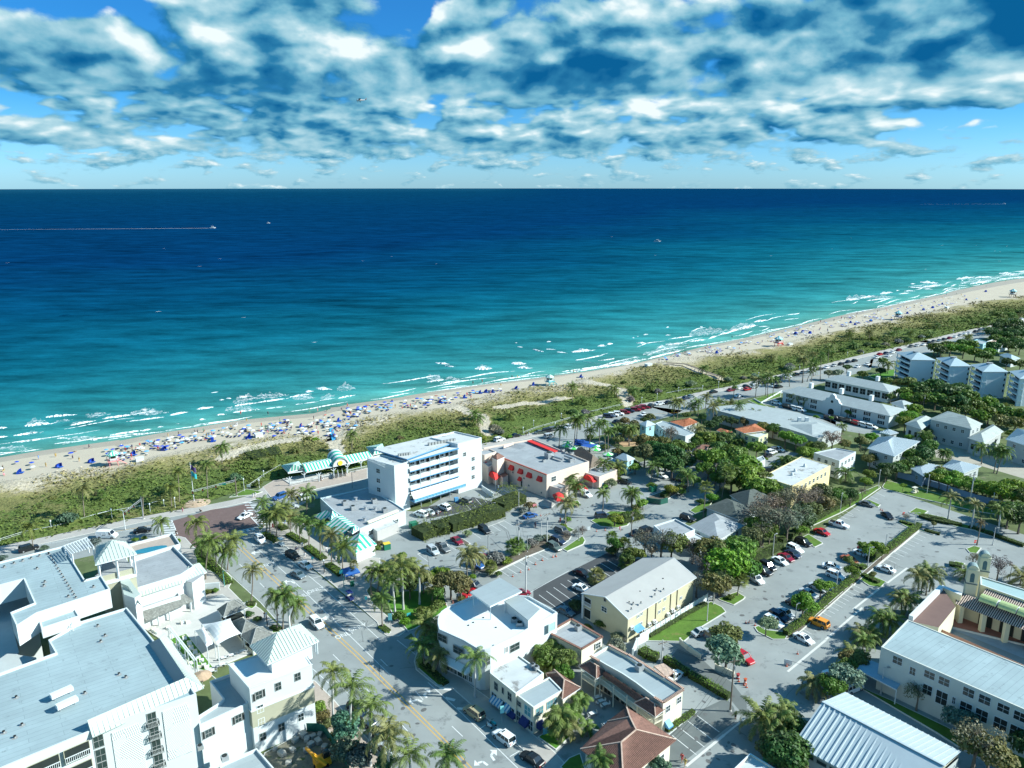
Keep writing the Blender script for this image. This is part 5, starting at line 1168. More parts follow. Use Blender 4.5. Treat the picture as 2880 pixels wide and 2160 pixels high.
BS=[BLUEP,WHITEC]
for x,y,mm in ((1450,585,BS),(1505,620,BS),(1585,665,BS)): b.awnp(a0,a1,'E',x,y,1.5,d=1.,h=.8,mats=BS,name='striped_awning')
for x,y in ((1640,715),(1765,800)): b.awnp(c0,c1,'E',x,y,1.9,d=1.,h=1.,m=NAVY)
b.awnp(d0,d1,'E',1905,835,1.5,d=.9,h=.9,m=NAVY)
for t in (.15,.5,.85): b.win(a0,a1,(a1-a0).length*t,1.5,1.5,2.,fm=TRIM,name='shop_window'); b.win(c0,c1,(c1-c0).length*t,1.5,1.2,2.,fm=TRIM,name='shop_window')
for x,y in ((1835,280),(1875,305)): acunit('E',x,y,z-.25,.8,parent=b.e)
C4=[q('G',130,345,5),q('G',215,305,5),q('G',490,492,5),q('G',300,615,5)]; mb=MB(); mb.prism(inset([g(c) for c in C4],.5),0,4.9,CREAM); b.put(mb,'tile_wing_wall'); b.hip([g(c) for c in C4],4.9,1.4,TILE,rib=(.28,.16,.08),over=0,name='tile_wing_roof',ridge=(.22,TILEP))
# -- 9  cream building with tiled balcony roofs
z=6.3
P=pts([('G',(600,163,782,55,975,158,1110,250,1365,395,1552,512,1347,645,1248,585,1060,440,925,350,745,250))],z)
b=Bld('balcony_building','cream building with pale flat roof, tiled edges and long white balcony','building',cent(P)); b.block(P,z,CREAM,ROOFP,.55,cap=TRIM)
for a,c in (((782,50),(975,152)),((985,150),(1360,385)),((1375,390),(1556,505)),((1556,512),(1350,645)),((1348,648),(1250,592)),((590,165),(680,215))):
 A,B=q('G',*a,z+.1),q('G',*c,z+.1); mb=MB(); mb.bar(A,B,.5,TILE,.16); k=int((B-A).length/.3)
 d=(B-A).normalized(); nn=V((-d.y,d.x,0))
 for i in range(k): p=A+(B-A)*((i+.5)/k); mb.bar(p-nn*.27+U*.1,p+nn*.27+U*.1,.13,TILEP,.08)
 b.put(mb,'tile_coping')
fr=lambda x,y,zz: q('G',x,y,zz)
b.roofplanes([[fr(700,350,4.6),fr(1090,640,4.6),fr(1150,600,5.6),fr(750,330,5.6)]],TILE,'balcony_roof',rib=(.28,.16,.08))
H1=[q('G',468,270,4.6),q('G',655,402,4.6),q('G',775,330,4.6),q('G',590,200,4.6)]; H2=[q('G',1045,652,4.6),q('G',1268,798,4.6),q('G',1362,722,4.6),q('G',1160,590,4.6)]
for H in (H1,H2): b.hip([g(c) for c in H],4.6,1.2,TILE,rib=(.28,.16,.08),over=0,name='corner_roof',ridge=(.2,TILEP))
mb=MB(); Pb=[g(q('G',*c,3.)) for c in ((495,385),(640,480),(690,440),(1250,868),(1340,820),(1240,600),(700,250),(600,200))]; mb.prism(Pb,2.75,2.95,CREAM,bot=True); b.put(mb,'balcony_floor')
b.rail([g(q('G',*c,3.)) for c in ((495,385),(640,480),(690,440),(1250,868),(1340,820))],2.95,1.05,m=CREAM,name='balcony_railing',sp=.22)
sep(b,'balcony_post',[col(q('G',*c,3.),0,4.6) for c in ((500,390),(640,482),(690,445),(830,550),(968,655),(1075,735),(1250,865),(1335,818))],.2,CREAM)
s0,s1=q('G',1347,645,z),q('G',1552,512,z)
for x,y in ((1395,712),(1510,622)): b.winp(s0,s1,'G',x,y,1.1,1.2,fm=TRIM)
b.awnp(s0,s1,'G',1385,825,1.3,d=1.,h=.9,m=BLUEP); n0,n1=q('G',600,163,z),q('G',1248,585,z); b.row(n0,n1,6,1.5,1.6,2.,fm=TRIMG,gm=DARK,name='shop_door',mull=1); b.row(n0,n1,6,4.3,1.,1.6,fm=TRIMG,name='door')
acunit('G',1100,310,5.8,1.2,parent=b.e)
mb=MB(); P3=ql('G',3.2,1250,270,1350,240,1465,325,1385,385); mb.prism(P3,3.0,3.2,TILE,TILEP,bot=True); b.put(mb,'carport_roof'); sep(b,'carport_post',[col(p,0,3.) for p in P3],.2,CREAM)
# -- 10  small flat roofed building between
z=4.6
P=pts([('H',(155,1250,395,1112,715,1298)),('G',(500,98))],z); b=Bld('small_cream_building','small cream building with stained flat roof and tile edging','building',cent(P)); b.block(P,z,CREAM,ROOFG,.45)
P=ccw(P)
for i in range(4):
 A,B=P[i]+U*.1,P[(i+1)%4]+U*.1; mb=MB(); mb.bar(A,B,.5,TILE,.16); b.put(mb,'tile_coping')
acunit('H',465,1220,4.2,1.1,parent=b.e);
for x,y in ((375,82),(470,148)): b.winp(q('G',330,0,z),q('G',500,98,z),'G',x,y,1.1,1.2,fm=TRIMG)
b.winp(q('G',500,98,z),q('G',700,-10,z),'G',670,55,1.4,1.2,fm=TRIM)
# -- 11  tan gabled apartment block
z=6.
A,B=q('H',495,842,z),q('H',1130,478,z); D_,C_=q('H',985,1112,z),q('H',1692,680,z); r0,r1=q('H',745,880,8.1),q('H',1455,475,8.1)
b=Bld('gabled_block','long tan building with pale grey gabled roof beside the dark parking lot','building',cent([A,B,C_,D_]))
W4=inset([g(A),g(B),g(C_),g(D_)],.45); mb=MB(); mb.prism(W4,0,5.9,TAN); Wc=W4
fl=min(range(4),key=lambda i:(W4[i]-g(A)).length); fr_=min(range(4),key=lambda i:(W4[i]-g(D_)).length); bl=min(range(4),key=lambda i:(W4[i]-g(B)).length); br_=min(range(4),key=lambda i:(W4[i]-g(C_)).length)
k=.35; R0=r0.lerp(r1,.015); R1=r1.lerp(r0,.015)
mb.poly([W4[fl]+U*5.9,W4[fr_]+U*5.9,R0-U*.12],TAN); mb.poly([W4[bl]+U*5.9,W4[br_]+U*5.9,R1-U*.12],TAN); b.put(mb,'wall'); b.gable(A,B,C_,D_,z,r0,r1,mat('warm_grey_roof',(.36,.355,.335),.8,.06,.3,stain=(.5,.64,(.29,.29,.27))),TAN)
g0,g1=W4[fl],W4[fr_]; b.winp(g0,g1,'H',735,1010,1.5,1.1,fm=TRIM); b.winp(g0,g1,'H',742,912,.5,.6,fm=TRIMG,gm=DARK,mull=0,name='gable_vent')
b.win(g0,g1,1.3,4.4,2.,1.9,gm=DARK,name='balcony',mull=0); b.win(g0,g1,1.3,1.5,2.,2.2,gm=DARK,name='porch',mull=0); b.rail([g0+(g1-g0).normalized()*.2+V((-.2,-.3,0)),g0+(g1-g0).normalized()*2.4+V((-.2,-.3,0))],3.4,1.,name='balcony_railing',sp=.2)
s0,s1=W4[fr_],W4[br_]
for x,y in ((1120,1055),(1310,925),(1365,900),(1115,1155),(1305,1035),(1352,1005),(1085,1080),(1530,890),(1075,1195)): b.winp(s0,s1,'H',x,y,.8,.6,fm=TRIM,mull=1)
for x,y in ((1190,1160),(1240,1130),(1260,1150),(1385,1055),(1430,1015),(1450,1035),(1490,980),(1010,1195),(1120,1220),(1160,1235)):
 t,zz=onwall(s0,s1,'H',x,y); e_=(s1-s0).normalized(); nn=V((e_.y,-e_.x,0)); p=g(s0)+e_*t+nn*.35; mb=MB(); mb.box((p.x,p.y,max(.35,zz)),(.85,.45,.7),TRIM,math.atan2(e_.y,e_.x)); c=V((p.x,p.y,max(.35,zz)))+nn*.235; ex=e_
 mb.poly([c+ex*(.26*math.cos(a))+U*(.26*math.sin(a)) for a in [i*.524 for i in range(12)]],DARK); b.put(mb,'cooling_unit')
for x,t_ in ((1183,.0),(1268,0),(1415,0),(1480,0)):
 t,zz=onwall(s0,s1,'H',x,1000); e_=(s1-s0).normalized(); nn=V((e_.y,-e_.x,0)); p=g(s0)+e_*t+nn*.1; mb=MB(); mb.bar((p.x,p.y,1.5),(p.x,p.y,5.6),.13,WOOD); b.put(mb,'downpipe')
for x,y in ((970,805),(1105,835),(1275,808),(1350,806),(1345,702),(1325,602),(1260,862),(1115,947),(1035,952),(993,945),(1015,1010)): vent(b,'H',x,y,6.9,.1,.3)
mb=MB(); t,zz=onwall(s0,s1,'H',1060,1200); e_=(s1-s0).normalized(); nn=V((e_.y,-e_.x,0)); p=g(s0)+e_*t; mb.poly([p-e_*1.4+U*2.9,p+e_*1.4+U*2.9,p+e_*1.4+nn*1.6+U*2.3,p-e_*1.4+nn*1.6+U*2.3],mat('blue_sheet',(.12,.3,.45),.4,.2,1)); b.put(mb,'side_awning')
mb=MB(); a=g(W4[fl]);
sep(b,'porch_post',[col(a+V((-.25,-.35,0)),0,5.9)],.4,TRIM)
mb=MB(); F0,F1=q('H',1100,1345),q('H',1805,915); mb.bar(F0+U*.9,F1+U*.9,.08,TRIM,1.7); n=14
e=empty('white_fence',(F0.x,F0.y,0),'long white panel fence between the tan building and the grass','fence'); mb.build('panel',e)
for i in range(n+1): p=F0.lerp(F1,i/n); mb=MB(); mb.bar(p,p+U*1.95,.16,TRIM); mb.build('post',e)
# -- 12  hipped tile roof at the bottom
b=Bld('tiled_pavilion','brown clay tile hipped roof at the bottom edge beside the striped lot','building',q('G',950,1050))
zc=4.3; rz_=6.6
pL,pF,pR,pB=q('G',488,1132,zc),q('G',935,1470,zc),q('G',1482,1036,zc),q('G',1120,790,zc); t0=q('G',912,1062,rz_); t1=q('G',1066,934,rz_); wl,wt=q('G',770,845,zc),q('G',968,700,zc); wr=q('G',1000,800,rz_-.2)
b.roofplanes([[pL,pF,t0],[pF,pR,t1,t0],[pR,pB,wt,wr,t1],[wl,pL,t0,t1,wr],[wt,wl,wr]],TILE,'roof',rib=(.30,.17,.09),ridge=TILE)
mb=MB()
for a,c in ((pL,t0),(pF,t0),(t0,t1),(t1,pR),(t1,wr),(wr,wt),(wr,wl)): mb.bar(a+U*.08,c+U*.08,.24,TILEP,.16)
b.put(mb,'ridge_tiles'); mb=MB(); W=inset([g(p) for p in (pL,pF,pR,wt,wl)],.7); mb.prism(W,0,4.35,CREAM); b.put(mb,'wall')
Wc=ccw(W);
iF=min(range(5),key=lambda i:(Wc[i]-g(pF)).length); iR=min(range(5),key=lambda i:(Wc[i]-g(pR)).length); b.row(Wc[iF],Wc[iR],4,1.8,1.2,1.5,fm=TRIM)
# -- 13  roof at bottom edge right of the lot
z=4.; P=pts([('W',(100,1560,515,1162,1030,1475,1200,1580,700,2000))],z); b=Bld('bottom_edge_building','patched white flat roof cut by the bottom edge beyond the alley','building',cent(P)); b.block(P,z,CREAM,ROOFD,.3,cap=TRIM)
# -- 14  ribbed white metal roof hall
zr,ze=7.6,4.6
r0,r1=q('K',365,567,zr),q('K',1482,1152,zr); a0,a1=q('K',98,950,ze),q('K',1130,1500,ze); c0,c1=q('K',578,474,ze+.8),q('K',1637,1022,ze+.8)
b=Bld('metal_roof_hall','hall with bright ribbed white metal gable roof at the lower right','building',cent([a0,a1,c0,c1]))
b.roofplanes([[a1,a0,r0,r1]],METALW,'front_roof',rib=(.95,.30,.16)); b.roofplanes([[c0,c1,r1,r0]],METALW,'rear_roof',rib=(.95,.18,.08))
mb=MB(); mb.bar(r0+U*.1,r1+U*.1,.4,METALW,.12); b.put(mb,'ridge_cap')
mb=MB(); W=[g(a0.lerp(c0,.04)),g(a1.lerp(c1,.04)),g(c1.lerp(a1,.04)),g(c0.lerp(a0,.04))]; mb.prism(W,0,ze-.1,GREYW,top=False); mb.poly([W[1]+U*(ze-.1),W[2]+U*(ze+.6),r1-U*.1],CREAM); mb.poly([W[0]+U*(ze-.1),W[3]+U*(ze+.6),r0-U*.1],CREAM); mb.poly([W[2]+U*(ze-.1),W[3]+U*(ze-.1),W[3]+U*(ze+.7),W[2]+U*(ze+.7)],GREYW); b.put(mb,'wall')
b.row(W[0],W[1],7,3.2,1.6,.6,fm=TRIMG,mull=0)
# -- 15  long white school building
z=9.2
A=q('K',905,62,z); B=q('K',2212,632,z); e_=(B-A).normalized(); B=A+e_*62; K0=q('J',705,1392,z); C_=K0+e_*62
P=[A,B,C_,K0]; b=Bld('white_school_building','long white two storey building with pale roof and rows of dark windows','building',cent(P)); b.block(P,z,mat('offwhite_stucco',(.55,.56,.50),.8,.06,.4,stain=(.3,.66,(.45,.46,.42))),ROOFW,.12)
for x,y,w_,h_ in ((1055,188,1.7,1.5),(1193,285,1.,1.5),(1348,320,1.8,1.4),(1481,380,1.8,1.5),(1705,480,1.8,1.6),(1852,548,1.8,1.6),(2024,627,1.8,1.5),(2175,700,1.8,1.6),(1328,455,1.6,1.9),(1458,530,1.9,2.6),(1570,553,.5,1.3),(1680,620,1.9,2.),(1823,690,1.9,2.2),(1994,770,2.,2.2),(2145,838,2.,2.),(2330,780,1.8,1.6),(2310,915,2.,2.)):
 b.winp(A,B,'K',x,y,w_,h_,fm=TRIM,gm=GLASS if y<450 or 600>y>400 and w_==1.8 else DARK,mull=1)
mb=MB(); C4=[q('K',757,150,3.6),q('K',1137,312,3.6),q('K',1045,460,3.2),q('K',683,272,3.2)]; mb.prism(C4,3.1,3.35,TRIM,mat('blue_grey_canopy',(.3,.4,.48),.6,.06,1),bot=True); b.put(mb,'canopy'); sep(b,'canopy_post',[col(p,0,3.2) for p in C4],.16,TRIM)
# -- 16  mission style courtyard building
z=8.4
b=Bld('mission_building','mission style building with two bell towers and terracotta courtyard roofs','building',q('J',1900,1400))
MIS=mat('mission_stucco',(.60,.56,.40),.8,.06,.4)
jp=lambda x,y,zz: q('J',x,y,zz)
P=[jp(730,1375,6.6),jp(1160,965,6.6),jp(1330,1205,6.6),jp(1110,1475,6.6),jp(775,1400,6.6)]; mb=MB(); mb.prism(P,0,6.2,MIS,mat('brown_membrane',(.16,.10,.085),.9,.08,.4)); b.put(mb,'west_wing')
mb=MB(); mb.bar(jp(745,1380,6.6),jp(1140,985,6.6),.9,TRIM,1.2); b.put(mb,'west_parapet')
mb=MB(); mb.prism([g(p) for p in (jp(1150,950,6.6),jp(1410,1050,6.6),jp(1400,1085,6.6),jp(1160,985,6.6))],0,6.7,MIS,TRIM); b.put(mb,'porch_block')
lo0,lo1=jp(1325,1195,4.7),jp(2212,1530,4.7); d=(lo1-lo0).normalized()
lo1=lo0+d*40; n_=V((-d.y,d.x,0)); dep=(jp(1440,1060,6.1)-lo0).dot(n_); U1=lo0+n_*dep+U*1.4; TD=mat('dark_tile_gap',(.035,.02,.018),.9,.1,1); TL=mat('light_barrel_tile',(.52,.42,.36),.8,.15,3)
mb=MB(); pl=[lo0,lo1,lo0+d*40+n_*dep+U*1.4,U1-d*1.5]; mb.poly(pl,TD); ribs(mb,pl,.42,.24,.12,TL); ax=jp(1620,1125,6.1); s_=(ax-lo0).dot(d); dep2=(jp(1700,985,7.3)-lo0).dot(n_)
pl2=[lo0+d*s_+n_*dep+U*1.4,lo1+n_*dep+U*1.4,lo1+n_*dep2+U*2.6,lo0+d*s_+n_*dep2+U*2.6]; mb.poly(pl2,TD); ribs(mb,pl2,.42,.24,.12,TL); b.put(mb,'arcade_roof')
P=[lo0+n_*.6,lo1+n_*.6,lo1+n_*dep2,lo0+n_*dep2]; mb=MB(); mb.prism([g(lo0+n_*3.2),g(lo1+n_*3.2),g(lo1+n_*dep2),g(lo0+n_*dep2)],0,4.6,MIS); b.put(mb,'wall')
w0,w1=g(lo0+n_*3.2),g(lo1+n_*3.2); b.row(w0,w1,8,2.,2.6,3.2,gm=DARK,fm=WOOD,name='door',mull=0)
for i in range(9): p=lo0+d*(1+i*4.55)+n_*.7; mb=MB(); mb.bar((p.x,p.y,0),(p.x,p.y,4.75),.95,MIS); b.put(mb,'arcade_pillar')
P=[jp(1390,1120,z),jp(1460,1060,z),jp(1650,800,z),jp(2212,965,z)+d*12]; P=[g(lo0+d*2+n_*dep2),g(jp(1650,800,z)),g(jp(1650,800,z)+ (jp(2212,965,z)-jp(1650,800,z)).normalized()*34),g(lo1+n_*dep2)]; b.block(P,z-.6,MIS,mat('aqua_membrane',(.30,.42,.42),.8,.06,.4),.25,name='hall_wall',roofname='hall_roof',cap=TRIM)
def tower(k,fl,fr,zt,nm='bell_tower'):
 a,c=q(k,*fl,zt),q(k,*fr,zt); e_=(c-a).normalized(); w_=(c-a).length; nn=V((-e_.y,e_.x,0));
 ctr=g((a+c)/2+nn*w_*.5); tb=empty(nm,ctr); tb.parent=b.e; tb.location=ctr-b.e.location
 def sq(s,zz): return [g(ctr+e_*(sx*w_*s/2)+nn*(sy*w_*s/2)) for sx,sy in ((-1,-1),(1,-1),(1,1),(-1,1))]
 def bd(mb,name): o=mb.build(name); o.parent=tb; o.location=V((0,0,0));
 mb=MB(); mb.prism(sq(1,0),0,zt,MIS); mb.prism(sq(1.12,0),zt-3.4,zt-3.15,mat('stone_band',(.12,.15,.15),.8,.1,1),bot=True); mb.prism(sq(1.1,0),zt-.1,zt+.1,MIS,bot=True)
 N=10
 for side in (-1,1):   # rounded gables
  base=ctr+nn*(side*w_*.45)
  arc=[base+e_*(math.cos(math.pi*i/N)*w_*.5)+U*(zt+math.sin(math.pi*i/N)*w_*.52) for i in range(N+1)]; arc2=[p+nn*(-side*w_*.9) for p in arc]
  if side==-1:
   for i in range(N): mb.poly([arc[i],arc[i+1],arc2[i+1],arc2[i]],mat('tower_cap',(.20,.27,.27),.7,.1,1))
  mb.poly(arc,MIS)
 for p0,ax in ((ctr-nn*w_*.51,e_),(ctr+e_*w_*.51,nn)):
  c_=p0; mb.poly([c_-ax*w_*.2+U*(zt-2.9),c_+ax*w_*.2+U*(zt-2.9),c_+ax*w_*.2+U*(zt-1.2)]+[c_+ax*(math.cos(math.pi*i/6)*w_*.2)+U*(zt-1.2+math.sin(math.pi*i/6)*w_*.25) for i in range(1,6)]+[c_-ax*w_*.2+U*(zt-1.2)],mat('louvre',(.06,.12,.14),.6,.2,2))
 mb.v=[(x-ctr.x,y-ctr.y,zz) for x,y,zz in mb.v]; bd(mb,'shaft')
tower('J',(1487,745),(1630,770),12.); tower('J',(1650,590),(1790,610),12.)
for x0,y0 in ((1715,1075),(1965,1165),(2215,1255)):
 c=jp(x0+50,y0+85,6.6); mb=MB(); rows=[]
 for j in (0,1):
  rows.append([c+d*((j-.5)*3.4)+n_*(math.cos(math.pi*i/8)*1.5)+U*(math.sin(math.pi*i/8)*1.1) for i in range(9)])
 for i in range(8): mb.poly([rows[0][i],rows[0][i+1],rows[1][i+1],rows[1][i]],mat('yellowed_skylight',(.42,.5,.22),.25,.2,1.5,spec=.6))
 mb.poly(rows[0],TRIM); mb.poly(rows[1],TRIM); b.put(mb,'skylight')
for cs,m_ in ((((1230,1500),(1310,1370),(2212,1750),(2212,1900)),mat('patio_tile',(.28,.33,.36),.7,.1,1)),):
 flat('courtyard',[jp(*c,0) for c in cs],m_,z=.03)
flat('courtyard_steps',[jp(1300,1340,0),jp(2300,1680,0),jp(2300,1760,0),jp(1230,1500,0),jp(1150,1500,0)],mat('terracotta_paving',(.33,.14,.10),.8,.1,1),kerb=.3)
b.roofplanes([[jp(800,1400,4.),jp(2212,2020,4.),jp(2212,1985,4.6),jp(830,1385,4.6)]],mat('salmon_roof',(.42,.22,.16),.8,.1,1),'lean_to_roof',rib=(.5,.15,.06))
# -- 17  houses in the middle block
def house(name,lab,k,C4,z,rise,roof,wall,rib=None,over=.4,apex=False,ins=None,wz=None,rm=None,ridge=None,nw=3,cat='house'):
 C=ccw(ql(k,z,*C4)); bb=Bld(name,lab,cat,cent(C)); mb=MB(); W=inset([g(c) for c in C],over+.1); mb.prism(W,0,z-.02,wall,top=False); bb.put(mb,'wall'); bb.hip([g(c) for c in C],z,rise,roof,rib=rib,over=0,apex=apex,ins=ins,rm=rm,ridge=ridge)
 for i in range(4):
  a,c=W[i],W[(i+1)%4]; dd=c-a; nn=V((dd.y,-dd.x,0))
  if nn.y<0: bb.row(a,c,max(1,int(dd.length/3.4)),z*.5 if z<4.2 else z*.78,1.1,1.2,fm=TRIM);
  if nn.y<0 and z>=4.2: bb.row(a,c,max(1,int(dd.length/3.4)),1.5,1.1,1.3,fm=TRIM)
 return bb
def flatb(name,lab,k,C,z,wall,roof,par=.3,cat='building',nw=True,cap=None):
 P=ql(k,z,*C); bb=Bld(name,lab,cat,cent(P)); bb.block(P,z,wall,roof,par,cap=cap); P=ccw(P)
 if nw:
  for i in range(len(P)):
   a,c=g(P[i]),g(P[(i+1)%len(P)]); dd=c-a; nn=V((dd.y,-dd.x,0))
   if nn.y<0 and dd.length>3:
    for zz in ([z*.5] if z<4.6 else [1.6,z*.72]): bb.row(a,c,max(1,int(dd.length/3.)),zz,1.1,1.2,fm=TRIM)
 return bb
house('dark_roof_house','house with dark hipped shingle roof beside the leaning palm','O',(1040,1055,1270,965,1600,1080,1390,1190),3.4,2.2,SHINGD,GREYW)
house('dark_roof_house','house with dark hipped roof and brick chimney behind tall trees','O',(1298,930,1530,850,1775,965,1480,1060),4.,2.4,SHINGD,GREYW)
mb=MB();
house('stained_roof_house','bungalow with stained grey hipped roof behind the gabled block','O',(880,1250,1140,1115,1455,1245,1180,1400),3.2,1.6,ROOFG,mat('pale_blue_stucco'))
flatb('white_bungalow','small flat grey roofed bungalow with white parapet by the lane','O',(510,1245,735,1175,940,1285,700,1400),3.6,WHITE,ROOFG,.4)
flatb('white_annex','low white roofed annex beside the bare brown trees','H',(1545,290,1680,220,1835,300,1700,370),2.8,WHITE,ROOFD,.2,nw=False)
house('blue_turret_house','pale blue turret with grey hipped roof near the coast road','O',(358,190,455,160,533,195,430,222),6.4,1.3,METALW,mat('aqua_stucco',(.35,.62,.66),.8,.05,.5),over=.3)
flatb('pale_blue_roof_house','long pale blue flat roof behind the small turret','O',(530,185,600,160,720,190,935,290,840,320,640,270),4.2,WHITE,ROOFP,.2)
house('orange_tile_house','house with bright orange clay tile roof by the coast road','O',(675,170,880,130,975,178,830,225),4.6,1.2,TILEO,WHITE,rib=(.5,.25,.08))
house('orange_tile_house','yellow house with orange clay tile roof left of the long grey roof','O',(1350,245,1560,190,1675,262,1450,290),5.6,1.1,TILEO,YELL,rib=(.5,.25,.08))
flatb('yellow_house_wing','flat roofed pale yellow wing in front of the orange tile roof','O',(1425,290,1565,260,1697,292,1600,335),5.,mat('pale_yellow_stucco',(.6,.62,.35),.8,.05,.5),ROOFD,.3)
house('tan_tile_house','house with faded tan tile roof among dense trees','O',(1010,480,1170,415,1255,445,1090,520),4.4,1.2,TILEP,PINK,rib=(.5,.25,.08))
house('tan_tile_house','small faded brown tile roof left of the tan tile roof','O',(920,470,960,420,1100,410,1020,480),4.,1.,TILE,PINK,rib=(.5,.25,.08))
house('pink_tile_house','reddish tile roof glimpsed between palms below the orange roof','O',(1160,260,1200,235,1330,275,1290,310),3.6,.8,TILEO,WHITE)
flatb('white_garage','low white flat garage beside the parked cars under the utility pole','O',(1510,570,1640,520,1670,560,1540,620),2.8,WHITE,ROOFP,.2,nw=False)
house('metal_cottage','cottage with pale metal hipped roof beside the thatched bar','N',(1955,540,2030,495,2160,550,2080,585),5.,1.4,METALW,mat('aqua_stucco'),over=.3)
house('metal_cottage','low ribbed metal roof in front of the hipped cottage','N',(1868,580,1905,540,2060,600,2010,630),3.4,.6,METALW,WOOD,rib=(.5,.2,.08),over=.2)
b=flatb('yellow_apartments','yellow two storey apartment house with stained white roof','O',(1640,735,2040,530,2345,624,1950,838),7.2,YELL,ROOFD,.12)
for x,y in ((1975,685),(1945,725),(2075,635)):
 p=q('O',x,y,7.1); mb=MB(); mb.lathe([(.5,0),(.45,.5),(.05,1.1)],WHITE,p,8); b.put(mb,'roof_vent')
P=ql('P',5.2,1987,1147,2110,1135,2250,1163,2367,1207,2300,1233,2215,1206); b=Bld('long_grey_roof_building','long low building with pale grey roof left of the shuttered villa','building',cent(P)); b.block(P,5.2,GREYW,SHINGL,0)
P=ccw([g(p) for p in P])
for i in range(len(P)):
 a,c=P[i],P[(i+1)%len(P)]; dd=c-a
 if dd.x*1>0 and V((dd.y,-dd.x)).y<0 and dd.length>6: b.row(a,c,int(dd.length/4),2.6,1.3,1.4,fm=TRIMG)
b.hip([g(p) for p in ql('R',5.2,110,930,370,905,590,975,330,1030)],5.2,1.6,SHINGL,over=.1,name='end_roof')
for x,y in ((215,885),(280,885)): p=q('R',x,y,6); mb=MB(); mb.box((p.x,p.y,6.),(1.2,1.2,1.8),WHITE); b.put(mb,'chimney')
# -- 18  right hand block
b=flatb('white_cube_house','small white two storey house with grey flat roof beside the yellow apartments','Q',(35,490,262,442,470,480,300,575),6.4,WHITE,ROOFG,.3,cat='house')
b=house('metal_roof_house','house with silver metal hipped roof among trees above the car park','Q',(585,445,700,330,1135,372,870,532),6.4,2.6,METALW,GREYW,rib=(.7,.2,.1),over=.5)
p=q('Q',870,440,7.6);
house('metal_roof_cottage','small silver hipped roof behind the metal roofed house','Q',(710,280,800,245,912,285,820,305),5.,1.1,METALW,GREYW,rib=(.7,.2,.1))
house('low_metal_roof_house','low white metal roof behind the palm hedge, left one','Q',(1030,650,1140,585,1350,625,1170,735),4.,.9,METALW,mat('blue_stucco',(.2,.3,.42),.8,.05,1),rib=(.8,.16,.08))
house('low_metal_roof_house','low white hipped metal roof behind the palm hedge, right one','Q',(1362,632,1470,560,1770,632,1590,705),4.,1.5,METALW,GREYW,rib=(.8,.16,.08))
b=house('unfinished_villa','large unfinished grey villa with strips of underlay on several hipped roofs','Q',(1230,140,1420,60,1785,190,1670,245),8.4,2.6,mat('underlay_roof',(.36,.40,.37),.85,.1,.4,stain=(.7,.62,(.05,.055,.05)),seam=(.3,1.2,20,.5)),GREYW)
UR=mat('underlay_roof')
for cs,z_,r_ in (((975,190,1140,110,1300,150,1150,250),6.,1.6),((1335,165,1480,100,1560,140,1500,200),8.,1.4),((1625,335,1890,195,2000,270,1800,395),5.6,1.8)):
 C=ccw(ql('Q',z_,*cs)); mb=MB(); mb.prism(inset([g(c) for c in C],.6),0,z_,GREYW); b.put(mb,'wing_wall'); b.hip([g(c) for c in C],z_,r_,UR,over=0,name='wing_roof'); Wp=inset([g(c) for c in C],.6)
 for i in range(4):
  a,c=Wp[i],Wp[(i+1)%4]; dd=c-a
  if -dd.x<0 and dd.length>3: b.row(a,c,2,z_*.5,1.2,2.,gm=DARK,fm=GREYW,name='opening',mull=0)
house('blue_roof_house','grey house with blue tinted hipped metal roof at the right edge','Q',(2020,350,2140,240,2400,330,2330,450),7.4,2.2,mat('blue_metal_roof',(.38,.47,.50),.4,.05,1),GREYW,rib=(.8,.16,.08))
mb=MB(); W_=[q('Q',900,745),q('Q',1300,855),q('Q',1700,985),q('Q',2212,1110),q('Q',2500,1190)]
for i in range(4): mb.bar(W_[i]+U*1.,W_[i+1]+U*1.,.3,mat('blue_stucco'),2.)
tag(mb.build('garden_wall',loc=(W_[0].x,W_[0].y,0)),'long blue grey garden wall behind the car park under the palm hedge','wall')
# -- 19  shuttered villa and its neighbour
def villa(lab,eave,ridge,rend,z,rise,chim,n=9,floors=2):
 F0,F1=q('R',*eave[0],z),q('R',*eave[1],z); E1=q('R',*eave[2],z); dd=(F1-F0).normalized(); nn=V((-dd.y,dd.x,0)); dep=(E1-F1).dot(nn)
 P=[F0,F1,F1+nn*dep,F0+nn*dep]; bb=Bld('shuttered_villa',lab,'building',cent(P)); mb=MB(); W=inset([g(p) for p in P],.4); mb.prism(W,0,z,WHITE,top=False); bb.put(mb,'wall'); bb.hip([g(p) for p in P],z,rise,SHINGL,over=.2)
 a,c=W[0],W[1]
 return bb,g(F0)+nn*.4,g(F1)+nn*.4,dd,nn
b,a,c,dd,nn=villa('long white villa with black shutters and curved central gable',((60,635),(1022,852),(1143,790)),None,None,5.4,2.2,None)
L_=(c-a).length
for zz in (4.,1.7):
 for i in range(8):
  t=L_*(i+.6)/8.2
  if i==4: continue
  b.win(a,c,t,zz,1.3,1.3,fm=TRIM);
  for s_ in (-1,1): b.win(a,c,t+s_*1.1,zz,.5,1.4,fm=BLACK,gm=BLACK,name='shutter',mull=0,frame=.02)
t,zz=onwall(a,c,'R',510,760); m=g(a)+dd*t; mb=MB(); prof=[(-4.2,0),(-4.2,5.6),(-3.2,6.),(-2.6,7.2),(-1.4,7.6),(-.9,8.8),(0,9.3),(.9,8.8),(1.4,7.6),(2.6,7.2),(3.2,6.),(4.2,5.6),(4.2,0)]
f=[m+dd*x-nn*.7+U*y for x,y in prof]; r=[p+nn*1.2 for p in f]; mb.poly(f,WHITE); mb.poly(r[::-1],WHITE)
for i in range(len(f)-1): mb.poly([f[i],f[i+1],r[i+1],r[i]],TRIM)
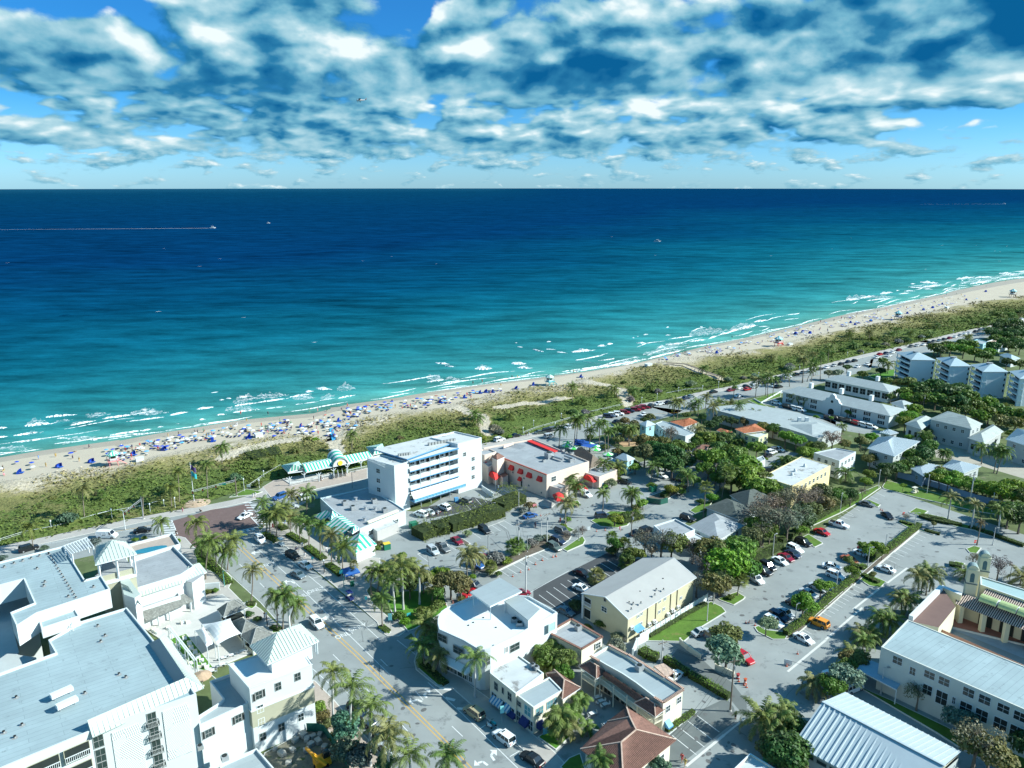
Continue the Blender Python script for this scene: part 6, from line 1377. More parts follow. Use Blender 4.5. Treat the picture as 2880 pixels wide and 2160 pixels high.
b.put(mb,'gable'); mb=MB(); cc=m-nn*.73; mb.poly([cc+dd*(math.cos(i*.5236)*.6)+U*(6.+math.sin(i*.5236)*.6) for i in range(12)],DARK); b.put(mb,'round_window'); mb=MB(); mb.poly([cc-dd*1.3,cc+dd*1.3,cc+dd*1.3+U*1.6]+[cc+dd*(1.3*math.cos(math.pi*i/8))+U*(1.6+1.3*math.sin(math.pi*i/8)) for i in range(1,8)]+[cc-dd*1.3+U*1.6],DARK); b.put(mb,'arched_door')
for x,y in ((320,590),(590,640),(855,700)): p=q('R',x,y,7.); mb=MB(); mb.box((p.x,p.y,7.4),(1.8,1.4,2.4),WHITE,.7); b.put(mb,'chimney')
b2,a,c,dd,nn=villa('long white house with two chimneys behind the shuttered villa',((440,525),(1010,640),(1130,602)),None,None,5.2,2.,None)
L_=(c-a).length;
for i in range(9): b2.win(a,c,L_*(i+.5)/9,2.9,2.6,2.6,gm=DARK,name='veranda_bay',mull=1)
for x,y in ((655,480),(912,525)): p=q('R',x,y,7.); mb=MB(); mb.box((p.x,p.y,7.2),(1.6,1.4,2.2),WHITE,.7); b2.put(mb,'chimney')
house('pale_roof_house','small pale hipped roof between the villa and the dense trees','R',(1025,735,1115,710,1245,750,1150,790),5.,1.5,SHINGL,WHITE)
# -- 20  terraced condominiums
CW=mat('condo_white',(.70,.76,.78),.75,.04,.3)
CB=[((1085,290),(1215,352),(1422,356),(1330,262),'leftmost'),((1440,338),(1562,408),(1735,408),(1650,310),'second from left'),((1745,398),(1852,458),(2065,458),(1990,352),'third from left'),((2092,455),(2180,520),(2420,520),(2330,415),'rightmost')]
for L0,L1,R1,BK,nm in CB:
 z=12.6; a,bb_,c,k_=q('R',*L0,z),q('R',*L1,z),q('R',*R1,z),q('R',*BK,z); back=a+(c-bb_)*.9
 P=[g(a),g(bb_),g(c),g(c)+(g(a)-g(bb_))*1.15,g(a)+(g(c)-g(bb_))*.35+(g(a)-g(bb_))*.35]
 P=[g(a),g(bb_),g(c),g(c)+(g(a)-g(bb_))*1.1]
 b=Bld('condominium_block','white stepped condominium block with blue hipped roof, '+nm,'building',cent(P),group='terraced condominium blocks')
 wl=(g(bb_)-g(a)).normalized(); fr2=(g(c)-g(bb_)).normalized(); nl=V((wl.y,-wl.x,0));
 if nl.dot(cent(P)-g(a))>0: nl=-nl
 ins=inset(P,.3); mb=MB(); Q=[g(a)-nl*1.6,g(bb_)-nl*1.6,g(bb_),g(c),P[3]]; mb.prism([g(a)-nl*1.8,g(bb_)-nl*1.8+wl*(-.2),g(bb_)-wl*.8-nl*.0,g(bb_),g(c),P[3]],0,z-.1,CW,top=True); b.put(mb,'wall')
 b.hip(P,z,2.2,mat('blue_metal_roof'),over=.4,ins=(g(bb_)-g(a)).length*.45); b.put(MB().prism(ring(cent(P)+V((0,0,0)),1.6,1.2,6),z+2.,z+2.5,TRIMG),'roof_hatch')
 for zz in (2.4,5.,7.6,10.2):
  mb=MB(); A0,B0=g(a),g(bb_); mid_=(A0+B0)/2+nl*1.5; mb.prism([A0-nl*1.7,A0+nl*.2,mid_.lerp(A0,.35),mid_.lerp(B0,.35),B0+nl*.2,B0-nl*1.7],zz-.2,zz,CW,bot=True)
  ps=[A0+nl*.2,mid_.lerp(A0,.35),mid_.lerp(B0,.35),B0+nl*.2]
  for i in range(3): mb.bar(ps[i]+U*(zz+.25),ps[i+1]+U*(zz+.25),.15,CW,.55)
  b.put(mb,'balcony'); b.win(A0-nl*1.8,B0-nl*1.8,(B0-A0).length/2,zz+1.2,(B0-A0).length*.85,2.2,gm=DARK,fm=CW,name='balcony_opening',mull=2)
 for t in (.05,.95): p=g(a).lerp(g(bb_),t); mb=MB(); mb.bar((p.x,p.y,0),(p.x,p.y,z),.3,CW); b.put(mb,'balcony_column')
 for zz in (3.6,6.2,8.8,11.2): b.win(g(bb_),g(c),(g(c)-g(bb_)).length*.93,zz,.7,1.2,gm=DARK,fm=CW,mull=0)
house('far_house','tiny brown pyramid roof among the trees at the far right','R',(2050,150,2100,135,2160,150,2110,168),4,1.8,TILE,WHITE)
flatb('far_villa','white stepped walls of a villa beyond the condominium roofs','R',(1880,190,1960,165,2080,195,1990,225),4.5,WHITE,TILEP,.4)
house('far_house','green grey hipped roof far right among trees','R',(1990,310,2050,295,2180,340,2100,360),4,1.6,mat('blue_metal_roof'),WHITE)
flatb('far_flat_house','aqua flat roofed house beside the far end of the coast road','R',(1730,190,1800,170,1900,195,1850,215),5.,mat('aqua_stucco'),ROOFP,.3)
# -- palms
rv=random.Random(11)
def lq(mb,a,b_,c,d,mi):
 n=len(mb.v); mb.v+=[tuple(a),tuple(b_),tuple(c),tuple(d)]; mb.f.append((n,n+1,n+2,n+3)); mb.m.append(mi)
def frond(mb,az,el,L,n,lw,leaf,droop,mi,tw=.0):
 "feather frond: arched midrib with hanging leaflets"
 p=V((0,0,0)); pts_=[p]; e=el; N=9
 for i in range(N):
  d=V((math.cos(az)*math.cos(e),math.sin(az)*math.cos(e),math.sin(e))); p=p+d*(L/N); pts_.append(p); e-=droop/N*(1+i*.22)
 side=V((-math.sin(az),math.cos(az),0))
 for i in range(N):
  w_=.035*(1-i/N)+.012; lq(mb,pts_[i]-side*w_,pts_[i]+side*w_,pts_[i+1]+side*w_*.8,pts_[i+1]-side*w_*.8,mi)
 for k in range(n):
  s=.10+.9*(k+.5)/n; x=s*N; i=min(N-1,int(x)); q_=pts_[i].lerp(pts_[i+1],x-i); d=(pts_[i+1]-pts_[i]).normalized()
  ll=leaf*(math.sin(math.pi*(.12+.86*s))**.6)*rv.uniform(.85,1.1); up=side.cross(d)
  if up.z<0: up=-up
  for sg in (-1,1):
   dr=rv.uniform(.35,.95)
   o=(side*sg*.75+d*.55-V((0,0,dr))+up*.15).normalized(); tip=q_+o*ll; w_=d*lw*.5
   m_=q_+o*ll*.5+V((0,0,.06*ll)); lq(mb,q_-w_*.6,q_+w_*.6,m_+w_,m_-w_,mi); lq(mb,m_-w_,m_+w_,tip+w_*.15,tip-w_*.15,mi)
def crown_coco(seed,nf=19,L=3.7,royal=False):
 rv.seed(seed); mb=MB(); mi=mb.mi(LEAF)
 for i in range(nf):
  az=i*2.399+rv.uniform(-.25,.25); u=(i+.5)/nf; el=math.radians((82-104*u) if not royal else (80-75*u))+rv.uniform(-.1,.1); LL=L*rv.uniform(.82,1.08)*(.8+.3*min(1,u*2.4))
  frond(mb,az,el,LL,28,.115,.78 if not royal else .7,rv.uniform(.9,1.5) if not royal else rv.uniform(1.1,1.6),mi)
 return mb
def crown_fan(seed,nf=34,R_=1.15,skirt=False):
 rv.seed(seed); mb=MB(); mi=mb.mi(LEAF)
 for i in range(nf):
  az=i*2.399; u=(i+.5)/nf; el=math.radians(85-125*u); d=V((math.cos(az)*math.cos(el),math.sin(az)*math.cos(el),math.sin(el))); s=V((-math.sin(az),math.cos(az),0)); up=s.cross(d).normalized()
  c=d*R_*rv.uniform(.8,1.1); lq(mb,V((0,0,0))-s*.02,V((0,0,0))+s*.02,c+s*.02,c-s*.02,mi)
  for k in range(13):
   a=math.radians(-115+230*k/12); o=(d*math.cos(a)+s*math.sin(a)); tip=c+o*rv.uniform(.65,.85)-V((0,0,.28)); w_=(d*-math.sin(a)+s*math.cos(a))*.055; m_=c+o*.42; lq(mb,c-w_*.3,c+w_*.3,m_+w_,m_-w_,mi); lq(mb,m_-w_,m_+w_,tip,tip-w_*.1,mi)
 return mb
def hidden(mb,name):
 me=bpy.data.meshes.new(name); me.from_pydata(mb.v,[],mb.f)
 for m in mb.ms: me.materials.append(m)
 me.polygons.foreach_set('material_index',mb.m); me.update(); return me
CROWN={'c':[hidden(crown_coco(s,19+s%3),'palm_crown') for s in (1,2,3,4)],'r':[hidden(crown_coco(s,15,3.9,True),'palm_crown') for s in (11,12)],'s':[hidden(crown_fan(s),'palm_crown') for s in (21,22)],'w':[hidden(crown_fan(31,30,1.2),'palm_crown')],'d':[hidden(crown_coco(41,38,3.0),'palm_crown')],'a':[hidden(crown_coco(s,11,2.2),'palm_crown') for s in (51,52)]}
PALMS=[]
GRN=[(.14,.19,.045),(.17,.20,.05),(.11,.18,.04),(.21,.21,.075),(.13,.20,.045)]
SPN={'c':'coconut_palm','r':'royal_palm','s':'cabbage_palm','w':'fan_palm','d':'date_palm','a':'areca_palm'}
def palm(k,bx,by,cx,cy,sp='c',s=1.,far=False,col_=None):
 P=q(k,bx,by); d=ray(k,cx,cy); t=P.y/d.y; top=V((d.x*t,P.y,H_+d.z*t)); h=max(1.5,top.z-.2);
 rv.seed(int(P.x*31+P.y*17)); e=empty(SPN[sp],P,'x','palm'); mb=MB(); lean=V((top.x-P.x,0,0)); cr=.16 if sp!='r' else .22
 nr=4 if far else 7; bow=rv.uniform(-.25,.25)*(1 if sp=='c' else .2); pp=[];rs=[]
 for i in range(nr+1):
  u=i/nr; pp.append((lean.x*(u**1.5)+bow*math.sin(math.pi*u),bow*.6*math.sin(math.pi*u),h*u)); rs.append(cr*(1.5-.9*min(1,u*3) if u<.33 else (1.05-.25*u if sp!='r' else 1.25-.45*u)))
 hs=h
 mb.tube(pp,rs,ROYALB if sp=='r' else PALMB,6 if far else 8,cap=False)
 o=mb.build('trunk',smooth=True); o.parent=e
 if sp=='r':
  m2=MB(); m2.tube([(lean.x,0,h-1.4),(lean.x,0,h-.7),(lean.x,0,h+.1)],[.19,.2,.1],SHAFT,8); m2.build('crownshaft',smooth=True).parent=e
 c=bpy.data.objects.new('crown',rv.choice(CROWN[sp])); COL.objects.link(c); c.parent=e; c.location=(lean.x,0,h); f=1.3*s*rv.uniform(.78,1.14); c.scale=(f,f,f); c.rotation_euler=(rv.uniform(-.2,.2),rv.uniform(-.2,.2),rv.uniform(0,6.28)); cc=col_ or rv.choice(GRN); c.color=(*cc,1)
 if sp in 'cs' and not far:
  m2=MB()
  for i in range(7): a=rv.uniform(0,6.28); m2.lathe([(0,-.16),(.13,-.05),(.13,.05),(0,.14)],mat('coconut',(.16,.13,.04),.7,.2,4),(math.cos(a)*.28+lean.x,math.sin(a)*.28,h-.25+rv.uniform(-.1,.1)),6)
  if sp=='c': m2.build('coconuts').parent=e
 PALMS.append((e,{'c':'coconut palm','r':'royal palm','s':'round crowned cabbage palm','w':'tall fan palm','d':'thick date palm','a':'short areca palm'}[sp],P)); return e
def palms(k,sp,s,*l,far=False):
 for t in l: palm(k,*t[:4],sp=(t[4] if len(t)>4 else sp),s=s,far=far)
palms('D','c',.92,(205,385,190,110),(290,700,330,290),(405,590,390,330),(455,630,500,410),(515,620,560,290),(760,940,775,600),(1030,1220,1010,860),(1090,1220,1110,860),(1175,1180,1215,960),(920,210,900,30),(965,245,955,40),(1020,265,1020,10),(1085,175,1080,-50),(1175,230,1180,50),(1275,300,1270,90),(1355,375,1350,110),(1478,465,1480,140),(1595,545,1590,240),(1712,600,1720,360),(250,470,250,330),(345,520,330,400))
palm('D',1830,700,1825,540,'s',.8)
palms('M','c',.85,(440,1060,440,920),(597,1120,600,895),(155,1260,145,1010),(215,1300,205,1110),(1063,500,1065,300))
palms('F','r',1.05,(495,1015,480,570),(665,960,660,610),(410,1050,380,730)); palms('F','c',.95,(280,1200,270,900),(165,860,180,620),(225,840,260,600),(350,850,350,640),(440,760,450,520),(580,800,580,560),(330,600+100,330,560),(720,1400,730,1150),(1160,690,1165,440),(1240,630,1230,430),(800,1420,790,1210),(860,1500,870,1330))
palms('F','s',1.,(795,930,810,760),(1370,650,1400,560),(1640,450,1640,350),(1660,440,1680,330))
palms('E','c',1.,(830,330,870,150),(720,265,700,60)); palm('E',1240,600,1230,190,'r',.95)
palms('C','r',1.05,(1615,850,1610,330),(1790,1085,1800,490),(1995,1310,2000,710),(2190,1480,2180,960)); palms('E','r',1.,(350,1420,350,1030),(570,1500,560,1200)); palms('E','c',1.,(965,1480,960,1200))
palms('A','c',.9,(345,395,310,150),(1670,265,1665,100)); palms('L','c',.85,(880,1190,850,860),(1860,1025,1840,680),(1780,1060,1760,850),(2155,970,2135,610)); palms('L','s',.8,(1060,1010,1050,920),(1490,1180,1478,890))
palms('U','c',.85,(825,990,830,800)); palm('U',1350,1060,1350,960,'s',1.2)
palms('T','c',.85,(1510,720,1510,540),(1610,740,1600,690),(540,960,530,870),(490,900,490,830),(1985,670,1945,560),(2140,620,2140,570),(860,900,860,830))
palms('N','c',.9,(1370,440,1390,240),(1530,460,1550,160),(1550,450,1570,130),(1660,360,1670,130),(1690,480,1700,260),(1790,440,1790,190),(1880,560,1885,270),(1850,500,1830,180),(2095,420,2110,250),(1465,880,1470,770),(1550,980,1550,830),(1440,1240,1450,1000),(1815,1150,1830,900),(2130,1060,2140,900),(1825,780,1840,600),(1970,760,1985,640),(1545,800,1560,730),(1510,870,1500,740),(1960,400,1970,240))
palms('O','c',.9,(480,800,510,630),(820,850,820,690),(870,900,860,720),(280,1060,280,910),(760,520,750,420),(830,540,840,440),(1440,420,1430,360),(1290,400,1280,320),(260,420,265,240),(1000,330,970,240)); palms('O','w',1.1,(1220,960,1270,690),(1025,1170,1050,850))
palms('S','c',.9,(715,1030,730,840),(750,1020,780,850),(920,990,920,890),(968,1000,970,850),(1125,1110,1130,890),(1045,920,1060,790),(1290,980,1310,860),(1375,1020,1410,930),(1560,1060,1560,960),(1810,1130,1810,1050),(1340,800,1350,660),(1565,800,1580,620),(1690,820,1700,580),(1670,790,1660,600),(1745,800,1760,620),(1920,690,1900,550),(2050,650,2060,410),(2170,580,2160,440),(2100,640,2155,520),(110,790,100,710),(290,800,300,730),(470,760,480,690),(1020,570,1030,500),(1210,640,1230,560),(1730,460,1730,380),(1960,860,1975,790),(2090,900,2095,820),(1460,1060,1400,880),(1200,990,1190,860),far=True)
palms('R','c',.9,(245,560,250,350),(320,550,345,400),(400,540,410,330),(470,380,480,240),(665,200,665,130),(840,190,840,110),(1040,180,1045,120),(1200,150,1200,110),(1460,90,1450,40),(1000,480,1010,390),(1270,570,1290,530),(180,760,180,680),(280,780,285,700),(715,870,715,800),(825,880,825,820),(1010,720,1020,650),(930,700,925,660),(590,980,595,940),(340,350,345,300),(700,270,690,220),(960,420,965,360),(1640,470,1640,420),(1905,760,1905,700),(2040,820,2040,770),(1700,200,1715,150),far=True)
palms('V','c',.95,(280,960,290,850),(560,930,570,870),(620,900,620,830),(800,950,810,860),(1010,830,1020,780),(1150,810,1150,740),(1640,770,1660,740),(1780,780,1790,700),(1830,660,1830,610),(1940,700,1945,640),(1060,930,1060,880),(60,930,50,860),(520,990,520,920),(1760,900,1760,820),(1500,980,1515,920),(2080,760,2080,660),(1910,820,1900,720),(2150,720,2160,640),(1950,870,1960,720),far=True)
palms('Q','c',.95,(1770,610,1770,430),(1900,700,1960,460),(1930,710,2010,480),(355,790,360,700),(1280,420,1180,310)); palm('Q',1400,590,1400,490,'d',1.0)
palms('Q','r',.85,(1420,1200,1460,950),(1665,1280,1700,1020),(1940,1350,1970,1080)); palm('J',1600,430,1650,130,'c',.45,col_=(.14,.11,.05))
palms('J','c',1.,(830,1120,850,820),(880,1060,930,760),(985,1030,1020,780),(940,1080,980,830),(620,1350,620,1130),(660,1340,700,1130),(390,1600,370,1380),(430,1600,480,1400),(100,1660,120,1590),(160,1680,230,1600),(2160,940,2185,830),(1440,870,1460,790))
palms('K','c',.95,(275,500,290,390),(650,250,640,130),(740,100,750,0),(50,900,30,720)); palms('W','c',1.1,(920,900,930,520),(1080,920,1100,480),(1215,700,1240,270),(800,800,760,400))
palms('I','s',1.1,(340,1085,385,870)); palms('H','s',1.1,(815,365,815,260),(930,440,940,340),(960,575,960,520),(660,730,655,680))
palms('G','a',1.1,(100,300,100,130),(230,330,240,180),(330,400,330,240),(60,200,50,60),(480,800,490,620),(270,1040,240,860),(300,1040,340,880),(560,1000,560,880),(190,400,180,280),(380,900,400,760)); palm('G',700,1500,700,1240,'c',.9); palms('E','a',1.1,(2090,1040,2060,800),(2120,1040,2140,790),(1850,200,1850,80),(1930,260,1940,120),(1780,150,1790,60),(2050,220,2050,90))
palms('O','a',1.,(1450,430,1400,360),(1340,430,1330,370),(1900,600,1850,610),(1770,660,1760,640),(820,600,850,500)); palms('Q','a',1.3,(1300,760,1280,660),(1400,790,1390,700),(1500,820,1500,730),(1600,850,1600,760),(1700,900,1700,800),(1820,930,1800,840),(1200,740,1200,650),(1950,960,1930,860),(2080,1000,2060,900),(2180,1040,2170,900))
# -- broad leaved trees
def leafcloud(mb,mi,lobes,n,ls,rnd):
 tot=sum(l[3]**2 for l in lobes)
 for (x,y,z,r) in lobes:
  for _ in range(int(n*r*r/tot)):
   u=rnd.uniform(-.55,1); a=rnd.uniform(0,6.28); s=math.sqrt(max(0,1-u*u)); nrm=V((s*math.cos(a),s*math.sin(a),u)); rr_=r*rnd.uniform(.72,1.06)
   c=V((x,y,z))+V((nrm.x*rr_,nrm.y*rr_,nrm.z*rr_*.8)); w_=ls*rnd.uniform(.6,1.3)
   nn=(nrm+V((rnd.uniform(-.9,.9),rnd.uniform(-.9,.9),rnd.uniform(-.5,.9)))).normalized(); t=nn.cross(V((rnd.uniform(-1,1),rnd.uniform(-1,1),rnd.uniform(-1,1)))).normalized(); b_=nn.cross(t)
   lq(mb,c-t*w_*.5-b_*w_*.35,c+t*w_*.5-b_*w_*.2,c+t*w_*.3+b_*w_*.45,c-t*w_*.4+b_*w_*.4,mi)
def crown_tree(seed,n=2600,ls=.115,flat_=.72):
 rnd=random.Random(seed); lobes=[]
 for i in range(15):
  a=rnd.uniform(0,6.28); d=rnd.uniform(.15,.72); lobes.append((d*math.cos(a),d*math.sin(a),rnd.uniform(-.18,.40)*flat_*(1.25-d),rnd.uniform(.24,.42)))
 lobes.append((0,0,.2,.45)); mb=MB(); leafcloud(mb,mb.mi(LEAF),lobes,n,ls,rnd); return hidden(mb,'tree_crown')
TC=[crown_tree(s) for s in (1,2,3,4,5)]; TCF=[crown_tree(s,1100,.17) for s in (6,7,8)]; SHR=[crown_tree(s,1500,.13,.5) for s in (9,10)]
def trunk_mesh(seed,bare=False):
 rnd=random.Random(seed); mb=MB();
 def br(p,d,L,r,dep):
  e=p+d*L; mb.tube([p,p+d*L*.5+V((rnd.uniform(-.05,.05)*L,rnd.uniform(-.05,.05)*L,0)),e],[r,r*.8,r*.6],BARK,5 if dep>1 else 3,cap=False)
  if dep==0: return
  for i in range(3 if bare or dep>1 else 2):
   dd=(d+V((rnd.uniform(-.85,.85),rnd.uniform(-.85,.85),rnd.uniform(-.1,.45)))).normalized(); br(e,dd,L*rnd.uniform(.6,.82),r*.58,dep-1)
 br(V((0,0,-1.)),V((0,0,1)),.55,.075,4 if bare else 2); return hidden(mb,'tree_trunk')
TT=[trunk_mesh(s) for s in (1,2,3)]; TB=[trunk_mesh(s,True) for s in (4,5)]
def bare_crown(seed):
 rnd=random.Random(seed); mb=MB(); mi=mb.mi(LEAF); lobes=[(rnd.uniform(-.55,.55),rnd.uniform(-.55,.55),rnd.uniform(-.15,.4),rnd.uniform(.22,.42)) for _ in range(12)]; leafcloud(mb,mi,lobes,1150,.06,rnd); return hidden(mb,'sparse_crown')
TBC=[bare_crown(s) for s in (1,2)]
TREES=[]
COLS={'g':(.105,.165,.032),'b':(.15,.25,.03),'d':(.062,.115,.03),'o':(.16,.165,.055),'br':(.19,.165,.12),'s':(.21,.24,.165),'y':(.20,.27,.035),'t':(.10,.165,.11)}
NMS={'g':'leafy green tree','b':'bright green tree','d':'dark dense tree','o':'olive green tree','br':'bare brown branched tree','s':'silver leaved shrub','y':'yellow green round shrub','t':'blue green shrub'}
def tree(k,x,y,r,col_='g',h=None,far=False,kind='tree',sq=1.):
 P=q(k,x,y,0); rv.seed(int(P.x*13+P.y*7)+5); h=h or (r*1.45+1.2); zc=h-r*.62
 C=q(k,x,y,zc); P=g(C); c_=COLS[col_]; c_=tuple(v*rv.uniform(.8,1.2) for v in c_)
 nm='bare_tree' if col_=='br' else ('shrub' if kind=='shrub' else 'tree'); e=empty(nm,P,'x','shrub' if kind=='shrub' else 'tree')
 me=rv.choice(TBC if col_=='br' else (SHR if kind=='shrub' else (TCF if far else TC))); c=bpy.data.objects.new('crown',me); COL.objects.link(c); c.parent=e; c.location=(0,0,zc); c.scale=(r,r,r*sq); c.rotation_euler=(0,0,rv.uniform(0,6.28)); c.color=(*c_,1)
 t=bpy.data.objects.new('trunk',rv.choice(TB if col_=='br' else TT)); COL.objects.link(t); t.parent=e; t.scale=(r,r,zc); t.location=(0,0,zc); t.rotation_euler=(0,0,rv.uniform(0,6.28))
 TREES.append((e,NMS[col_])); return e
def trees(k,*l,**kw):
 for t in l: tree(k,*t,**kw)
def shrub(k,x,y,r,col_='g',h=None): return tree(k,x,y,r,col_,h or r*1.25,kind='shrub')
trees('F',(985,720,4.3,'o'),(1090,765,3.5,'o'),(880,650,3.,'b'),(600,640,3.5,'g'),(700,700,3,'g'),(560,760,3,'d'),(840,830,2.6,'g'))
for t in ((1210,680,1.5,'b'),(690,1040,2.4,'g'),(850,970,2.4,'g'),(450,1080,1.8,'g'),(520,1140,1.6,'b'),(760,1100,1.6,'g'),(1160,220,1.6,'s'),(1450,470,2.9,'s'),(1750,360,1.8,'s'),(1820,320,2.2,'s'),(1900,280,2.2,'s'),(1970,265,1.6,'s'),(1390,620,1.4,'t'),(1560,500,1.8,'b'),(1480,640,1.2,'g'),(200,380,2,'g'),(250,330,1.6,'o'),(480,460,2.,'b'),(60,440,1.,'g'),(130,430,1.,'g'),(1640,300,1.3,'b'),(1090,900,1.2,'o'),(2150,150,1.4,'b'),(2010,330,1.2,'b')): shrub('F',*t)
for t in ((1010,1090,2.,'s'),(1070,1040,2.3,'o'),(1920,800,2.5,'s'),(1860,840,1.3,'b'),(1950,1175,2.8,'y',4.2),(2050,1150,2.,'g'),(2140,1130,1.8,'g'),(1500,1040,1.4,'g'),(1560,1030,1.2,'g'),(1990,650,1.4,'b'),(2010,700,1.5,'b'),(700,240,3.2,'s'),(760,280,2.6,'s'),(420,320,2,'s'),(590,340,1.6,'y'),(860,320,1.3,'b'),(1640,70,2.4,'s'),(1520,70,2.6,'d'),(1460,1180,1.4,'b'),(1400,1250+0,1.2,'b')): shrub('N',*t)
for t in ((400,1015,2.5,'y',3.6),(110,1170,2.6,'y',4.2),(680,870,2.8,'y',4.),(490,835,2.,'y',2.6),(930,770,2.6,'y',4.),(790,890,2.,'b'),(240,1130,1.8,'g'),(330,1110,1.6,'b'),(320,640,2.4,'b',4),(310,600,2.,'b'),(1110,960,2.6,'b'),(1000,1000,1.8,'g'),(140,640,1.6,'b'),(160,690,1.6,'b'),(1050,1080,1.,'g'),(330,1060,1.8,'o'),(150,760,1.2,'b'),(1670,560,1.2,'b')): shrub('O',*t)
trees('H',(1160,300,4.,'br'),(1330,320,5.,'br'),(1440,330,4.5,'o'),(1780,560,4.6,'br'),(1660,370,4,'br'),(1990,520,6.,'b'),(2100,400,5.,'b'),(1900,420,5,'o'),(1800,380,5,'o'),(1700,720,3.6,'br'),(1880,740,4.,'o'),(1960,700,4,'o'),(2150,560,5,'g'),(860,330,2.4,'g'),(1050,440,3.,'g'),(980,480,2.4,'g'),(1230,400,3.,'br'),(2030,620,4,'g'))
for t in ((430,960,2.2,'d'),(690,1160,1.6,'g'),(1740,220,1.8,'b'),(1870,250,1.8,'b'),(340,230,1.5,'br'),(430,210,1.6,'br'),(510,190,2,'br'),(560,1200,1.6,'g'),(820,400,2,'g'),(2050,880,1.1,'g'),(860,1290,1.8,'s'),(920,1280,1.5,'s')): shrub('H',*t)
trees('I',(1200,1180,3.6,'b'),(1430,950,2.4,'b'),(1530,960,2.,'b'),(560,330,4.,'o'),(650,250,4,'br'),(850,120,6,'br'),(1000,150,5,'br'),(720,60,6,'br'),(1180,60,5,'br'),(200,520,4,'b'),(330,560,3.5,'b'),(760,260,3.,'o'),(1240,110,3,'d'),(220,1600,4.,'o'),(120,860,4,'o'),(30,700,4,'o'),(720,1440,2.4,'s'),(1180,230,2,'b'),(1780,620,1.6,'o'),(430,430,4,'g'),(330,420,4,'g'))
trees('J',(300,450,2.4,'b'),(200,500,2.2,'b'),(380,500,2,'b'),(1570,610,2.6,'br'),(1890,710,3.6,'br'),(680,60,1.4,'br'),(1045,150,1.,'o'),(260,810,1.2,'o'),(120,450,2,'b'),(-10,760,2.,'b'))
trees('K',(1250,490,3.,'br'),(600,350,3.6,'s'),(440,430,3.,'g'),(1620,720,3.,'t'),(1780,960,5.,'br'),(1900,1020,4.4,'o'),(700,180,2.6,'o'),(580,240,2.6,'g'),(20,1050,4,'d'),(600,160,2.5,'o'),(2320,1000,4,'d'),(540,330,2,'s'))
trees('G',(2010,110,4.6,'s'),(880,60,2.4,'s'),(110,170,3.,'g'),(290,190,3.,'g'),(330,330,2.4,'g'),(470,620,2.,'g'),(1300,1290,2.,'t'),(350,780,2.,'b'))
trees('W',(1220,1030,4.,'d'),(1350,1120,4,'d'),(940,1060,3.,'o'),(1000,1130,2.4,'o'),(1500,700,3,'d'),(1450,1370,2.2,'o'),(1240,1270,1.6,'b'))
trees('C',(1700,900,3.6,'t'),(1760,1150,3.,'t'),(1900,1200,3.,'t'),(2150,1300,2.4,'t'));
for t in ((1450,700,2.,'b'),(1500,800,2.,'o'),(1560,860,1.6,'o'),(1730,1100,1.6,'y'),(1650,1000,1.6,'g')): shrub('C',*t)
for t in ((1880,830,1.8,'b'),(1960,880,1.6,'b'),(1620,1150,1.5,'b')): pass
trees('O',(640,500,6.,'d'),(520,450,5,'d'),(420,380,5.,'o'),(420,490,5.,'o'),(740,420,4,'g'),(840,580,4,'d'),(600,390,4,'o'),(690,290,4.6,'br'),(1120,560,6.,'b'),(1050,350,5.,'b'),(980,380,4,'g'),(1200,340,4,'g'),(1350,530,6.,'g'),(1440,620,6.,'b'),(1250,640,5,'g'),(1320,720,6,'g'),(1500,730,6.,'b'),(1600,850,5,'b'),(1720,860,5.,'b'),(1180,440,4,'g'),(1300,470,4,'g'),(700,620,5.,'d'),(560,600,4,'d'),(1580,440,4.,'b'),(1880,330,4.,'b'),(1990,360,3.5,'b'),(1640,230,3.6,'o'),(1750,240,3.6,'g'),(1700,1060,5.5,'br'),(1600,1130,4.6,'br'),(1880,1000,5.,'br'),(2000,950,5,'br'),(2120,1000,5.,'br'),(1820,1130,4.6,'br'),(1560,1240,3.6,'g'),(1650,1290,4,'g'),(2070,480,3.4,'b'),(2160,490,3,'b'),(1900,560,2.6,'g'),(1000,520,4,'g'),(1080,660,4,'b'),(1200,760,3.6,'g'),(1400,800,4.,'g'),(480,120,2.6,'o'),(420,150,2,'d'),(60,270,3,'d'),(200,250,3.4,'d'),(300,230,3.,'o'),(250,290,3,'d'),(150,350,2.6,'o'),(900,430,3,'g'),(1100,200,3.,'d'),(1220,150,3,'d'),(1320,160,3,'d'),(1160,160,3,'d'),(1010,120,2.6,'d'),(850,100,2,'g'),(1440,160,3,'o'),(2100,620,1.6,'g'),(2150,520,2.4,'b'),(1240,560,4,'b'),(1620,780,5,'g'))
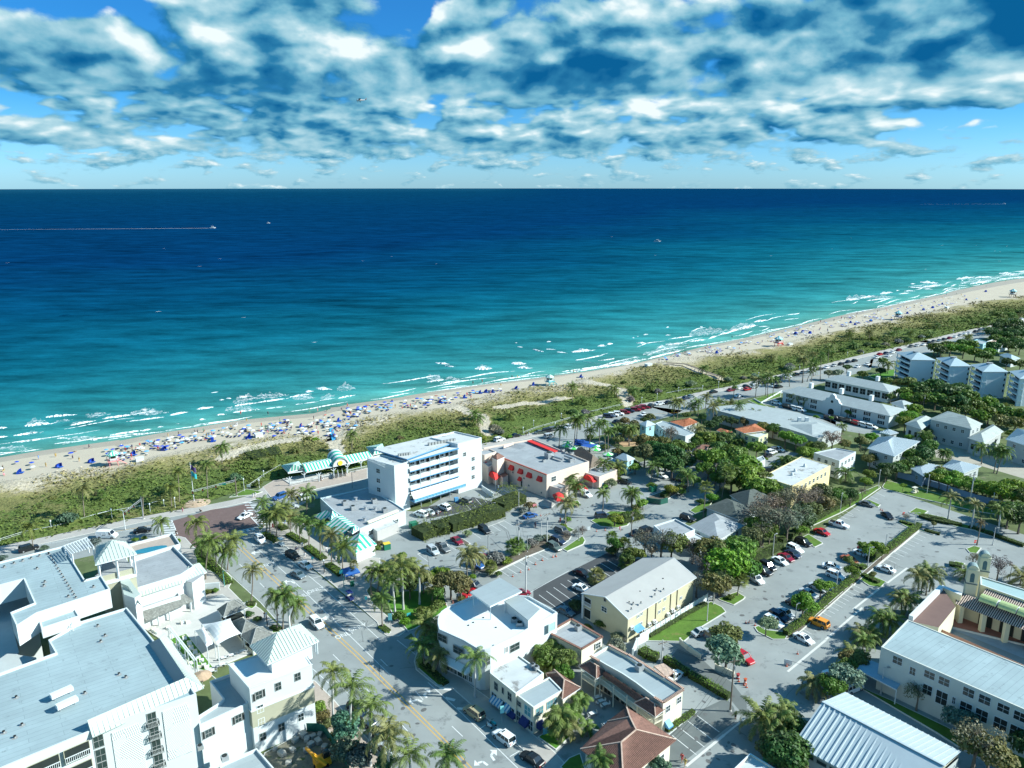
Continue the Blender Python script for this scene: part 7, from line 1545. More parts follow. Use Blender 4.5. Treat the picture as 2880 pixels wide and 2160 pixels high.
trees('Q',(230,350,4.6,'br'),(150,330,3,'br'),(350,400,3.,'o'),(520,370,3.2,'o'),(640,330,3.,'b'),(620,560,3.,'o'),(700,520,3.4,'g'),(560,470,2.4,'br'),(1230,420,4.,'g'),(1170,500,4.6,'d'),(1060,520,4,'g'),(1080,600,4.,'g'),(970,620,3.4,'g'),(900,650,3.4,'d'),(800,660,3.6,'d'),(1210,330,3.4,'g'),(1050,120,4,'b'),(980,170,4,'b'),(600,720,2.8,'b'),(570,790,2.4,'b'),(40,940,4.6,'br'),(100,1000,4,'o'),(150,900,4,'o'),(260,930,3.6,'g'),(330,900,3.,'g'),(420,930,3.2,'d'),(200,1000,3,'o'),(10,1080,4,'o'),(540,900,2.,'br'),(2000,900,5.,'b'),(2120,860,5.,'b'),(2200,950,5,'g'),(1880,860,4,'b'),(2060,1100,5.,'d'),(2180,1150,5,'d'),(1960,1060,3.4,'o'),(2100,300,3,'g'),(60,480,2.6,'g'),(0,420,2.4,'b'),(80,420,3,'o'),(300,300,2.,'br'),(960,830,1.2,'b'),(780,700,3,'d'),(1180,270,3,'o'),(380,70,2.,'g'),(60,120,1.3,'b'),(210,130,1.2,'b'),(1020,330,2,'b'),(2150,1080,4,'g'))
for x,y in ((1250,740),(1340,760),(1430,780),(1520,800),(1610,825),(1700,850),(1790,880),(1870,900),(1350,700),(1500,720),(1650,790),(1740,820)): shrub('Q',x,y,2.8,'b',5.5)
trees('R',(1180,560,5.,'o'),(1280,600,5.,'d'),(1340,640,5.,'d'),(1450,590,6.,'d'),(1540,640,6,'d'),(1640,620,5.6,'d'),(1700,680,5.6,'g'),(1640,730,5.6,'d'),(1780,760,5,'g'),(1560,740,5,'d'),(1430,700,5,'g'),(1880,730,4.6,'b'),(1980,790,4.6,'g'),(2080,830,5,'g'),(2180,850,5,'g'),(1900,830,5,'g'),(2000,900,5,'o'),(2130,920,5,'o'),(1820,850,4.6,'g'),(1180,690,4,'b'),(1230,790,4,'b'),(1180,860,4,'b'),(1260,860,3,'b'),(1150,640,4,'b'),(1100,560,3.6,'o'),(1450,250,5,'g'),(1560,230,5,'g'),(1680,260,5,'b'),(1780,290,5,'b'),(1900,290,5,'b'),(1660,210,5,'g'),(1760,220,5,'g'),(1860,320,5,'g'),(1950,230,4.6,'d'),(2080,230,5,'d'),(2180,230,5,'d'),(2150,200,5,'d'),(1990,100,4.6,'d'),(1920,110,4.6,'d'),(2080,100,5,'d'),(2160,90,5,'d'),(2200,60,5,'d'),(2150,30,5,'d'),(1960,160,4.4,'g'),(2030,190,4.6,'g'),(2140,180,4.6,'g'),(2060,370,4,'d'),(2180,390,4,'g'),(1000,540,3,'g'),(780,480,3.2,'g'),(640,420,2.6,'d'),(960,360,2.6,'d'),(940,450,3,'d'),(560,470,3.4,'s'),(480,470,3,'s'),(990,580,2.4,'g'),(1030,680,2.6,'g'),(1300,700,5,'g'),(1240,640,4,'g'),(1560,820,4,'g'),(1700,800,4,'g'),far=True)
trees('V',(1100,1050,4.6,'g'),(1180,1080,4.6,'d'),(1300,1060,4.6,'b'),(1250,1020,4.6,'g'),(1880,780,5,'d'),(1960,740,5,'d'),(2060,800,5,'d'),(2120,740,5,'d'),(2200,780,5,'d'),(1820,860,4.6,'d'),(1900,880,4,'d'),(2000,900,4.6,'d'),(2100,880,5,'d'),(2200,880,5,'d'),(2060,650,4,'g'),(1900,640,3.4,'g'),(1760,700,3.,'g'),(2180,620,4,'d'),(1640,760,2.4,'g'),(2080,730,4,'s'),far=True)
for k,l in (('S',((550,740,2.6,'s'),(900,660,3.,'s'),(1280,620,2.8,'s'),(1550,580,2.8,'s'),(1920,480,3.4,'s'),(1440,600,2,'s'),(280,820,2.4,'s'),(200,650,2,'g'),(480,690,2,'g'),(1730,390,2,'d'),(760,680,2,'o'),(1700,640,1.8,'g'),(1780,600,2,'d'),(2050,420,2.4,'g'),(1350,700,1.6,'g'))),('R',((140,430,3,'s'),(700,240,3,'d'),(820,220,3.,'d'),(900,230,3,'d'),(600,270,3,'g'),(500,290,2.6,'g'),(760,280,2.4,'s'),(980,220,3,'s'),(1100,190,3,'s'),(1180,180,2.8,'d'),(1300,150,2.6,'s'),(860,170,2.6,'g'),(420,300,2.,'g'))),('L',((690,1170,3.4,'t'),(1160,1150,1.,'g'),(1640,880,2.2,'d'),(1010,920,1.6,'o'),(540,960,1.6,'o'))),('U',((960,1120,3,'t'),(1580,840,2.4,'o'),(1720,720,2,'g'),(1180,1190,1.6,'g'),(870,1030,1.6,'o'))),('A',((460,370,1.4,'t'),(980,310,2.,'t'),(20,480,1.6,'t'),(1400,290,1.2,'b'),(1500,265,1.,'b'),(1850,300,1.2,'b'),(2100,400,1.,'g'))),('D',((200,870,1.2,'b'),(260,840,1.,'b'),(320,830,1.,'g'),(390,810,1.,'g'),(730,1060,1.4,'d'),(825,1110,1.2,'d'))),('N',((1850,430,2.,'g'),(2050,160,3,'o'),(2150,190,3,'o'),(2000,210,2.6,'o'),(1580,180,2.2,'d'),(1700,330,2,'g'),(1980,480,2.6,'o'),(2160,470,3,'o'))),('M',((1560,340,2,'o'),(100,800,1.6,'g'),(690,360,2,'b'),(200,660,1.4,'g')))):
 for t in l: shrub(k,*t)
# -- clipped hedges and planting
HEDGES=[]
def hedge(k,pts_,w_,h,lab,col_='b',ls=.26,dens=13,bump=.12,name='hedge',cat='hedge'):
 P=[q(k,*p) for p in pts_]; o0=P[0]; e=empty(name,o0,lab,cat); rnd=random.Random(int(o0.x*10)); mb=MB()
 for i in range(len(P)-1):
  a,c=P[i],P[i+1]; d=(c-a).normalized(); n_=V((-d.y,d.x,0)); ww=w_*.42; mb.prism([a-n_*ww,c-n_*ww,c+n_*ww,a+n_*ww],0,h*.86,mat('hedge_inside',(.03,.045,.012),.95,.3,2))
 core=mb.build('stems',e)
 mb=MB(); mi=mb.mi(LEAF)
 for i in range(len(P)-1):
  a,c=P[i],P[i+1]; L_=(c-a).length; d=(c-a).normalized(); n_=V((-d.y,d.x,0)); per=w_+2*h
  for _ in range(int(L_*per*dens)):
   s=rnd.uniform(-.1,L_+.1); u=rnd.uniform(0,per); b_=noise.noise(V((a.x+d.x*s,a.y+d.y*s,.5))*.8)*bump*3
   if u<h: off,z=-w_/2,u
   elif u<h+w_: off,z=u-h-w_/2,h
   else: off,z=w_/2,per-u
   off*=1-.12*(z/h)**3; p=a+d*s+n_*(off+rnd.uniform(-bump,bump))+V((0,0,min(z,h)*(1+b_)+rnd.uniform(-bump,bump))); sz=ls*rnd.uniform(.6,1.3)
   t=V((rnd.uniform(-1,1),rnd.uniform(-1,1),rnd.uniform(-.5,.5))).normalized(); r=t.cross(V((rnd.uniform(-.4,.4),rnd.uniform(-.4,.4),1))).normalized(); lq(mb,p-t*sz*.5,p-r*sz*.4,p+t*sz*.5,p+r*sz*.4,mi)
 o=mb.build('foliage',e); c_=COLS[col_]; o.color=(*c_,1); HEDGES.append(e); return e
for i,(a,lab) in enumerate(((((880,240),(960,275),(1030,312)),'clipped hedge bed at the corner crossing below the palms'),(((1150,240),(1240,290),(1320,330)),'clipped hedge bed behind the parked golf cart'),(((1340,370),(1430,440),(1515,500)),'clipped hedge bed beside the cyclists on the palm walk'),(((1560,555),(1620,600),(1700,665)),'clipped hedge bed left of the blue canopy tent'),(((1050,150),(1090,170),(1115,190)),'small clipped hedge bed nearest the crosswalk on the palm walk'))): hedge('D',a,2.2,.9,lab,'b')
hedge('D',((210,400),(300,480),(380,570),(470,680),(540,750)),1.8,.7,'low green planting along the left kerb of the avenue','b')
hedge('D',((200,880),(300,850),(420,810)),1.2,1.,'clipped hedge beside the white hotel sign wall','b')
hedge('D',((720,960),(800,960)),2.,.6,'low plants on the small road island under the lone palm','o'); hedge('D',((970,1200),(1060,1230)),1.5,.6,'low plants under the twin palms by the white mast','g')
hedge('E',((660,210),(780,330),(940,470)),1.7,.6,'dark planting bed beside the rounded white building','g'); hedge('F',((260,1190),(340,1250)),1.6,.6,'low plants at the tip of the palm park','b')
hedge('I',((960,1600),(1100,1500),(1240,1400)),1.5,1.4,'clipped hedge between car rows, stretch beside the orange car','b'); hedge('I',((1250,1380),(1420,1240),(1560,1100),(1750,960),(1890,830)),1.6,1.2,'clipped hedge strip between the two rows of the big car park','b')
hedge('J',((-20,700),(80,740),(150,720)),1.8,1.,'short clipped hedge right of the orange brown car','b'); hedge('J',((200,640),(330,560),(430,500)),1.8,1.2,'clipped hedge beside the white sedan in the big car park','b'); hedge('J',((440,500),(600,390),(740,270),(850,190)),1.7,1.4,'tall clipped hedge running up the right half of the car park','b')
hedge('J',((860,60),(1000,110),(1200,150),(1400,180)),1.6,.8,'clipped median hedge below the upper lane of the car park','g'); hedge('J',((1500,200),(1620,240),(1700,260)),1.6,.8,'clipped median hedge at the foot of the broken palm','g'); hedge('J',((1720,280),(1900,340),(2040,390),(2212,450)),1.6,.9,'clipped median hedge right of the grey lamp post','g'); hedge('Q',((1150,1150),(1350,1190),(1560,1250)),1.5,.8,'clipped median hedge between the royal palms','g')
hedge('J',((600,130),(700,160),(830,190)),1.3,.7,'clipped hedge behind the red stop sign','b'); hedge('J',((930,240),(1000,270),(1120,295)),1.3,.7,'low dark hedge on the island beside the small round tree','g'); hedge('J',((120,820),(220,880),(330,930)),1.4,.8,'clipped hedge on the island below the white sedan','b'); hedge('J',((1240,690),(1400,720)),2.4,.9,'thick clipped hedge island left of the nearest bell tower','b')
hedge('G',((1360,220),(1480,290),(1600,370)),1.5,1.4,'clipped hedge beside the grey utility pole lane','b'); hedge('G',((1620,380),(1800,480),(1930,560),(2030,610)),1.5,1.3,'long hedge between the striped lot and the shaded lane','b'); hedge('G',((1120,130),(1200,180),(1290,210)),2.6,1.4,'boxed hedge behind the balcony building','b'); hedge('G',((1380,950),(1480,880),(1560,830),(1660,750)),1.,.8,'low shrubs along the foot of the balcony building','b')
hedge('O',((600,960),(720,900),(830,860)),2.,1.6,'hedge behind the green bin fence by the curved lane','b'); hedge('Q',((-30,1240),(150,1140),(300,1060),(480,970)),1.6,1.6,'loose green hedge along the upper edge of the car park','g',bump=.3); hedge('I',((380,760),(560,650),(760,540),(900,460)),2.,1.8,'loose scrub hedge behind the row of parked cars','g',bump=.35); hedge('I',((900,400),(1000,340),(1100,270),(1260,200)),1.8,1.4,'vine covered fence hedge behind the black sport utility','g',bump=.3)
hedge('A',((0,505),(30,500)),1.,.6,'low shrubs by the hotel forecourt edge','t'); hedge('H',((1200,1300),(1400,1180),(1600,1060),(1790,960)),1.2,.7,'rough low plants along the white panel fence','g',bump=.2)
hedge('S',((620,770),(900,720),(1150,690)),2.,.9,'green hedge along the promenade fence near the walkway','b',ls=.4,dens=6); hedge('L',((1250,1100),(1000,1150),(800,1200)),2.5,1.,'leafy sea grape edge beside the promenade at left','b',ls=.4,dens=7)
def grape(k,pts_,w_,h,lab): return hedge(k,pts_,w_,h,lab,'y2',ls=.42,dens=8,bump=.8,name='sea_grape_hedge')
COLS['y2']=(.14,.17,.035)
grape('F',((640,270),(800,210),(960,190)),6.5,2.8,'broad sea grape thicket at the left end between the two car parks'); grape('F',((960,180),(1200,110),(1500,20)),6.5,3.,'broad sea grape thicket in the middle between the two car parks'); grape('N',((740,1090),(860,1030),(980,990)),6.,3.,'broad sea grape thicket end beside the pink building lane')
grape('M',((0,560),(180,520),(330,500)),10,1.8,'low sea grape patch left of the beach pavilion')
grape('N',((2000,1230),(2212,1160)),3,1.4,'leafy island planting beside the round clipped shrub')
# -- labels of repeated plants
MARKS=[('the brown paved crossing',q('P',600,1470)),('the lone avenue island',q('D',770,960)),('the striped awning roof',q('D',1800,300)),('the beachfront hotel',q('M',1500,900)),('the pink building',q('N',1200,900)),('the beach pavilion',q('M',800,720)),('the palm park',q('F',560,900)),('the rounded white building',q('E',1100,300)),('the corner tower of the hotel',q('C',1300,700)),('the cream shop',q('E',1850,900)),('the tiled pavilion',q('G',950,1200)),('the balcony building',q('G',1200,600)),('the gabled block',q('H',1200,1000)),('the round clipped shrub',q('O',110,1250)),('the green bin fence',q('O',550,1000)),('the stained roof bungalow',q('O',1150,1280)),('the yellow apartments',q('O',2000,850)),('the orange tile house',q('O',830,230)),('the long grey roof building',q('S',1600,1050)),('the shuttered villa',q('R',500,800)),('the leftmost condominium block',q('R',1150,560)),('the third condominium block',q('R',1850,700)),('the unfinished villa',q('Q',1400,380)),('the metal roofed house',q('Q',850,600)),('the garden wall',q('Q',1400,900)),('the bell towers',q('J',1600,1000)),('the school building',q('K',900,460)),('the metal roof hall',q('K',100,1100)),('the big car park',q('I',1100,900)),('the promenade bend',q('S',1000,760)),('the dune boardwalk',q('S',1000,540)),('the far coast road',q('V',1400,900)),('the flagpole',q('L',2015,1015)),('the left end of the promenade',q('L',500,1300)),('the left lifeguard tower',q('L',1180,640)),('the middle lifeguard tower',q('T',1280,540)),('the bar garden',q('N',1700,450)),('the white cube house',q('Q',250,700)),('the far right trees',q('V',2050,850))]
autolabel([(a,b_) for a,b_,c in PALMS],MARKS)
for sp in set(b_ for a,b_,c in PALMS):
 for a,b_,c in PALMS:
  if b_==sp: a['group']={'palm':''}.get(sp,sp+'s around the town')
autolabel(TREES,MARKS)
for a,b_ in TREES: a['group']=b_+'s of the town'
# -- vehicles
def loftbody(st,m,cap=True):
 "st: list of (x, halfwidth bottom, halfwidth belt, zbottom, zbelt)"
 mb=MB(); rings=[]
 for x,wb,wt,zb,zt in st: rings.append([(x,-wb,zb),(x,-wt*1.0,zb+(zt-zb)*.45),(x,-wt*.98,zt-.05),(x,-wt*.86,zt),(x,wt*.86,zt),(x,wt*.98,zt-.05),(x,wt*1.0,zb+(zt-zb)*.45),(x,wb,zb)])
 for a,c in zip(rings,rings[1:]):
  for i in range(8): j=(i+1)%8; mb.poly([a[i],a[j],c[j],c[i]][::-1],m)
 mb.poly(rings[0],m); mb.poly(rings[-1][::-1],m); return mb
KINDS={ # length,width, belt z, roof z, hood x, windscreen base x, roof front, roof rear, rear glass base
'sedan':(4.7,1.82,.92,1.42,[-2.35,-1.55,-.95,.35,1.05],.25),'suv':(4.75,1.9,1.08,1.72,[-2.38,-2.15,-1.95,.45,1.05],.2),'van':(5.4,2.0,1.25,2.05,[-2.7,-2.6,-2.5,1.1,1.75],.12),'pickup':(5.5,1.95,1.1,1.8,[-2.75,-.75,-.6,.65,1.2],.2)}
CARP={}
def make_car(kind,simple=False):
 L_,W_,zb,zr,xs,ti=KINDS[kind]; h=L_/2; w=W_/2; e=empty(kind+'_p',(0,0,0)); hood=zb-.10 if kind!='van' else zb-.05; tail=zb-.02
 st=[(-h,w*.80,w*.82,.38,tail-.18),(-h+.12,w*.9,w*.93,.30,tail-.04),(-h+.6,w*.97,w,.24,tail),(xs[1],w*.98,w,.22,zb),(0,w*.98,w,.22,zb),(xs[4],w*.98,w,.22,zb),(xs[4]+.25,w*.98,w*.99,.22,hood),(h-.45,w*.95,w*.95,.24,hood-.10),(h-.1,w*.86,w*.86,.32,hood-.22),(h,w*.74,w*.76,.38,hood-.34)]
 if kind=='pickup': st=[s if s[0]>-1 else (s[0],s[1],s[2],s[3],zb-.05) for s in st]
 body=loftbody(st,PAINT)
 x0,x1,x2,x3=xs[0 if kind in('van',) else 1],xs[2],xs[3],xs[4]
 if kind=='suv': x0=xs[0]+.15
 if kind=='pickup': x0=xs[1]
 b4=[(x0,w*.93,zb-.02),(x3,w*.93,zb-.02)]; tw=w*(.93-ti*.6)
 rf=[V((x1,-tw,zr)),V((x2,-tw,zr)),V((x2,tw,zr)),V((x1,tw,zr))]; bs=[V((x0,-w*.93,zb-.02)),V((x3,-w*.93,zb-.02)),V((x3,w*.93,zb-.02)),V((x0,w*.93,zb-.02))]
 I=inset(rf,-.03); body.poly([(p.x,p.y,zr+.035) for p in rf],PAINT)
 for i in range(4): a,c=rf[i],rf[(i+1)%4]; body.poly([(a.x,a.y,zr-.03),(c.x,c.y,zr-.03),(c.x,c.y,zr+.035),(a.x,a.y,zr+.035)],PAINT)
 for i in range(4): body.bar(bs[i],rf[i],.09,PAINT)
 for sy in (0,1):   # middle pillars
  for f in ((.5,) if kind in('sedan','pickup') else (.36,.68)): a=bs[0].lerp(bs[1],f) if not sy else bs[3].lerp(bs[2],f); c=rf[0].lerp(rf[1],f) if not sy else rf[3].lerp(rf[2],f); body.bar(a,c,.08,PAINT)
 for sx in (1,-1):
  for sy in (-1,1): cx=sx*(h-.95); body.tube([(cx,sy*(w-.02),.34),(cx,sy*(w+.012),.34)],.40,BLACK,12)
 body.poly([(-h+.05,-w*.7,.45),(-h+.05,w*.7,.45),(-h-.01,w*.7,.58),(-h-.01,-w*.7,.58)],BLACK)
 body.poly([(h+.004,-w*.5,.42),(h+.004,w*.5,.42),(h-.03,w*.5,.60),(h-.03,-w*.5,.60)],BLACK)
 if kind=='pickup': body.box((-1.75,0,zb-.045),(1.75,W_*.82,.06),BLACK)
 for sy in (-1,1): body.box((x3-.15,sy*(w+.08),zb+.03),(.16,.18,.12),PAINT)
 g_=MB()
 for i in range(4): g_.poly([bs[i],bs[(i+1)%4],rf[(i+1)%4]-V((0,0,.03)),rf[i]-V((0,0,.03))],CARG)
 if kind in('suv','sedan'): g_.poly([V((.0,-tw*.55,zr+.04)),V((x2-.15,-tw*.55,zr+.04)),V((x2-.15,tw*.55,zr+.04)),V((.0,tw*.55,zr+.04))],CARG)
 if simple:
  for s_ in (1,-1):
   for sy in (-1,1): body.tube([(s_*(h-.95),sy*(w-.2),.34),(s_*(h-.95),sy*(w+.02),.34)],.34,TYRE,8)
  body.v+=[]; n=len(body.v); body.v+=g_.v; mi=body.mi(CARG); body.f+=[tuple(i+n for i in f) for f in g_.f]; body.m+=[mi]*len(g_.f)
  bpy.data.objects.remove(e); o=body.build('parked_car'); return o
 body.build('body',e); g_.build('windows',e)
 for s_ in (1,-1):
  for sy in (-1,1):
   mb=MB(); mb.tube([(0,-.11,0),(0,.11,0)],.34,TYRE,14); mb.tube([(0,-.118,0),(0,.118,0)],.20,STEEL,10); o=mb.build('wheel'); o.parent=e; o.location=(s_*(h-.95),sy*(w-.10),.34)
 for sy in (-1,1):
  mb=MB(); mb.box((h-.16,sy*w*.62,hood-.30),(.22,.34,.14),LAMPW); mb.build('headlight',e)
  mb=MB(); mb.box((-h+.07,sy*w*.70,tail-.25),(.16,.22,.24),LAMPR); mb.build('tail_light',e)
 if kind=='van':
  for sy in (-1,1):
   mb=MB();
   for i in range(3): x=-.9+i*.32; mb.poly([(x,sy*(w+.006),.95),(x+.12,sy*(w+.006),.95),(x+.26,sy*(w+.006),1.12),(x+.12,sy*(w+.006),1.29),(x,sy*(w+.006),1.29),(x+.14,sy*(w+.006),1.12)],BLACK)
   mb.build('chevron_logo',e)
  mb=MB();
  for sy in (-1,1): mb.poly([(x0+.05,sy*w*.945,zb),(x2-.2,sy*w*.945,zb),(x2-.2,sy*(tw+.02),zr),(x1,sy*(tw+.02),zr)],PAINT)
  mb.build('side_panel',e)
 return e
for k_ in KINDS: CARP[k_]=proto(make_car(k_))
CARS_=proto(make_car('sedan',True)); CARV_=proto(make_car('suv',True))
CC={'w':((.75,.77,.77),'white'),'k':((.012,.014,.016),'black'),'n':((.02,.035,.07),'dark blue'),'g':((.12,.135,.14),'dark grey'),'s':((.42,.45,.46),'silver'),'r':((.42,.015,.02),'red'),'m':((.22,.012,.03),'maroon'),'b':((.03,.10,.28),'blue'),'o':((.75,.28,.02),'orange'),'c':((.36,.10,.03),'copper brown'),'t':((.36,.31,.19),'gold tan'),'e':((.11,.16,.19),'blue grey'),'gg':((.10,.13,.11),'green grey')}
KN={'sedan':'sedan','suv':'sport utility car','van':'panel van','pickup':'pickup truck'}
AUTOC=[]
def car(k,x0,y0,x1,y1,kind='sedan',c='w',lab=None,z=.02):
 A,B=q(k,x0,y0),q(k,x1,y1); M=(A+B)/2; rz=math.atan2(B.y-A.y,B.x-A.x); M.z=z
 o=clone(CARP[kind],M,rz,1.,lab,'car' if kind in('sedan','suv') else ('van' if kind=='van' else 'truck'),color=(*CC[c][0],1)); o.name={'sedan':'sedan_car','suv':'sport_utility_car','van':'panel_van','pickup':'pickup_truck'}[kind]
 if not lab: AUTOC.append((o,CC[c][1]+' '+KN[kind]))
 else: o['label']=lab
 return o
for t in (('D',815,265,900,345,'suv','w','white sport utility car driving up the avenue nearest the brown crossing'),('D',765,30,625,90,'sedan','w','white sedan turning on the brown paved crossing'),('D',1120,440,1270,510,'suv','k','black sport utility car parked in palm shade on the avenue'),('D',1270,540,1385,605,'sedan','w','white sedan with dark roof parked in palm shade on the avenue'),('D',1195,640,1305,700,'sedan','e','blue grey sedan driving past the shaded parked cars'),('D',1380,1115,1510,1240,'suv','w','white sport utility car in the lane beside the hotel corner tower'),
('A',1390,220,1570,195,'sedan','k','black sedan on the coast road beside the zebra crossing'),('A',1005,265,1225,265,'van','w','white panel van with black chevrons on the coast road'),('A',200,425,400,370,'suv','k','black car parked on the coast road behind the hotel roof'),
('E',1320,845,1140,715,'suv','t','gold tan estate car parked before the cream shop'),('E',1650,1120,1430,960,'suv','w','white sport utility car with black sunroof parked below the cream shop'),('E',1940,1330,1720,1190,'sedan','k','black sedan cut by the bottom edge beside the sidewalk'),
('C',1820,720,1900,790,'suv','k','black car half hidden behind the second royal palm'),('C',1900,830,1980,880,'suv','n','dark blue car between the second and third royal palms'),('C',2030,960,2110,1080,'sedan','k','black sedan parked under the third royal palm'),('C',2110,1100,2250,1240,'sedan','s','silver car parked under the royal palms at the bottom'),
('F',740,370,870,475,'suv','s','silver minivan in the lot beside the grey pickup'),('F',830,340,985,445,'pickup','g','dark grey pickup truck in the lot below the sea grape thicket'),('F',990,275,1115,360,'sedan','m','deep red sedan in the lot beside the silver shrub'),('F',1280,165,1395,245,'suv','k','black sport utility car with roof rack in the empty lot'),('F',1200,545,1310,595,'suv','b','blue car beside the twin palms of the lot'),('F',1280,480,1400,520,'sedan','m','maroon car half hidden behind the silver shrub'),('F',1180,765,1285,805,'suv','g','dark grey car behind the rounded white building'),('F',1790,60,1830,50,'sedan','b','blue car at the entrance of the valet lane'),
('H',230,190,370,245,'suv','g','grey car beneath the bare young tree island'),('H',190,290,330,350,'suv','n','dark blue estate car on the island row'),('H',150,345,290,425,'suv','gg','dark green grey car in the island row'),('F',1160,870,1210,840,'sedan','r','red car partly hidden by the raised roof canopy'),('F',1690,870,1740,860,'sedan','m','dark maroon car behind the raised roof canopy'),
('H',430,625,575,680,'sedan','k','black sedan backed into the dark striped lot'),('H',440,790,560,835,'sedan','w','white car in the dark striped lot by the gabled block'),('H',590,700,700,735,'sedan','g','grey car beneath the gabled block eave'),('H',1520,60,1680,110,'suv','k','black car beside the white bungalow'),('H',1030,250,1110,220,'sedan','k','black car under the bare trees by the lane, left one'),('H',1130,220,1210,190,'suv','k','black car under the bare trees by the lane, right one'),('H',270,1020,400,1080,'sedan','e','car in the shade below the tan gabled block'),
('H',1660,1290,1820,1245,'sedan','s','silver sedan on the grass edge under the silver leaved tree'),('H',1810,1320,1930,1265,'suv','g','grey car beside the silver sedan under the tree'),('I',1520,150,1790,225,'pickup','w','white pickup truck with black bed cover in the car park'),('I',1320,240,1555,330,'sedan','r','bright red sedan beside the grass island of the car park'),('I',1070,370,1320,470,'suv','k','large black sport utility car left of the grass island'),('I',985,460,1190,555,'suv','w','white van like car behind the black sedan in the row'),('I',950,520,1165,620,'sedan','n','dark blue sedan between the white and maroon cars'),('I',855,560,1085,670,'sedan','m','maroon sedan in the middle of the upper row'),('I',770,600,1015,720,'sedan','w','white sedan with sunroof left of the maroon sedan'),('I',620,670,850,790,'suv','k','black car right one of the black pair'),('I',555,740,800,850,'suv','k','black car left one of the black pair'),('I',490,840,675,960,'suv','w','white car at the left end of the upper row by the palm'),
('Q',500,1020,660,1060,'sedan','g','dark sedan at the top corner of the car park'),('Q',745,1130,840,1195,'sedan','k','black sedan driving through the top of the car park'),('J',60,470,270,570,'sedan','m','maroon car half under the hedge tree'),('J',-10,515,230,605,'sedan','w','white sedan next to the maroon car at the hedge tree'),('I',1680,590,1905,690,'sedan','c','copper brown sedan on the middle row'),('I',1480,715,1640,745,'sedan','w','white car hidden behind the small island tree'),('I',1490,805,1740,900,'suv','w','white car with dark roof beside the hedge strip post'),('I',1255,945,1510,1060,'sedan','s','silver sedan under the bright green tree'),('I',1150,1030,1370,1130,'sedan','s','silver car behind the larger bright tree'),('I',980,1170,1210,1280,'sedan','k','black sedan in the shade of the larger bright tree'),('I',835,1275,1090,1405,'sedan','s','silver sedan third from the island end'),('I',735,1320,1010,1450,'suv','n','dark blue sport utility car between silver and white cars'),('I',665,1380,950,1530,'suv','w','white sport utility car at the island end of the lower row'),('I',1505,1515,1275,1415,'suv','o','orange car with black roof below the hedge strip'),('I',1110,1620,1290,1720,'sedan','w','white sedan below the hedge strip near the bottom'),('J',550,810,285,715,'sedan','w','white sedan with sunroof alone in the right bays'),
('K',430,340,500,390,'sedan','w','white car peeking out beside the palm of the school'),('K',590,480,690,440,'suv','w','white car behind the metal roof hall end'),('G',2150,190,2212,230,'suv','r','red car at the edge of the big car park'),('G',1440,420,1500,370,'sedan','w','white car under the carport of the balcony building'),('H',1950,1310,2060,1350,'sedan','g','dark car behind the white entrance wall'),
('M',380,945,265,985,'suv','b','blue sport utility car on the coast road behind the palms'),('M',520,990,680,950,'suv','w','white sport utility car on the coast road below the pavilion'),('M',400,1075,480,1065,'sedan','s','silver car glimpsed under the corner palms'),('M',1845,1165,1715,1125,'suv','w','white car nearest the hotel stair block'),('M',1915,1145,1810,1105,'sedan','s','silver car between white and black cars at the hotel'),('M',1960,1125,1890,1085,'sedan','k','black car in the hotel yard row'),('M',2085,1100,1965,1050,'suv','w','white car at the right end of the hotel yard row'),('N',460,1030,345,985,'suv','g','dark grey car parked before the blue hotel gallery'),
('N',1580,910,1715,970,'suv','w','white sport utility car at the pink building side door'),('N',1540,860,1660,900,'suv','r','red car behind the white one at the pink building'),('N',1985,800,2115,820,'sedan','k','black sedan leaving the valet lane'),('O',520,720,665,770,'sedan','w','white sedan on the curved lane'),('O',730,775,840,800,'sedan','k','dark sedan in tree shade on the curved lane'),('N',1760,1170,1890,1160,'suv','n','dark car behind the round clipped shrub'),('O',140,350,200,300,'sedan','t','tan car in the sandy yard'),('O',330,345,245,375,'suv','w','white car in the sandy yard'),
('O',1640,690,1730,680,'sedan','k','black car beside the yellow apartments'),('O',1660,545,1730,520,'sedan','k','black car at the utility pole fence'),('O',1690,510,1770,490,'suv','w','white car at the utility pole fence'),('O',1730,485,1800,460,'suv','g','grey car behind the white one by the pole'),('O',1770,460,1840,480,'sedan','w','white car farthest from the utility pole'),
('N',1120,300,1235,290,'sedan','gg','green grey sedan parked on the promenade kerb'),('N',1205,285,1310,268,'suv','k','black car second from the promenade bend'),('N',1265,270,1370,255,'suv','g','dark grey car third from the promenade bend'),('N',1215,345,1330,320,'suv','s','silver car driving on the coast road'),('N',1460,240,1500,230,'sedan','s','silver car before the tall palm pair'),('N',700,385,810,355,'suv','w','white car behind the pink building tower'),('N',890,335,960,322,'sedan','k','black car at the promenade behind the pink building'),('N',1920,195,2030,170,'sedan','k','black sedan driving on the coast road')): car(*t)
def farcar(k,x,y,c,rz=None,o='s'):
 P=q(k,x,y); s,dd=0,None
 best=None
 for i in range(len(WK)-1):
  d=(WK[i]-P).length
  if best is None or d<best[0]: best=(d,(WK[i+1]-WK[i]).normalized())
 dd=best[1]; rz=math.atan2(dd.y,dd.x)+(rz or 0); cc=CC[c]
 e=clone(CARV_ if o=='v' else CARS_,P+V((0,0,.02)),rz,1,None,'car',color=(*cc[0],1)); e.name='parked_car'; AUTOC.append((e,cc[1]+' car'))
for x,y,c in ((40,1012,'n'),(90,1000,'w'),(145,987,'w'),(210,972,'m'),(255,957,'n'),(320,945,'m'),(365,930,'m'),(415,918,'m'),(480,905,'k')): farcar('S',x,y,c,-.75,'v')
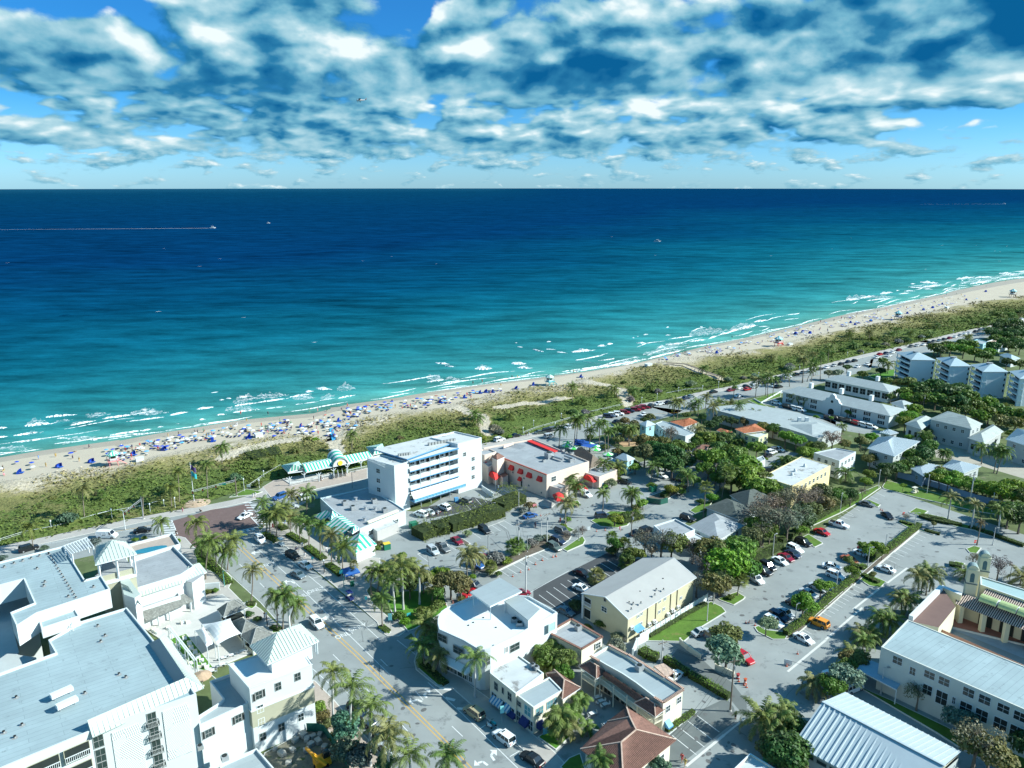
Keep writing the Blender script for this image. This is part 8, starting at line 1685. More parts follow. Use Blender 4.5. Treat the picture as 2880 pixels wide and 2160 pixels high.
for t in ('S 570 880 w','S 665 868 k','S 840 820 n','S 890 805 e','S 1130 755 k','S 1310 737 m','S 1390 714 w','S 1465 698 k','S 1480 728 r','S 1550 703 s','S 1560 667 w','S 1650 655 n','S 1740 637 k','S 1790 657 k','S 1830 610 g','S 1900 600 w','S 1985 574 k','S 2060 556 e','S 2150 530 w','S 1390 797 w','S 1760 692 w','S 1810 702 k','S 415 990 w','R 60 520 k','R 115 512 w','R 185 492 k','R 255 477 e','R 325 461 w','R 395 443 k','R 460 428 w','R 525 411 s','R 585 399 k','R 650 380 n','R 705 370 k','R 735 422 w','R 820 401 w','R 905 338 w','R 930 312 r','R 985 303 n','R 1045 292 w','R 1100 273 m','R 1012 325 w','R 1210 241 g','R 1260 235 s','R 1320 225 w','R 1370 211 k','R 1410 196 g','R 1455 190 e','R 1500 179 k','R 1550 167 m','R 1600 156 w','R 1645 141 s','R 1685 129 w','R 1725 121 w','R 1780 109 k','R 1820 99 g','R 1860 90 w','R 1900 82 w','R 1940 74 s','R 25 600 k','R 30 560 k','V 1900 810 w','V 1840 830 w','V 2120 720 s','V 2180 705 w','V 2060 745 k'):
 t=t.split(); farcar(t[0],float(t[1]),float(t[2]),t[3])
for k,x,y,c,r in (('S',1785,875,'w',-1.5),('S',1975,930,'w',-1.5),('S',2035,945,'w',-1.5),('R',545,888,'k',-1.5),('R',660,912,'k',-1.5),('R',730,932,'r',-1.5),('R',790,947,'w',-1.5),('R',855,962,'w',-1.5),('R',480,880,'n',-1.5),('R',610,900,'g',-1.5),('S',1900,915,'k',-1.5)): farcar(k,x,y,c,r,'v')
autolabel(AUTOC,MARKS)
for o,_ in AUTOC: o['group']='cars parked and driving along the coast road'
def cart(k,x,y,rz,m,lab):
 e=empty('golf_cart',q(k,x,y,.02),lab,'golf cart',rz=rz); mb=MB(); mb.box((0,0,.42),(2.3,1.1,.3),m); mb.box((-.1,0,.75),(.6,1.05,.4),m); mb.box((.95,0,.7),(.3,1.,.45),m); mb.build('body',e); mb=MB(); mb.box((-.1,0,1.95),(1.8,1.2,.09),m); mb.build('canopy',e)
 for sx in (-.9,.7):
  for sy in (-.52,.52): mb=MB(); mb.bar((sx,sy,.5),(sx,sy,1.93),.05,STEEL); mb.build('canopy_post',e); mb=MB(); mb.tube([(sx,sy-.08,.24),(sx,sy+.08,.24)],.24,TYRE,10); mb.build('wheel',e)
 mb=MB(); mb.box((-.25,0,.98),(.5,1.,.12),CREAM); mb.build('seat',e)
cart('D',1075,345,-.9,TRIM,'white roofed golf cart at the kerb of the palm walk'); cart('D',1785,905,-.9,NAVY,'dark golf cart in palm shade near the park'); cart('Q',1075,910,.5,CREAM,'golf cart with pale roof at the top of the car park')
def scooter(k,x,y,rz,m,lab):
 e=empty('scooter',q(k,x,y,.02),lab,'scooter',rz=rz); mb=MB(); mb.box((-.2,0,.55),(.8,.3,.3),m); mb.bar((.45,0,.3),(.35,0,1.),.12,m); mb.bar((0,0,.3),(.45,0,.3),.28,m,.1); mb.build('body',e); mb=MB(); mb.bar((.33,-.3,1.),(.33,.3,1.),.05,BLACK); mb.build('handlebar',e)
 for sx in (-.55,.55): mb=MB(); mb.tube([(sx,-.06,.23),(sx,.06,.23)],.23,TYRE,10); mb.build('wheel',e)
scooter('E',1385,905,2.4,TRIM,'white scooter parked behind the gold tan car'); scooter('E',1430,880,2.4,TEAL,'teal scooter parked beside the white scooter')
def bike(k,x,y,rz,lab,m=STEEL):
 e=empty('bicycle',q(k,x,y,.13),lab,'bicycle','bicycles on the palm walk',rz=rz); mb=MB()
 for a,c in (((-.5,0,.33),(0,0,.3)),((0,0,.3),(.42,0,.8)),((0,0,.3),(-.15,0,.85)),((-.12,0,.8),(.42,0,.8)),((.52,0,.33),(.4,0,.95)),((-.5,0,.33),(-.12,0,.78))): mb.bar(a,c,.035,m)
 mb.build('frame',e); mb=MB(); mb.bar((.38,-.25,1.),(.38,.25,1.),.03,BLACK); mb.build('handlebar',e); mb=MB(); mb.box((-.16,0,.9),(.25,.12,.05),BLACK); mb.build('saddle',e)
 for sx in (-.52,.52):
  mb=MB(); R1=[(sx+.33*math.cos(i*.5236),0,.33+.33*math.sin(i*.5236)) for i in range(13)]; mb.tube(R1,.02,TYRE,4,cap=False); mb.build('wheel',e)
for i,(x,y) in enumerate(((1215,365),(1240,385),(1265,375),(1255,405))): bike('D',x,y,.8+.3*i,'bicycle in the cluster at the palm walk, '+('left','front','right','rear')[i]+' one')
e=empty('excavator',q('C',1450,1230),'orange excavator arm and cab in the rubble yard at the bottom','excavator'); OR=mat('digger_orange',(.75,.33,.02),.5,.15,2); mb=MB(); a=q('C',1500,1300); mb.box((a.x,a.y,1.),(2.6,1.9,1.2),OR,.6); mb.build('body',e); mb=MB(); mb.box((a.x+.6,a.y+.3,2.),(1.1,1.,1.1),CARG,.6); mb.build('cab',e)
b0,b1,b2_=q('C',1540,1290,1.6),q('C',1400,1190,3.2),q('C',1330,1120,1.); mb=MB(); mb.bar(b0,b1,.5,OR); mb.build('boom',e); mb=MB(); mb.bar(b1,b2_,.4,OR); mb.build('stick',e); mb=MB(); mb.box(tuple(b2_-V((0,0,.4))),(.9,.8,.7),STEEL,.5); mb.build('bucket',e)
mb=MB(); [mb.bar((a.x-1.2,a.y+s_*.9,.4),(a.x+1.2,a.y+s_*.9+.4,.4),.4,BLACK,.7) for s_ in (-1,1)]; mb.build('tracks',e)
flat('rubble_yard',ql('C',0,900,1180,1300,960,1340,860,1520,860,1760,1240,1800,1600,1000,1600,850,1300),mat('rubble_soil',(.17,.16,.12),.95,.3,.8,bump=.6,stain=(.8,.55,(.08,.11,.04))),kerb=.1)
STONE=mat('stone_block',(.36,.35,.31),.95,.25,1.5,bump=.5); ST=[]
for x,y,s in ((1300,1010,1.5),(1340,1050,1.2),(1405,1020,1.1),(1475,1000,1.),(1460,1075,1.3),(1380,1105,1.2),(1555,1190,1.2),(1080,1200,1.3),(1190,1160,1.1),(1220,1060,1.2),(1525,1130,1.2),(1600,1250,1.),(1010,1150,.9),(1150,1290,1.)):
 p=q('C',x,y,0); bm=bmesh.new(); bmesh.ops.create_icosphere(bm,subdivisions=2,radius=s*.62);
 for v in bm.verts: v.co=V((max(-.5*s,min(.5*s,v.co.x*1.3)),max(-.4*s,min(.4*s,v.co.y)),max(-.35*s,min(.35*s,v.co.z))))*(1+.15*noise.noise(v.co*2+p))
 me=bpy.data.meshes.new('stone_block'); bm.to_mesh(me); bm.free(); me.materials.append(STONE); o=bpy.data.objects.new('stone_block',me); COL.objects.link(o); o.location=p+V((0,0,.3*s+.1)); o.rotation_euler=(0,0,x); tag(o,'x','stone','stone blocks in the rubble yard'); ST.append((o,'rough pale stone block'))
autolabel(ST,[('the excavator',q('C',1450,1230)),('the corner tower',q('C',1300,960))])
mb=MB(); FN=[q('C',*c) for c in ((1340,960),(1440,960),(1520,980),(1640,1150),(1760,1330),(1800,1500))]
for i in range(5): mb.bar(FN[i]+U*1.,FN[i+1]+U*1.,.06,mat('dark_green_mesh',(.02,.13,.09),.8,.2,2),1.9)
tag(mb.build('yard_fence',loc=tuple(FN[0])),'dark green mesh fence curving round the rubble yard','fence')
# -- people
def skin_person(name,J,rad,E_,shirt,trous,hair,subd=1):
 me=bpy.data.meshes.new(name); me.from_pydata([tuple(j) for j in J],[],[]);
 bm=bmesh.new(); vs_=[bm.verts.new(j) for j in J]; [bm.edges.new((vs_[a],vs_[b_])) for a,b_ in E_]; bm.to_mesh(me); bm.free()
 o=bpy.data.objects.new(name,me); COL.objects.link(o); m=o.modifiers.new('s','SKIN'); m.use_smooth_shade=True
 for i,v in enumerate(me.skin_vertices[0].data): v.radius=(rad[i],rad[i]); v.use_root=(i==0)
 if subd: s=o.modifiers.new('u','SUBSURF'); s.levels=subd; s.render_levels=subd
 bpy.context.view_layer.update(); me2=bpy.data.meshes.new_from_object(o.evaluated_get(bpy.context.evaluated_depsgraph_get())); bpy.data.objects.remove(o)
 return me2
E_P=[(0,1),(1,2),(2,3),(3,4),(2,5),(5,6),(6,7),(2,8),(8,9),(9,10),(0,11),(11,12),(12,13),(0,14),(14,15),(15,16),(13,17),(16,18)]
RAD=[.14,.13,.14,.055,.10,.06,.045,.035,.06,.045,.035,.09,.065,.045,.09,.065,.045,.04,.04]
def pose(t):
 s=V
 if t=='stand': return [s((0,0,.95)),s((0,0,1.15)),s((0,0,1.38)),s((0,0,1.52)),s((.02,0,1.66)),s((0,.2,1.38)),s((.03,.27,1.1)),s((.1,.27,.86)),s((0,-.2,1.38)),s((0,-.27,1.1)),s((.08,-.28,.86)),s((0,.1,.86)),s((.02,.11,.48)),s((-.02,.11,.08)),s((0,-.1,.86)),s((.02,-.12,.48)),s((-.02,-.13,.08)),s((.15,.12,.04)),s((.15,-.14,.04))]
 if t=='walk': return [s((0,0,.93)),s((.01,0,1.14)),s((.03,0,1.37)),s((.05,0,1.51)),s((.08,0,1.65)),s((.03,.2,1.37)),s((-.12,.25,1.12)),s((-.12,.26,.9)),s((.03,-.2,1.37)),s((.16,-.25,1.12)),s((.3,-.22,.98)),s((.02,.1,.84)),s((.22,.1,.5)),s((.3,.1,.1)),s((-.02,-.1,.84)),s((-.12,-.1,.47)),s((-.38,-.1,.16)),s((.45,.1,.05)),s((-.3,-.1,.04))]
 if t=='sit': return [s((0,0,.42)),s((-.06,0,.62)),s((-.13,0,.85)),s((-.12,0,.98)),s((-.09,0,1.12)),s((-.13,.2,.85)),s((-.02,.26,.6)),s((.18,.2,.5)),s((-.13,-.2,.85)),s((-.02,-.26,.6)),s((.18,-.2,.5)),s((.08,.1,.42)),s((.42,.12,.5)),s((.5,.12,.1)),s((.08,-.1,.42)),s((.42,-.12,.5)),s((.5,-.12,.1)),s((.64,.12,.05)),s((.64,-.12,.05))]
 return [s((0,0,.14)),s((-.2,0,.15)),s((-.42,0,.16)),s((-.56,0,.18)),s((-.7,0,.2)),s((-.42,.2,.14)),s((-.2,.3,.1)),s((.02,.3,.08)),s((-.42,-.2,.14)),s((-.2,-.3,.1)),s((.02,-.3,.08)),s((.1,.1,.13)),s((.48,.12,.18)),s((.85,.12,.08)),s((.1,-.1,.13)),s((.48,-.12,.11)),s((.86,-.14,.08)),s((.95,.14,.14)),s((.95,-.16,.14))]
def head_mesh(J):
 mb=MB(); h=J[4]; mb.lathe([(0,-.12),(.055,-.105),(.085,-.03),(.092,.03),(.07,.09),(0,.115)],SKIN,tuple(h),10); mb.box((h.x+.095,h.y,h.z-.01),(.03,.03,.05),SKIN)
 for s_ in (-1,1): mb.box((h.x+.085,h.y+s_*.035,h.z+.02),(.015,.022,.014),BLACK); mb.box((h.x,h.y+s_*.095,h.z),(.03,.015,.05),SKIN)
 mb.box((h.x+.085,h.y,h.z-.055),(.012,.045,.01),LAMPR); return mb
PP={}
for t in ('stand','walk','sit','lie'):
 J=pose(t); me=skin_person('body',J,RAD,E_P,None,None,None,1); me.materials.clear(); me.materials.append(SKIN)
 e=empty('person_'+t,(0,0,0)); o=bpy.data.objects.new('body',me); COL.objects.link(o); o.parent=e; head_mesh(J).build('head',e,smooth=False)
 mb=MB(); h=J[4]; mb.lathe([(.1,-.01),(.105,.04),(.08,.105),(0,.135)],mat('hair',(.05,.03,.02),.8,.2,3),(h.x-.015,h.y,h.z),10); mb.build('hair',e)
 def tubecl(nm,ids,r,ex):
  m=MB()
  for ch in ids: m.tube([tuple(J[i]) for i in ch[0]],ch[1],CLOTH,8)
  m.build(nm,e)
 tubecl('top',[((0,1,2),[.165,.155,.17]),((2,5,6),[.13,.115,.075]),((2,8,9),[.13,.115,.075])],0,0); tubecl('shorts',[((0,11,12),[.165,.12,.10]),((0,14,15),[.165,.12,.10])],0,0)
 for hi,ei in ((7,6),(10,9)):
  d=(J[hi]-J[ei]).normalized(); s_=d.cross(V((1,0,.1))).normalized(); m=MB(); m.bar(J[hi],J[hi]+d*.09,.07,SKIN,.03)
  for f in range(4): a=J[hi]+d*.09+s_*(f-1.5)*.02; m.bar(a,a+d*(.06+.01*(f in(1,2)))+V((.015,0,0)),.016,SKIN)
  m.bar(J[hi]+d*.03+s_*.035,J[hi]+d*.08+s_*.07,.018,SKIN); m.build('hand',e)
 PP[t]=proto(e)
def joined(root,name):
 mb=MB()
 for c in root.children:
  n=len(mb.v); mb.v+=[tuple(v.co) for v in c.data.vertices]
  for p in c.data.polygons: mb.f.append(tuple(i+n for i in p.vertices)); mb.m.append(mb.mi(c.data.materials[p.material_index] if c.data.materials else SKIN))
 return proto(mb.build(name))
PJ={t:joined(PP[t],'person') for t in PP}
PEO=[]
PCOL=[((.7,.7,.7),'white'),((.02,.03,.08),'navy'),((.45,.05,.05),'red'),((.03,.03,.03),'black'),((.1,.25,.5),'blue'),((.5,.35,.1),'yellow'),((.1,.3,.2),'green'),((.6,.25,.3),'pink')]
def person(k,x,y,t,rz,c,lab=None,z=.0):
 P=q(k,x,y,z) if isinstance(k,str) else V(k); o=clone(PP[t],P,rz,1.,lab,'person',color=(*PCOL[c][0],1)); o.name='person'
 if not lab: PEO.append((o,{'stand':'standing','walk':'walking','sit':'sitting','lie':'lying'}[t]+' person in '+PCOL[c][1]))
for t in (('D',1000,165,'stand',2,7),('D',1110,130,'walk',1,4),('D',985,175,'walk',3,2),('D',1290,370,'stand',2,0),('D',1230,400,'sit',1,1),('D',1320,480,'walk',4,0),('D',1545,420,'walk',2,0),('D',1640,510,'walk',1,0),('D',1685,520,'walk',1,4),('D',910,1120,'stand',2,0),('F',1865,165,'walk',.5,1),('H',895,200,'walk',5,7),('H',20,160,'stand',1,1),('G',1540,1260,'walk',4,2),('G',1572,1310,'walk',4,5),('G',2095,820,'stand',2,3),('L',1895,1110,'stand',1,7),('L',2080,1110,'sit',1,3),('M',45,960,'walk',1,0),('M',70,950,'walk',1,0),('M',765,780,'sit',4,0),('M',748,780,'stand',4,3),('N',745,870,'stand',1,0),('N',1030,320,'stand',1,3),('N',1060,320,'stand',1,0),('S',655,1100,'walk',1,1),('Q',500,330,'walk',1,3),('A',1830,245,'walk',1,3),('M',1960,1140,'stand',1,0),('M',865,300,'walk',1.6,4),('M',880,340,'walk',1.6,1),('M',905,380,'walk',1.6,3),('M',890,330,'walk',4.6,7),('S',935,535,'walk',.5,0),('S',980,550,'walk',.5,0),('N',1385,1215,'stand',1,2),('Y',1640,370,'stand',1,3)): person(*t[:6])
autolabel(PEO,MARKS)
for o,_ in PEO: o['group']='people around the streets'
# -- beach things
def make_tower(nm,k,x,y,c2,base,lab,s=1.):
 P=q(k,x,y); e=empty(nm,P,lab,'lifeguard tower'); e.rotation_euler=(0,0,.6)
 def L(mb,n): o=mb.build(n); o.parent=e; return o
 for sx in (-1,1):
  for sy in (-1,1): mb=MB(); mb.bar((sx*1.4,sy*1.4,0),(sx*1.2,sy*1.2,2.),.18,base); L(mb,'leg')
 mb=MB(); mb.box((0,0,2.),(3.6,3.6,.18),base); L(mb,'deck')
 mb=MB(); mb.box((.1,.1,3.1),(2.3,2.3,2.1),WHITE); L(mb,'cabin'); mb=MB(); mb.box((.1,-1.06,3.4),(1.5,.06,.9),GLASS); mb.box((-1.06,.1,3.4),(.06,1.5,.9),GLASS); L(mb,'window')
 mb=MB(); a=V((0,0,5.7)); C=[V((2.3*math.cos(i*math.pi/3),2.3*math.sin(i*math.pi/3),4.2)) for i in range(6)]
 for i in range(6): slices(mb,[C[i],C[(i+1)%6],a],.5,[c2,WHITEC]); mb.poly([C[i]-U*.2,C[(i+1)%6]-U*.2,C[(i+1)%6],C[i]],c2)
 mb.poly([c-U*.2 for c in reversed(C)],TRIM); L(mb,'roof')
 mb=MB(); mb.bar((1.8,-.6,1.9),(4.2,-.6,.05),.9,base,.1); L(mb,'ramp')
 mb=MB(); q4=[(-1.75,-1.75),(1.75,-1.75),(1.75,1.75),(-1.75,1.75)]
 for i in range(4): a_,b_=q4[i],q4[(i+1)%4]; mb.bar((*a_,3.),(*b_,3.),.07,base); mb.bar((*a_,2.),(*a_,3.),.09,base)
 L(mb,'railing'); e.scale=(s,s,s)
PK=mat('pink_paint',(.6,.25,.24),.6,.05,1)
make_tower('lifeguard_tower','L',1180,625,GREENS,PK,'green and white striped lifeguard tower on the left part of the beach'); make_tower('lifeguard_tower','T',1275,530,mat('pale_green_canvas',(.25,.5,.42),.7,.1,1),TEAL,'teal based lifeguard tower in the middle of the beach'); make_tower('lifeguard_tower','S',1800,275,TEAL,RED,'red based lifeguard tower with teal roof on the right part of the beach',1.15); make_tower('lifeguard_tower','V',640,705,TEAL,NAVY,'dark lifeguard tower below the far beach crowd',1.2); make_tower('lifeguard_tower','V',2065,425,TEAL,WOOD,'farthest lifeguard tower at the right edge of the beach',1.3)
mb=MB(); N=8; BLC=mat('cabana_blue',(.01,.06,.42),.7,.12,2)
rows=[[V((-.9*math.cos(a)*(1) ,s,1.45*math.sin(a)*(1-.12*abs(s)))) for a in [math.pi*.5*i/N for i in range(N+1)]] for s in (-.85,-.3,.3,.85)]
for j in range(3):
 for i in range(N): mb.poly([rows[j][i],rows[j][i+1],rows[j+1][i+1],rows[j+1][i]],BLC)
for r in (rows[0],rows[-1]): mb.poly([V((0,r[0].y,0))]+r,BLC)
mb.box((.35,0,.25),(.9,1.4,.12),BLUEC); mb.bar((-.3,-.6,.2),(-.5,-.6,.9),.1,BLUEC); CAB=mb.build('beach_cabana'); proto(CAB)
def mkumb(mc):
 mb=MB(); n=10
 for i in range(n): a0,a1=2*math.pi*i/n,2*math.pi*(i+1)/n; mb.poly([(1.25*math.cos(a0),1.25*math.sin(a0),1.85),(1.25*math.cos(a1),1.25*math.sin(a1),1.85),(.65*math.cos(a1),.65*math.sin(a1),2.18),(.65*math.cos(a0),.65*math.sin(a0),2.18)],mc); mb.poly([(.65*math.cos(a0),.65*math.sin(a0),2.18),(.65*math.cos(a1),.65*math.sin(a1),2.18),(0,0,2.3)],mc)
 mb.tube([(0,0,0),(0,0,2.28)],.03,STEEL,5); return proto(mb.build('beach_umbrella'))
UMB={'blue':mkumb(BLC),'white':mkumb(WHITEC),'light blue':mkumb(mat('light_blue_canvas',(.1,.35,.7),.7,.1,1))}
def mklounge(mc):
 mb=MB(); mb.box((.3,0,.3),(1.3,.62,.07),mc); mb.bar((-.35,0,.3),(-.85,0,.75),.62,mc,.07)
 for sx in (-.3,.85):
  for sy in (-.27,.27): mb.bar((sx,sy,0),(sx,sy,.3),.05,TRIM)
 return proto(mb.build('beach_lounger'))
LNG={'blue':mklounge(BLC),'white':mklounge(WHITEC),'dark':mklounge(NAVY)}
BM=[('the striped lifeguard tower',q('L',1180,640)),('the blue beach mat',q('M',870,330)),('the teal lifeguard tower',q('T',1280,540)),('the red lifeguard tower',q('S',1800,280)),('the dark lifeguard tower',q('V',640,710)),('the farthest lifeguard tower',q('V',2060,430)),('the dune notch',q('M',1900,60)),('the white shed by the shrubs',q('S',460,480)),('the left edge of the beach',q('L',60,680))]
cabs=[];umbs=[];lngs=[];bpe=[]
for k,l in (('U',((235,835),(740,745),(1105,722),(1245,665),(1655,595),(2045,535))),('L',((215,705),(620,645),(955,595),(1390,520))),('T',((145,712),(400,662),(935,570),(1115,530),(1605,448),(690,605),(560,615),(620,605))),('S',((1170,345),(2135,140),(2060,130),(1985,145))),('V',((115,770),(310,725),(765,630),(965,587),(1080,560),(1500,462),(570,722),(1200,515),(1740,358),(60,745))),('M',((15,330),(140,300)))):
 for x,y in l: o=clone(CAB,q(k,x,y,.05),rv.uniform(-.4,.3),1.15,None,'beach tent'); cabs.append((o,'blue domed beach cabana'))
rb=random.Random(21)
def beachspot(u0,u1,t0=.1,t1=.8):
 for _ in range(200):
  s=rb.uniform(900,1650); pd,td=along(DUNE,s); nrm=V((-td.y,td.x,0)); w_=max(8,-sdist(WATER,pd.x,pd.y)); t=rb.uniform(t0,t1); p=pd+nrm*(w_*t); u,v=px(p)
  if u0<u<u1 and -20<u<2900: return V((p.x,p.y,.05))
 return None
SP=((340,700,.16,.62,.22),(700,1050,.12,.6,.30),(1050,1230,.1,.6,.10),(1230,1420,.1,.5,.06),(1850,2200,.2,.7,.11),(2200,2500,.1,.75,.18),(2500,2880,.1,.7,.13),(-10,340,.2,.6,.05))
def spread(n,t_lo=0,t_hi=0):
 out=[]
 for u0,u1,a,b_,sh in SP:
  for _ in range(int(n*sh)):
   p=beachspot(u0,u1,a+t_lo,b_+t_hi)
   if p is not None: out.append(p)
 return out
for p in spread(255): c=rb.choice(('white','white','white','blue','blue','light blue')); o=clone(UMB[c],p,0,(lambda a:(a,a,a*.8))(rb.uniform(.6,.8)),None,'umbrella'); umbs.append((o,c+' beach umbrella'))
for o,_ in list(umbs)+list(cabs):
 for s_ in (-1,1):
  if rb.random()<.62 and len(lngs)<290: c=rb.choice(('blue','white','dark')); l=clone(LNG[c],o.location+V((s_*.8+rb.uniform(-.2,.2),-1.2+rb.uniform(-.5,.5),0)),1.9+rb.uniform(-.2,.2),1.,None,'lounger'); lngs.append((l,c+' beach lounger'))
for p in spread(170,-.05,.12): t=rb.choice(('sit','lie','stand','walk','sit')); c=rb.randrange(8); o=clone(PJ[t],p,rb.uniform(0,6.28),1,None,'person',color=(*PCOL[c][0],1)); o.name='person'; bpe.append((o,{'stand':'standing','walk':'walking','sit':'sitting','lie':'lying'}[t]+' beachgoer in '+PCOL[c][1]))
for k,x,y,t in (('L',925,445,'walk'),('U',985,585,'walk'),('U',1085,540,'walk'),('U',1735,440,'stand'),('U',1820,435,'stand'),('U',2128,385,'walk'),('U',1920,430,'sit'),('T',480,520,'stand'),('T',575,500,'stand'),('T',885,460,'walk'),('T',940,458,'walk'),('S',1065,280,'walk'),('S',1100,295,'walk'),('S',813,355,'stand'),('S',835,350,'stand'),('S',853,345,'stand'),('S',730,360,'walk'),('S',1682,155,'walk'),('S',1694,155,'walk'),('S',865,278,'stand'),('S',1322,190,'stand'),('S',565,430,'stand'),('V',1054,405,'walk'),('V',1244,402,'walk'),('V',645,515,'walk'),('V',390,610,'stand'),('L',755,560,'walk'),('L',580,540,'stand'),('U',1022,465,'stand'),('U',1305,470,'stand'),('U',270,700,'stand'),('V',1740,300,'stand'),('V',1985,228,'stand'),('T',1525,400,'stand'),('T',1555,402,'stand'),('T',2115,305,'stand')):
 c=rb.randrange(8); o=clone(PJ[t],q(k,x,y,-.1),rb.uniform(0,6.28),1,None,'person',color=(*PCOL[c][0],1)); o.name='person'; bpe.append((o,{'stand':'standing','walk':'walking','sit':'sitting','lie':'lying'}[t]+' beachgoer in '+PCOL[c][1]))
for l,gname in ((cabs,'blue domed cabanas on the beach'),(umbs,'umbrellas on the beach'),(lngs,'loungers on the beach'),(bpe,'people on the beach')):
 autolabel(l,BM,gname)
for k,x,y,s_,lab in (('L',1450,580,1.6,'small white storage box beside the striped lifeguard tower'),('S',455,490,2.2,'white shed at the sand edge before the green shrubs'),('S',1920,268,1.8,'small white shed beside the red lifeguard tower'),('U',1210,700,1.8,'white covered stack of chairs by the dune edge'),('V',1250,570,2.,'pale tent like shelter at the far dune edge')):
 e=empty('storage_shed',q(k,x,y,.05),lab,'shed'); mb=MB(); mb.box((0,0,.7*s_/1.6),(1.6*s_,1.1*s_,1.4*s_/1.6),WHITE,.6); p=e.location; o=mb.build('body'); o.parent=e; mb=MB(); mb.box((0,0,1.45*s_/1.6),(1.7*s_,1.2*s_,.1),TRIM,.6); o=mb.build('lid'); o.parent=e
e=tag(flat('beach_mat',pts([('M',(835,250,870,245,895,330,920,380,935,470,890,475,865,380,850,320))]),mat('blue_mat',(.05,.33,.55),.8,.1,1),z=.5),'bright blue access mat running over the sand beside the pavilion','beach mat'); del e['kind']
# -- lamp posts, poles, wires, signs
LP=[]
def pole(k,bx,by,tx,ty,m=CONCP,r=.10,kind='lamp',arm=1,rz=0.,lab=None):
 P=q(k,bx,by); d=ray(k,tx,ty); t=P.y/d.y; h=max(2.5,H_+d.z*t); nm={'lamp':'lamp_post','util':'utility_pole','street':'street_lamp','mast':'mast'}[kind]; e=empty(nm,P,lab,{'lamp':'lamp post','util':'utility pole','street':'street lamp','mast':'mast'}[kind])
 mb=MB(); mb.tube([(0,0,0),(0,0,h)],[r*1.15,r*.8],m,8); mb.lathe([(r*2,0),(r*2,.25),(r*1.2,.3)],CONC,(0,0,0),10); mb.build('post',e)
 c,s=math.cos(rz),math.sin(rz)
 if kind=='lamp':
  for i in range(arm):
   sg=1 if i==0 else -1; mb=MB(); mb.bar((0,0,h-.1),(sg*.7*c,sg*.7*s,h),.06,m); mb.box((sg*.85*c,sg*.85*s,h-.02),(.6,.32,.14),TRIMG,rz); mb.build('lamp_head',e)
 elif kind=='street':
  mb=MB(); mb.lathe([(.05,0),(.2,.1),(.24,.35),(.12,.55),(0,.65)],TRIM,(0,0,h-.1),8); mb.build('lantern',e)
 elif kind=='util':
  mb=MB(); mb.bar((-1.1*c,-1.1*s,h-.7),(1.1*c,1.1*s,h-.7),.13,WOOD); mb.build('crossarm',e)
  mb=MB(); mb.lathe([(0,0),(.22,.02),(.22,.75),(0,.8)],STEEL,(.32*s,-.32*c,h-2.2),10); mb.build('transformer',e)
  for sx in (-1,-.4,.4,1): mb=MB(); mb.lathe([(.05,0),(.06,.15),(0,.18)],TRIMG,(sx*c,sx*s,h-.63),6); mb.build('insulator',e)
 if not lab: LP.append((e,{'lamp':'tall grey lamp post','util':'wooden utility pole','street':'lantern topped street lamp'}[kind]))
 return e,P,h
for a in ((790,215,820,10),(410,500,440,280),(185,700,220,455),(2020,900,2065,710),(1805,430,1855,205)): pole('J',*a,arm=2 if a[0]==790 else 1)
for a in ((1083,1465,1110,1195),(1618,1025,1645,780),(798,565,820,290),(1303,220,1328,0),(28,1200,45,920)): pole('I',*a,rz=.6)
for a in ((1800,1135,1815,890),(335,130,335,-60),(470,300,465,140)): pole('H',*a,rz=.6,m=CONCP if a[0]==1800 else TRIMG)
for a in ((700,855,715,680),(1205,915,1235,730),(1875,1105,1905,920),(305,1105,325,920)): pole('Q',*a,rz=1.)
pole('K',900,495,935,250); pole('F',985,140,990,70,r=.07); pole('N',955,1060,960,870); pole('F',1375,470,1385,230,m=TRIMG); pole('F',1925,255,1920,60); pole('N',2005,1110,2005,1030,m=TRIMG,r=.07); pole('N',675,1090,680,1020,r=.07); pole('N',250,1245,250,1180,r=.07); pole('F',1780,420,1780,240,m=TRIMG)
pole('M',1075,870,1075,690,m=TRIMG); pole('D',485,780,475,610,m=mat('teal_metal',(.1,.3,.27),.5,.1,1),arm=1); pole('D',1520,640,1515,510,m=BLACK,kind='street'); pole('D',930,1190,920,1060,m=BLACK,kind='street'); pole('D',1725,800,1715,650,m=mat('teal_metal'),arm=1); pole('L',1300,1290,1275,1090,m=TRIM,arm=1,rz=2.8)
for k,l in (('L',((535,1290,520,1225),(1165,1185,1157,1085),(1560,1115,1550,1030),(1705,1070,1690,990),(1820,1070,1815,965))),('N',((1395,150,1397,100),(1108,225,1108,180),(1000,300,998,235),(1330,250,1330,190))),('S',((235,910,235,850),(385,865,385,815),(545,830,545,770),(765,760,765,720),(1015,740,1018,690),(1180,720,1182,645),(1595,600,1597,560),(2020,540,2020,505))),('R',((215,440,218,400),(780,340,782,290),(640,330,640,295),(1315,190,1315,150),(1580,130,1582,110))),('U',((1060,1265,1057,1140),(1262,1130,1262,1070),(1215,1225,1215,1180)))):
 for a in l: pole(k,*a,m=TRIM,r=.06,kind='street')
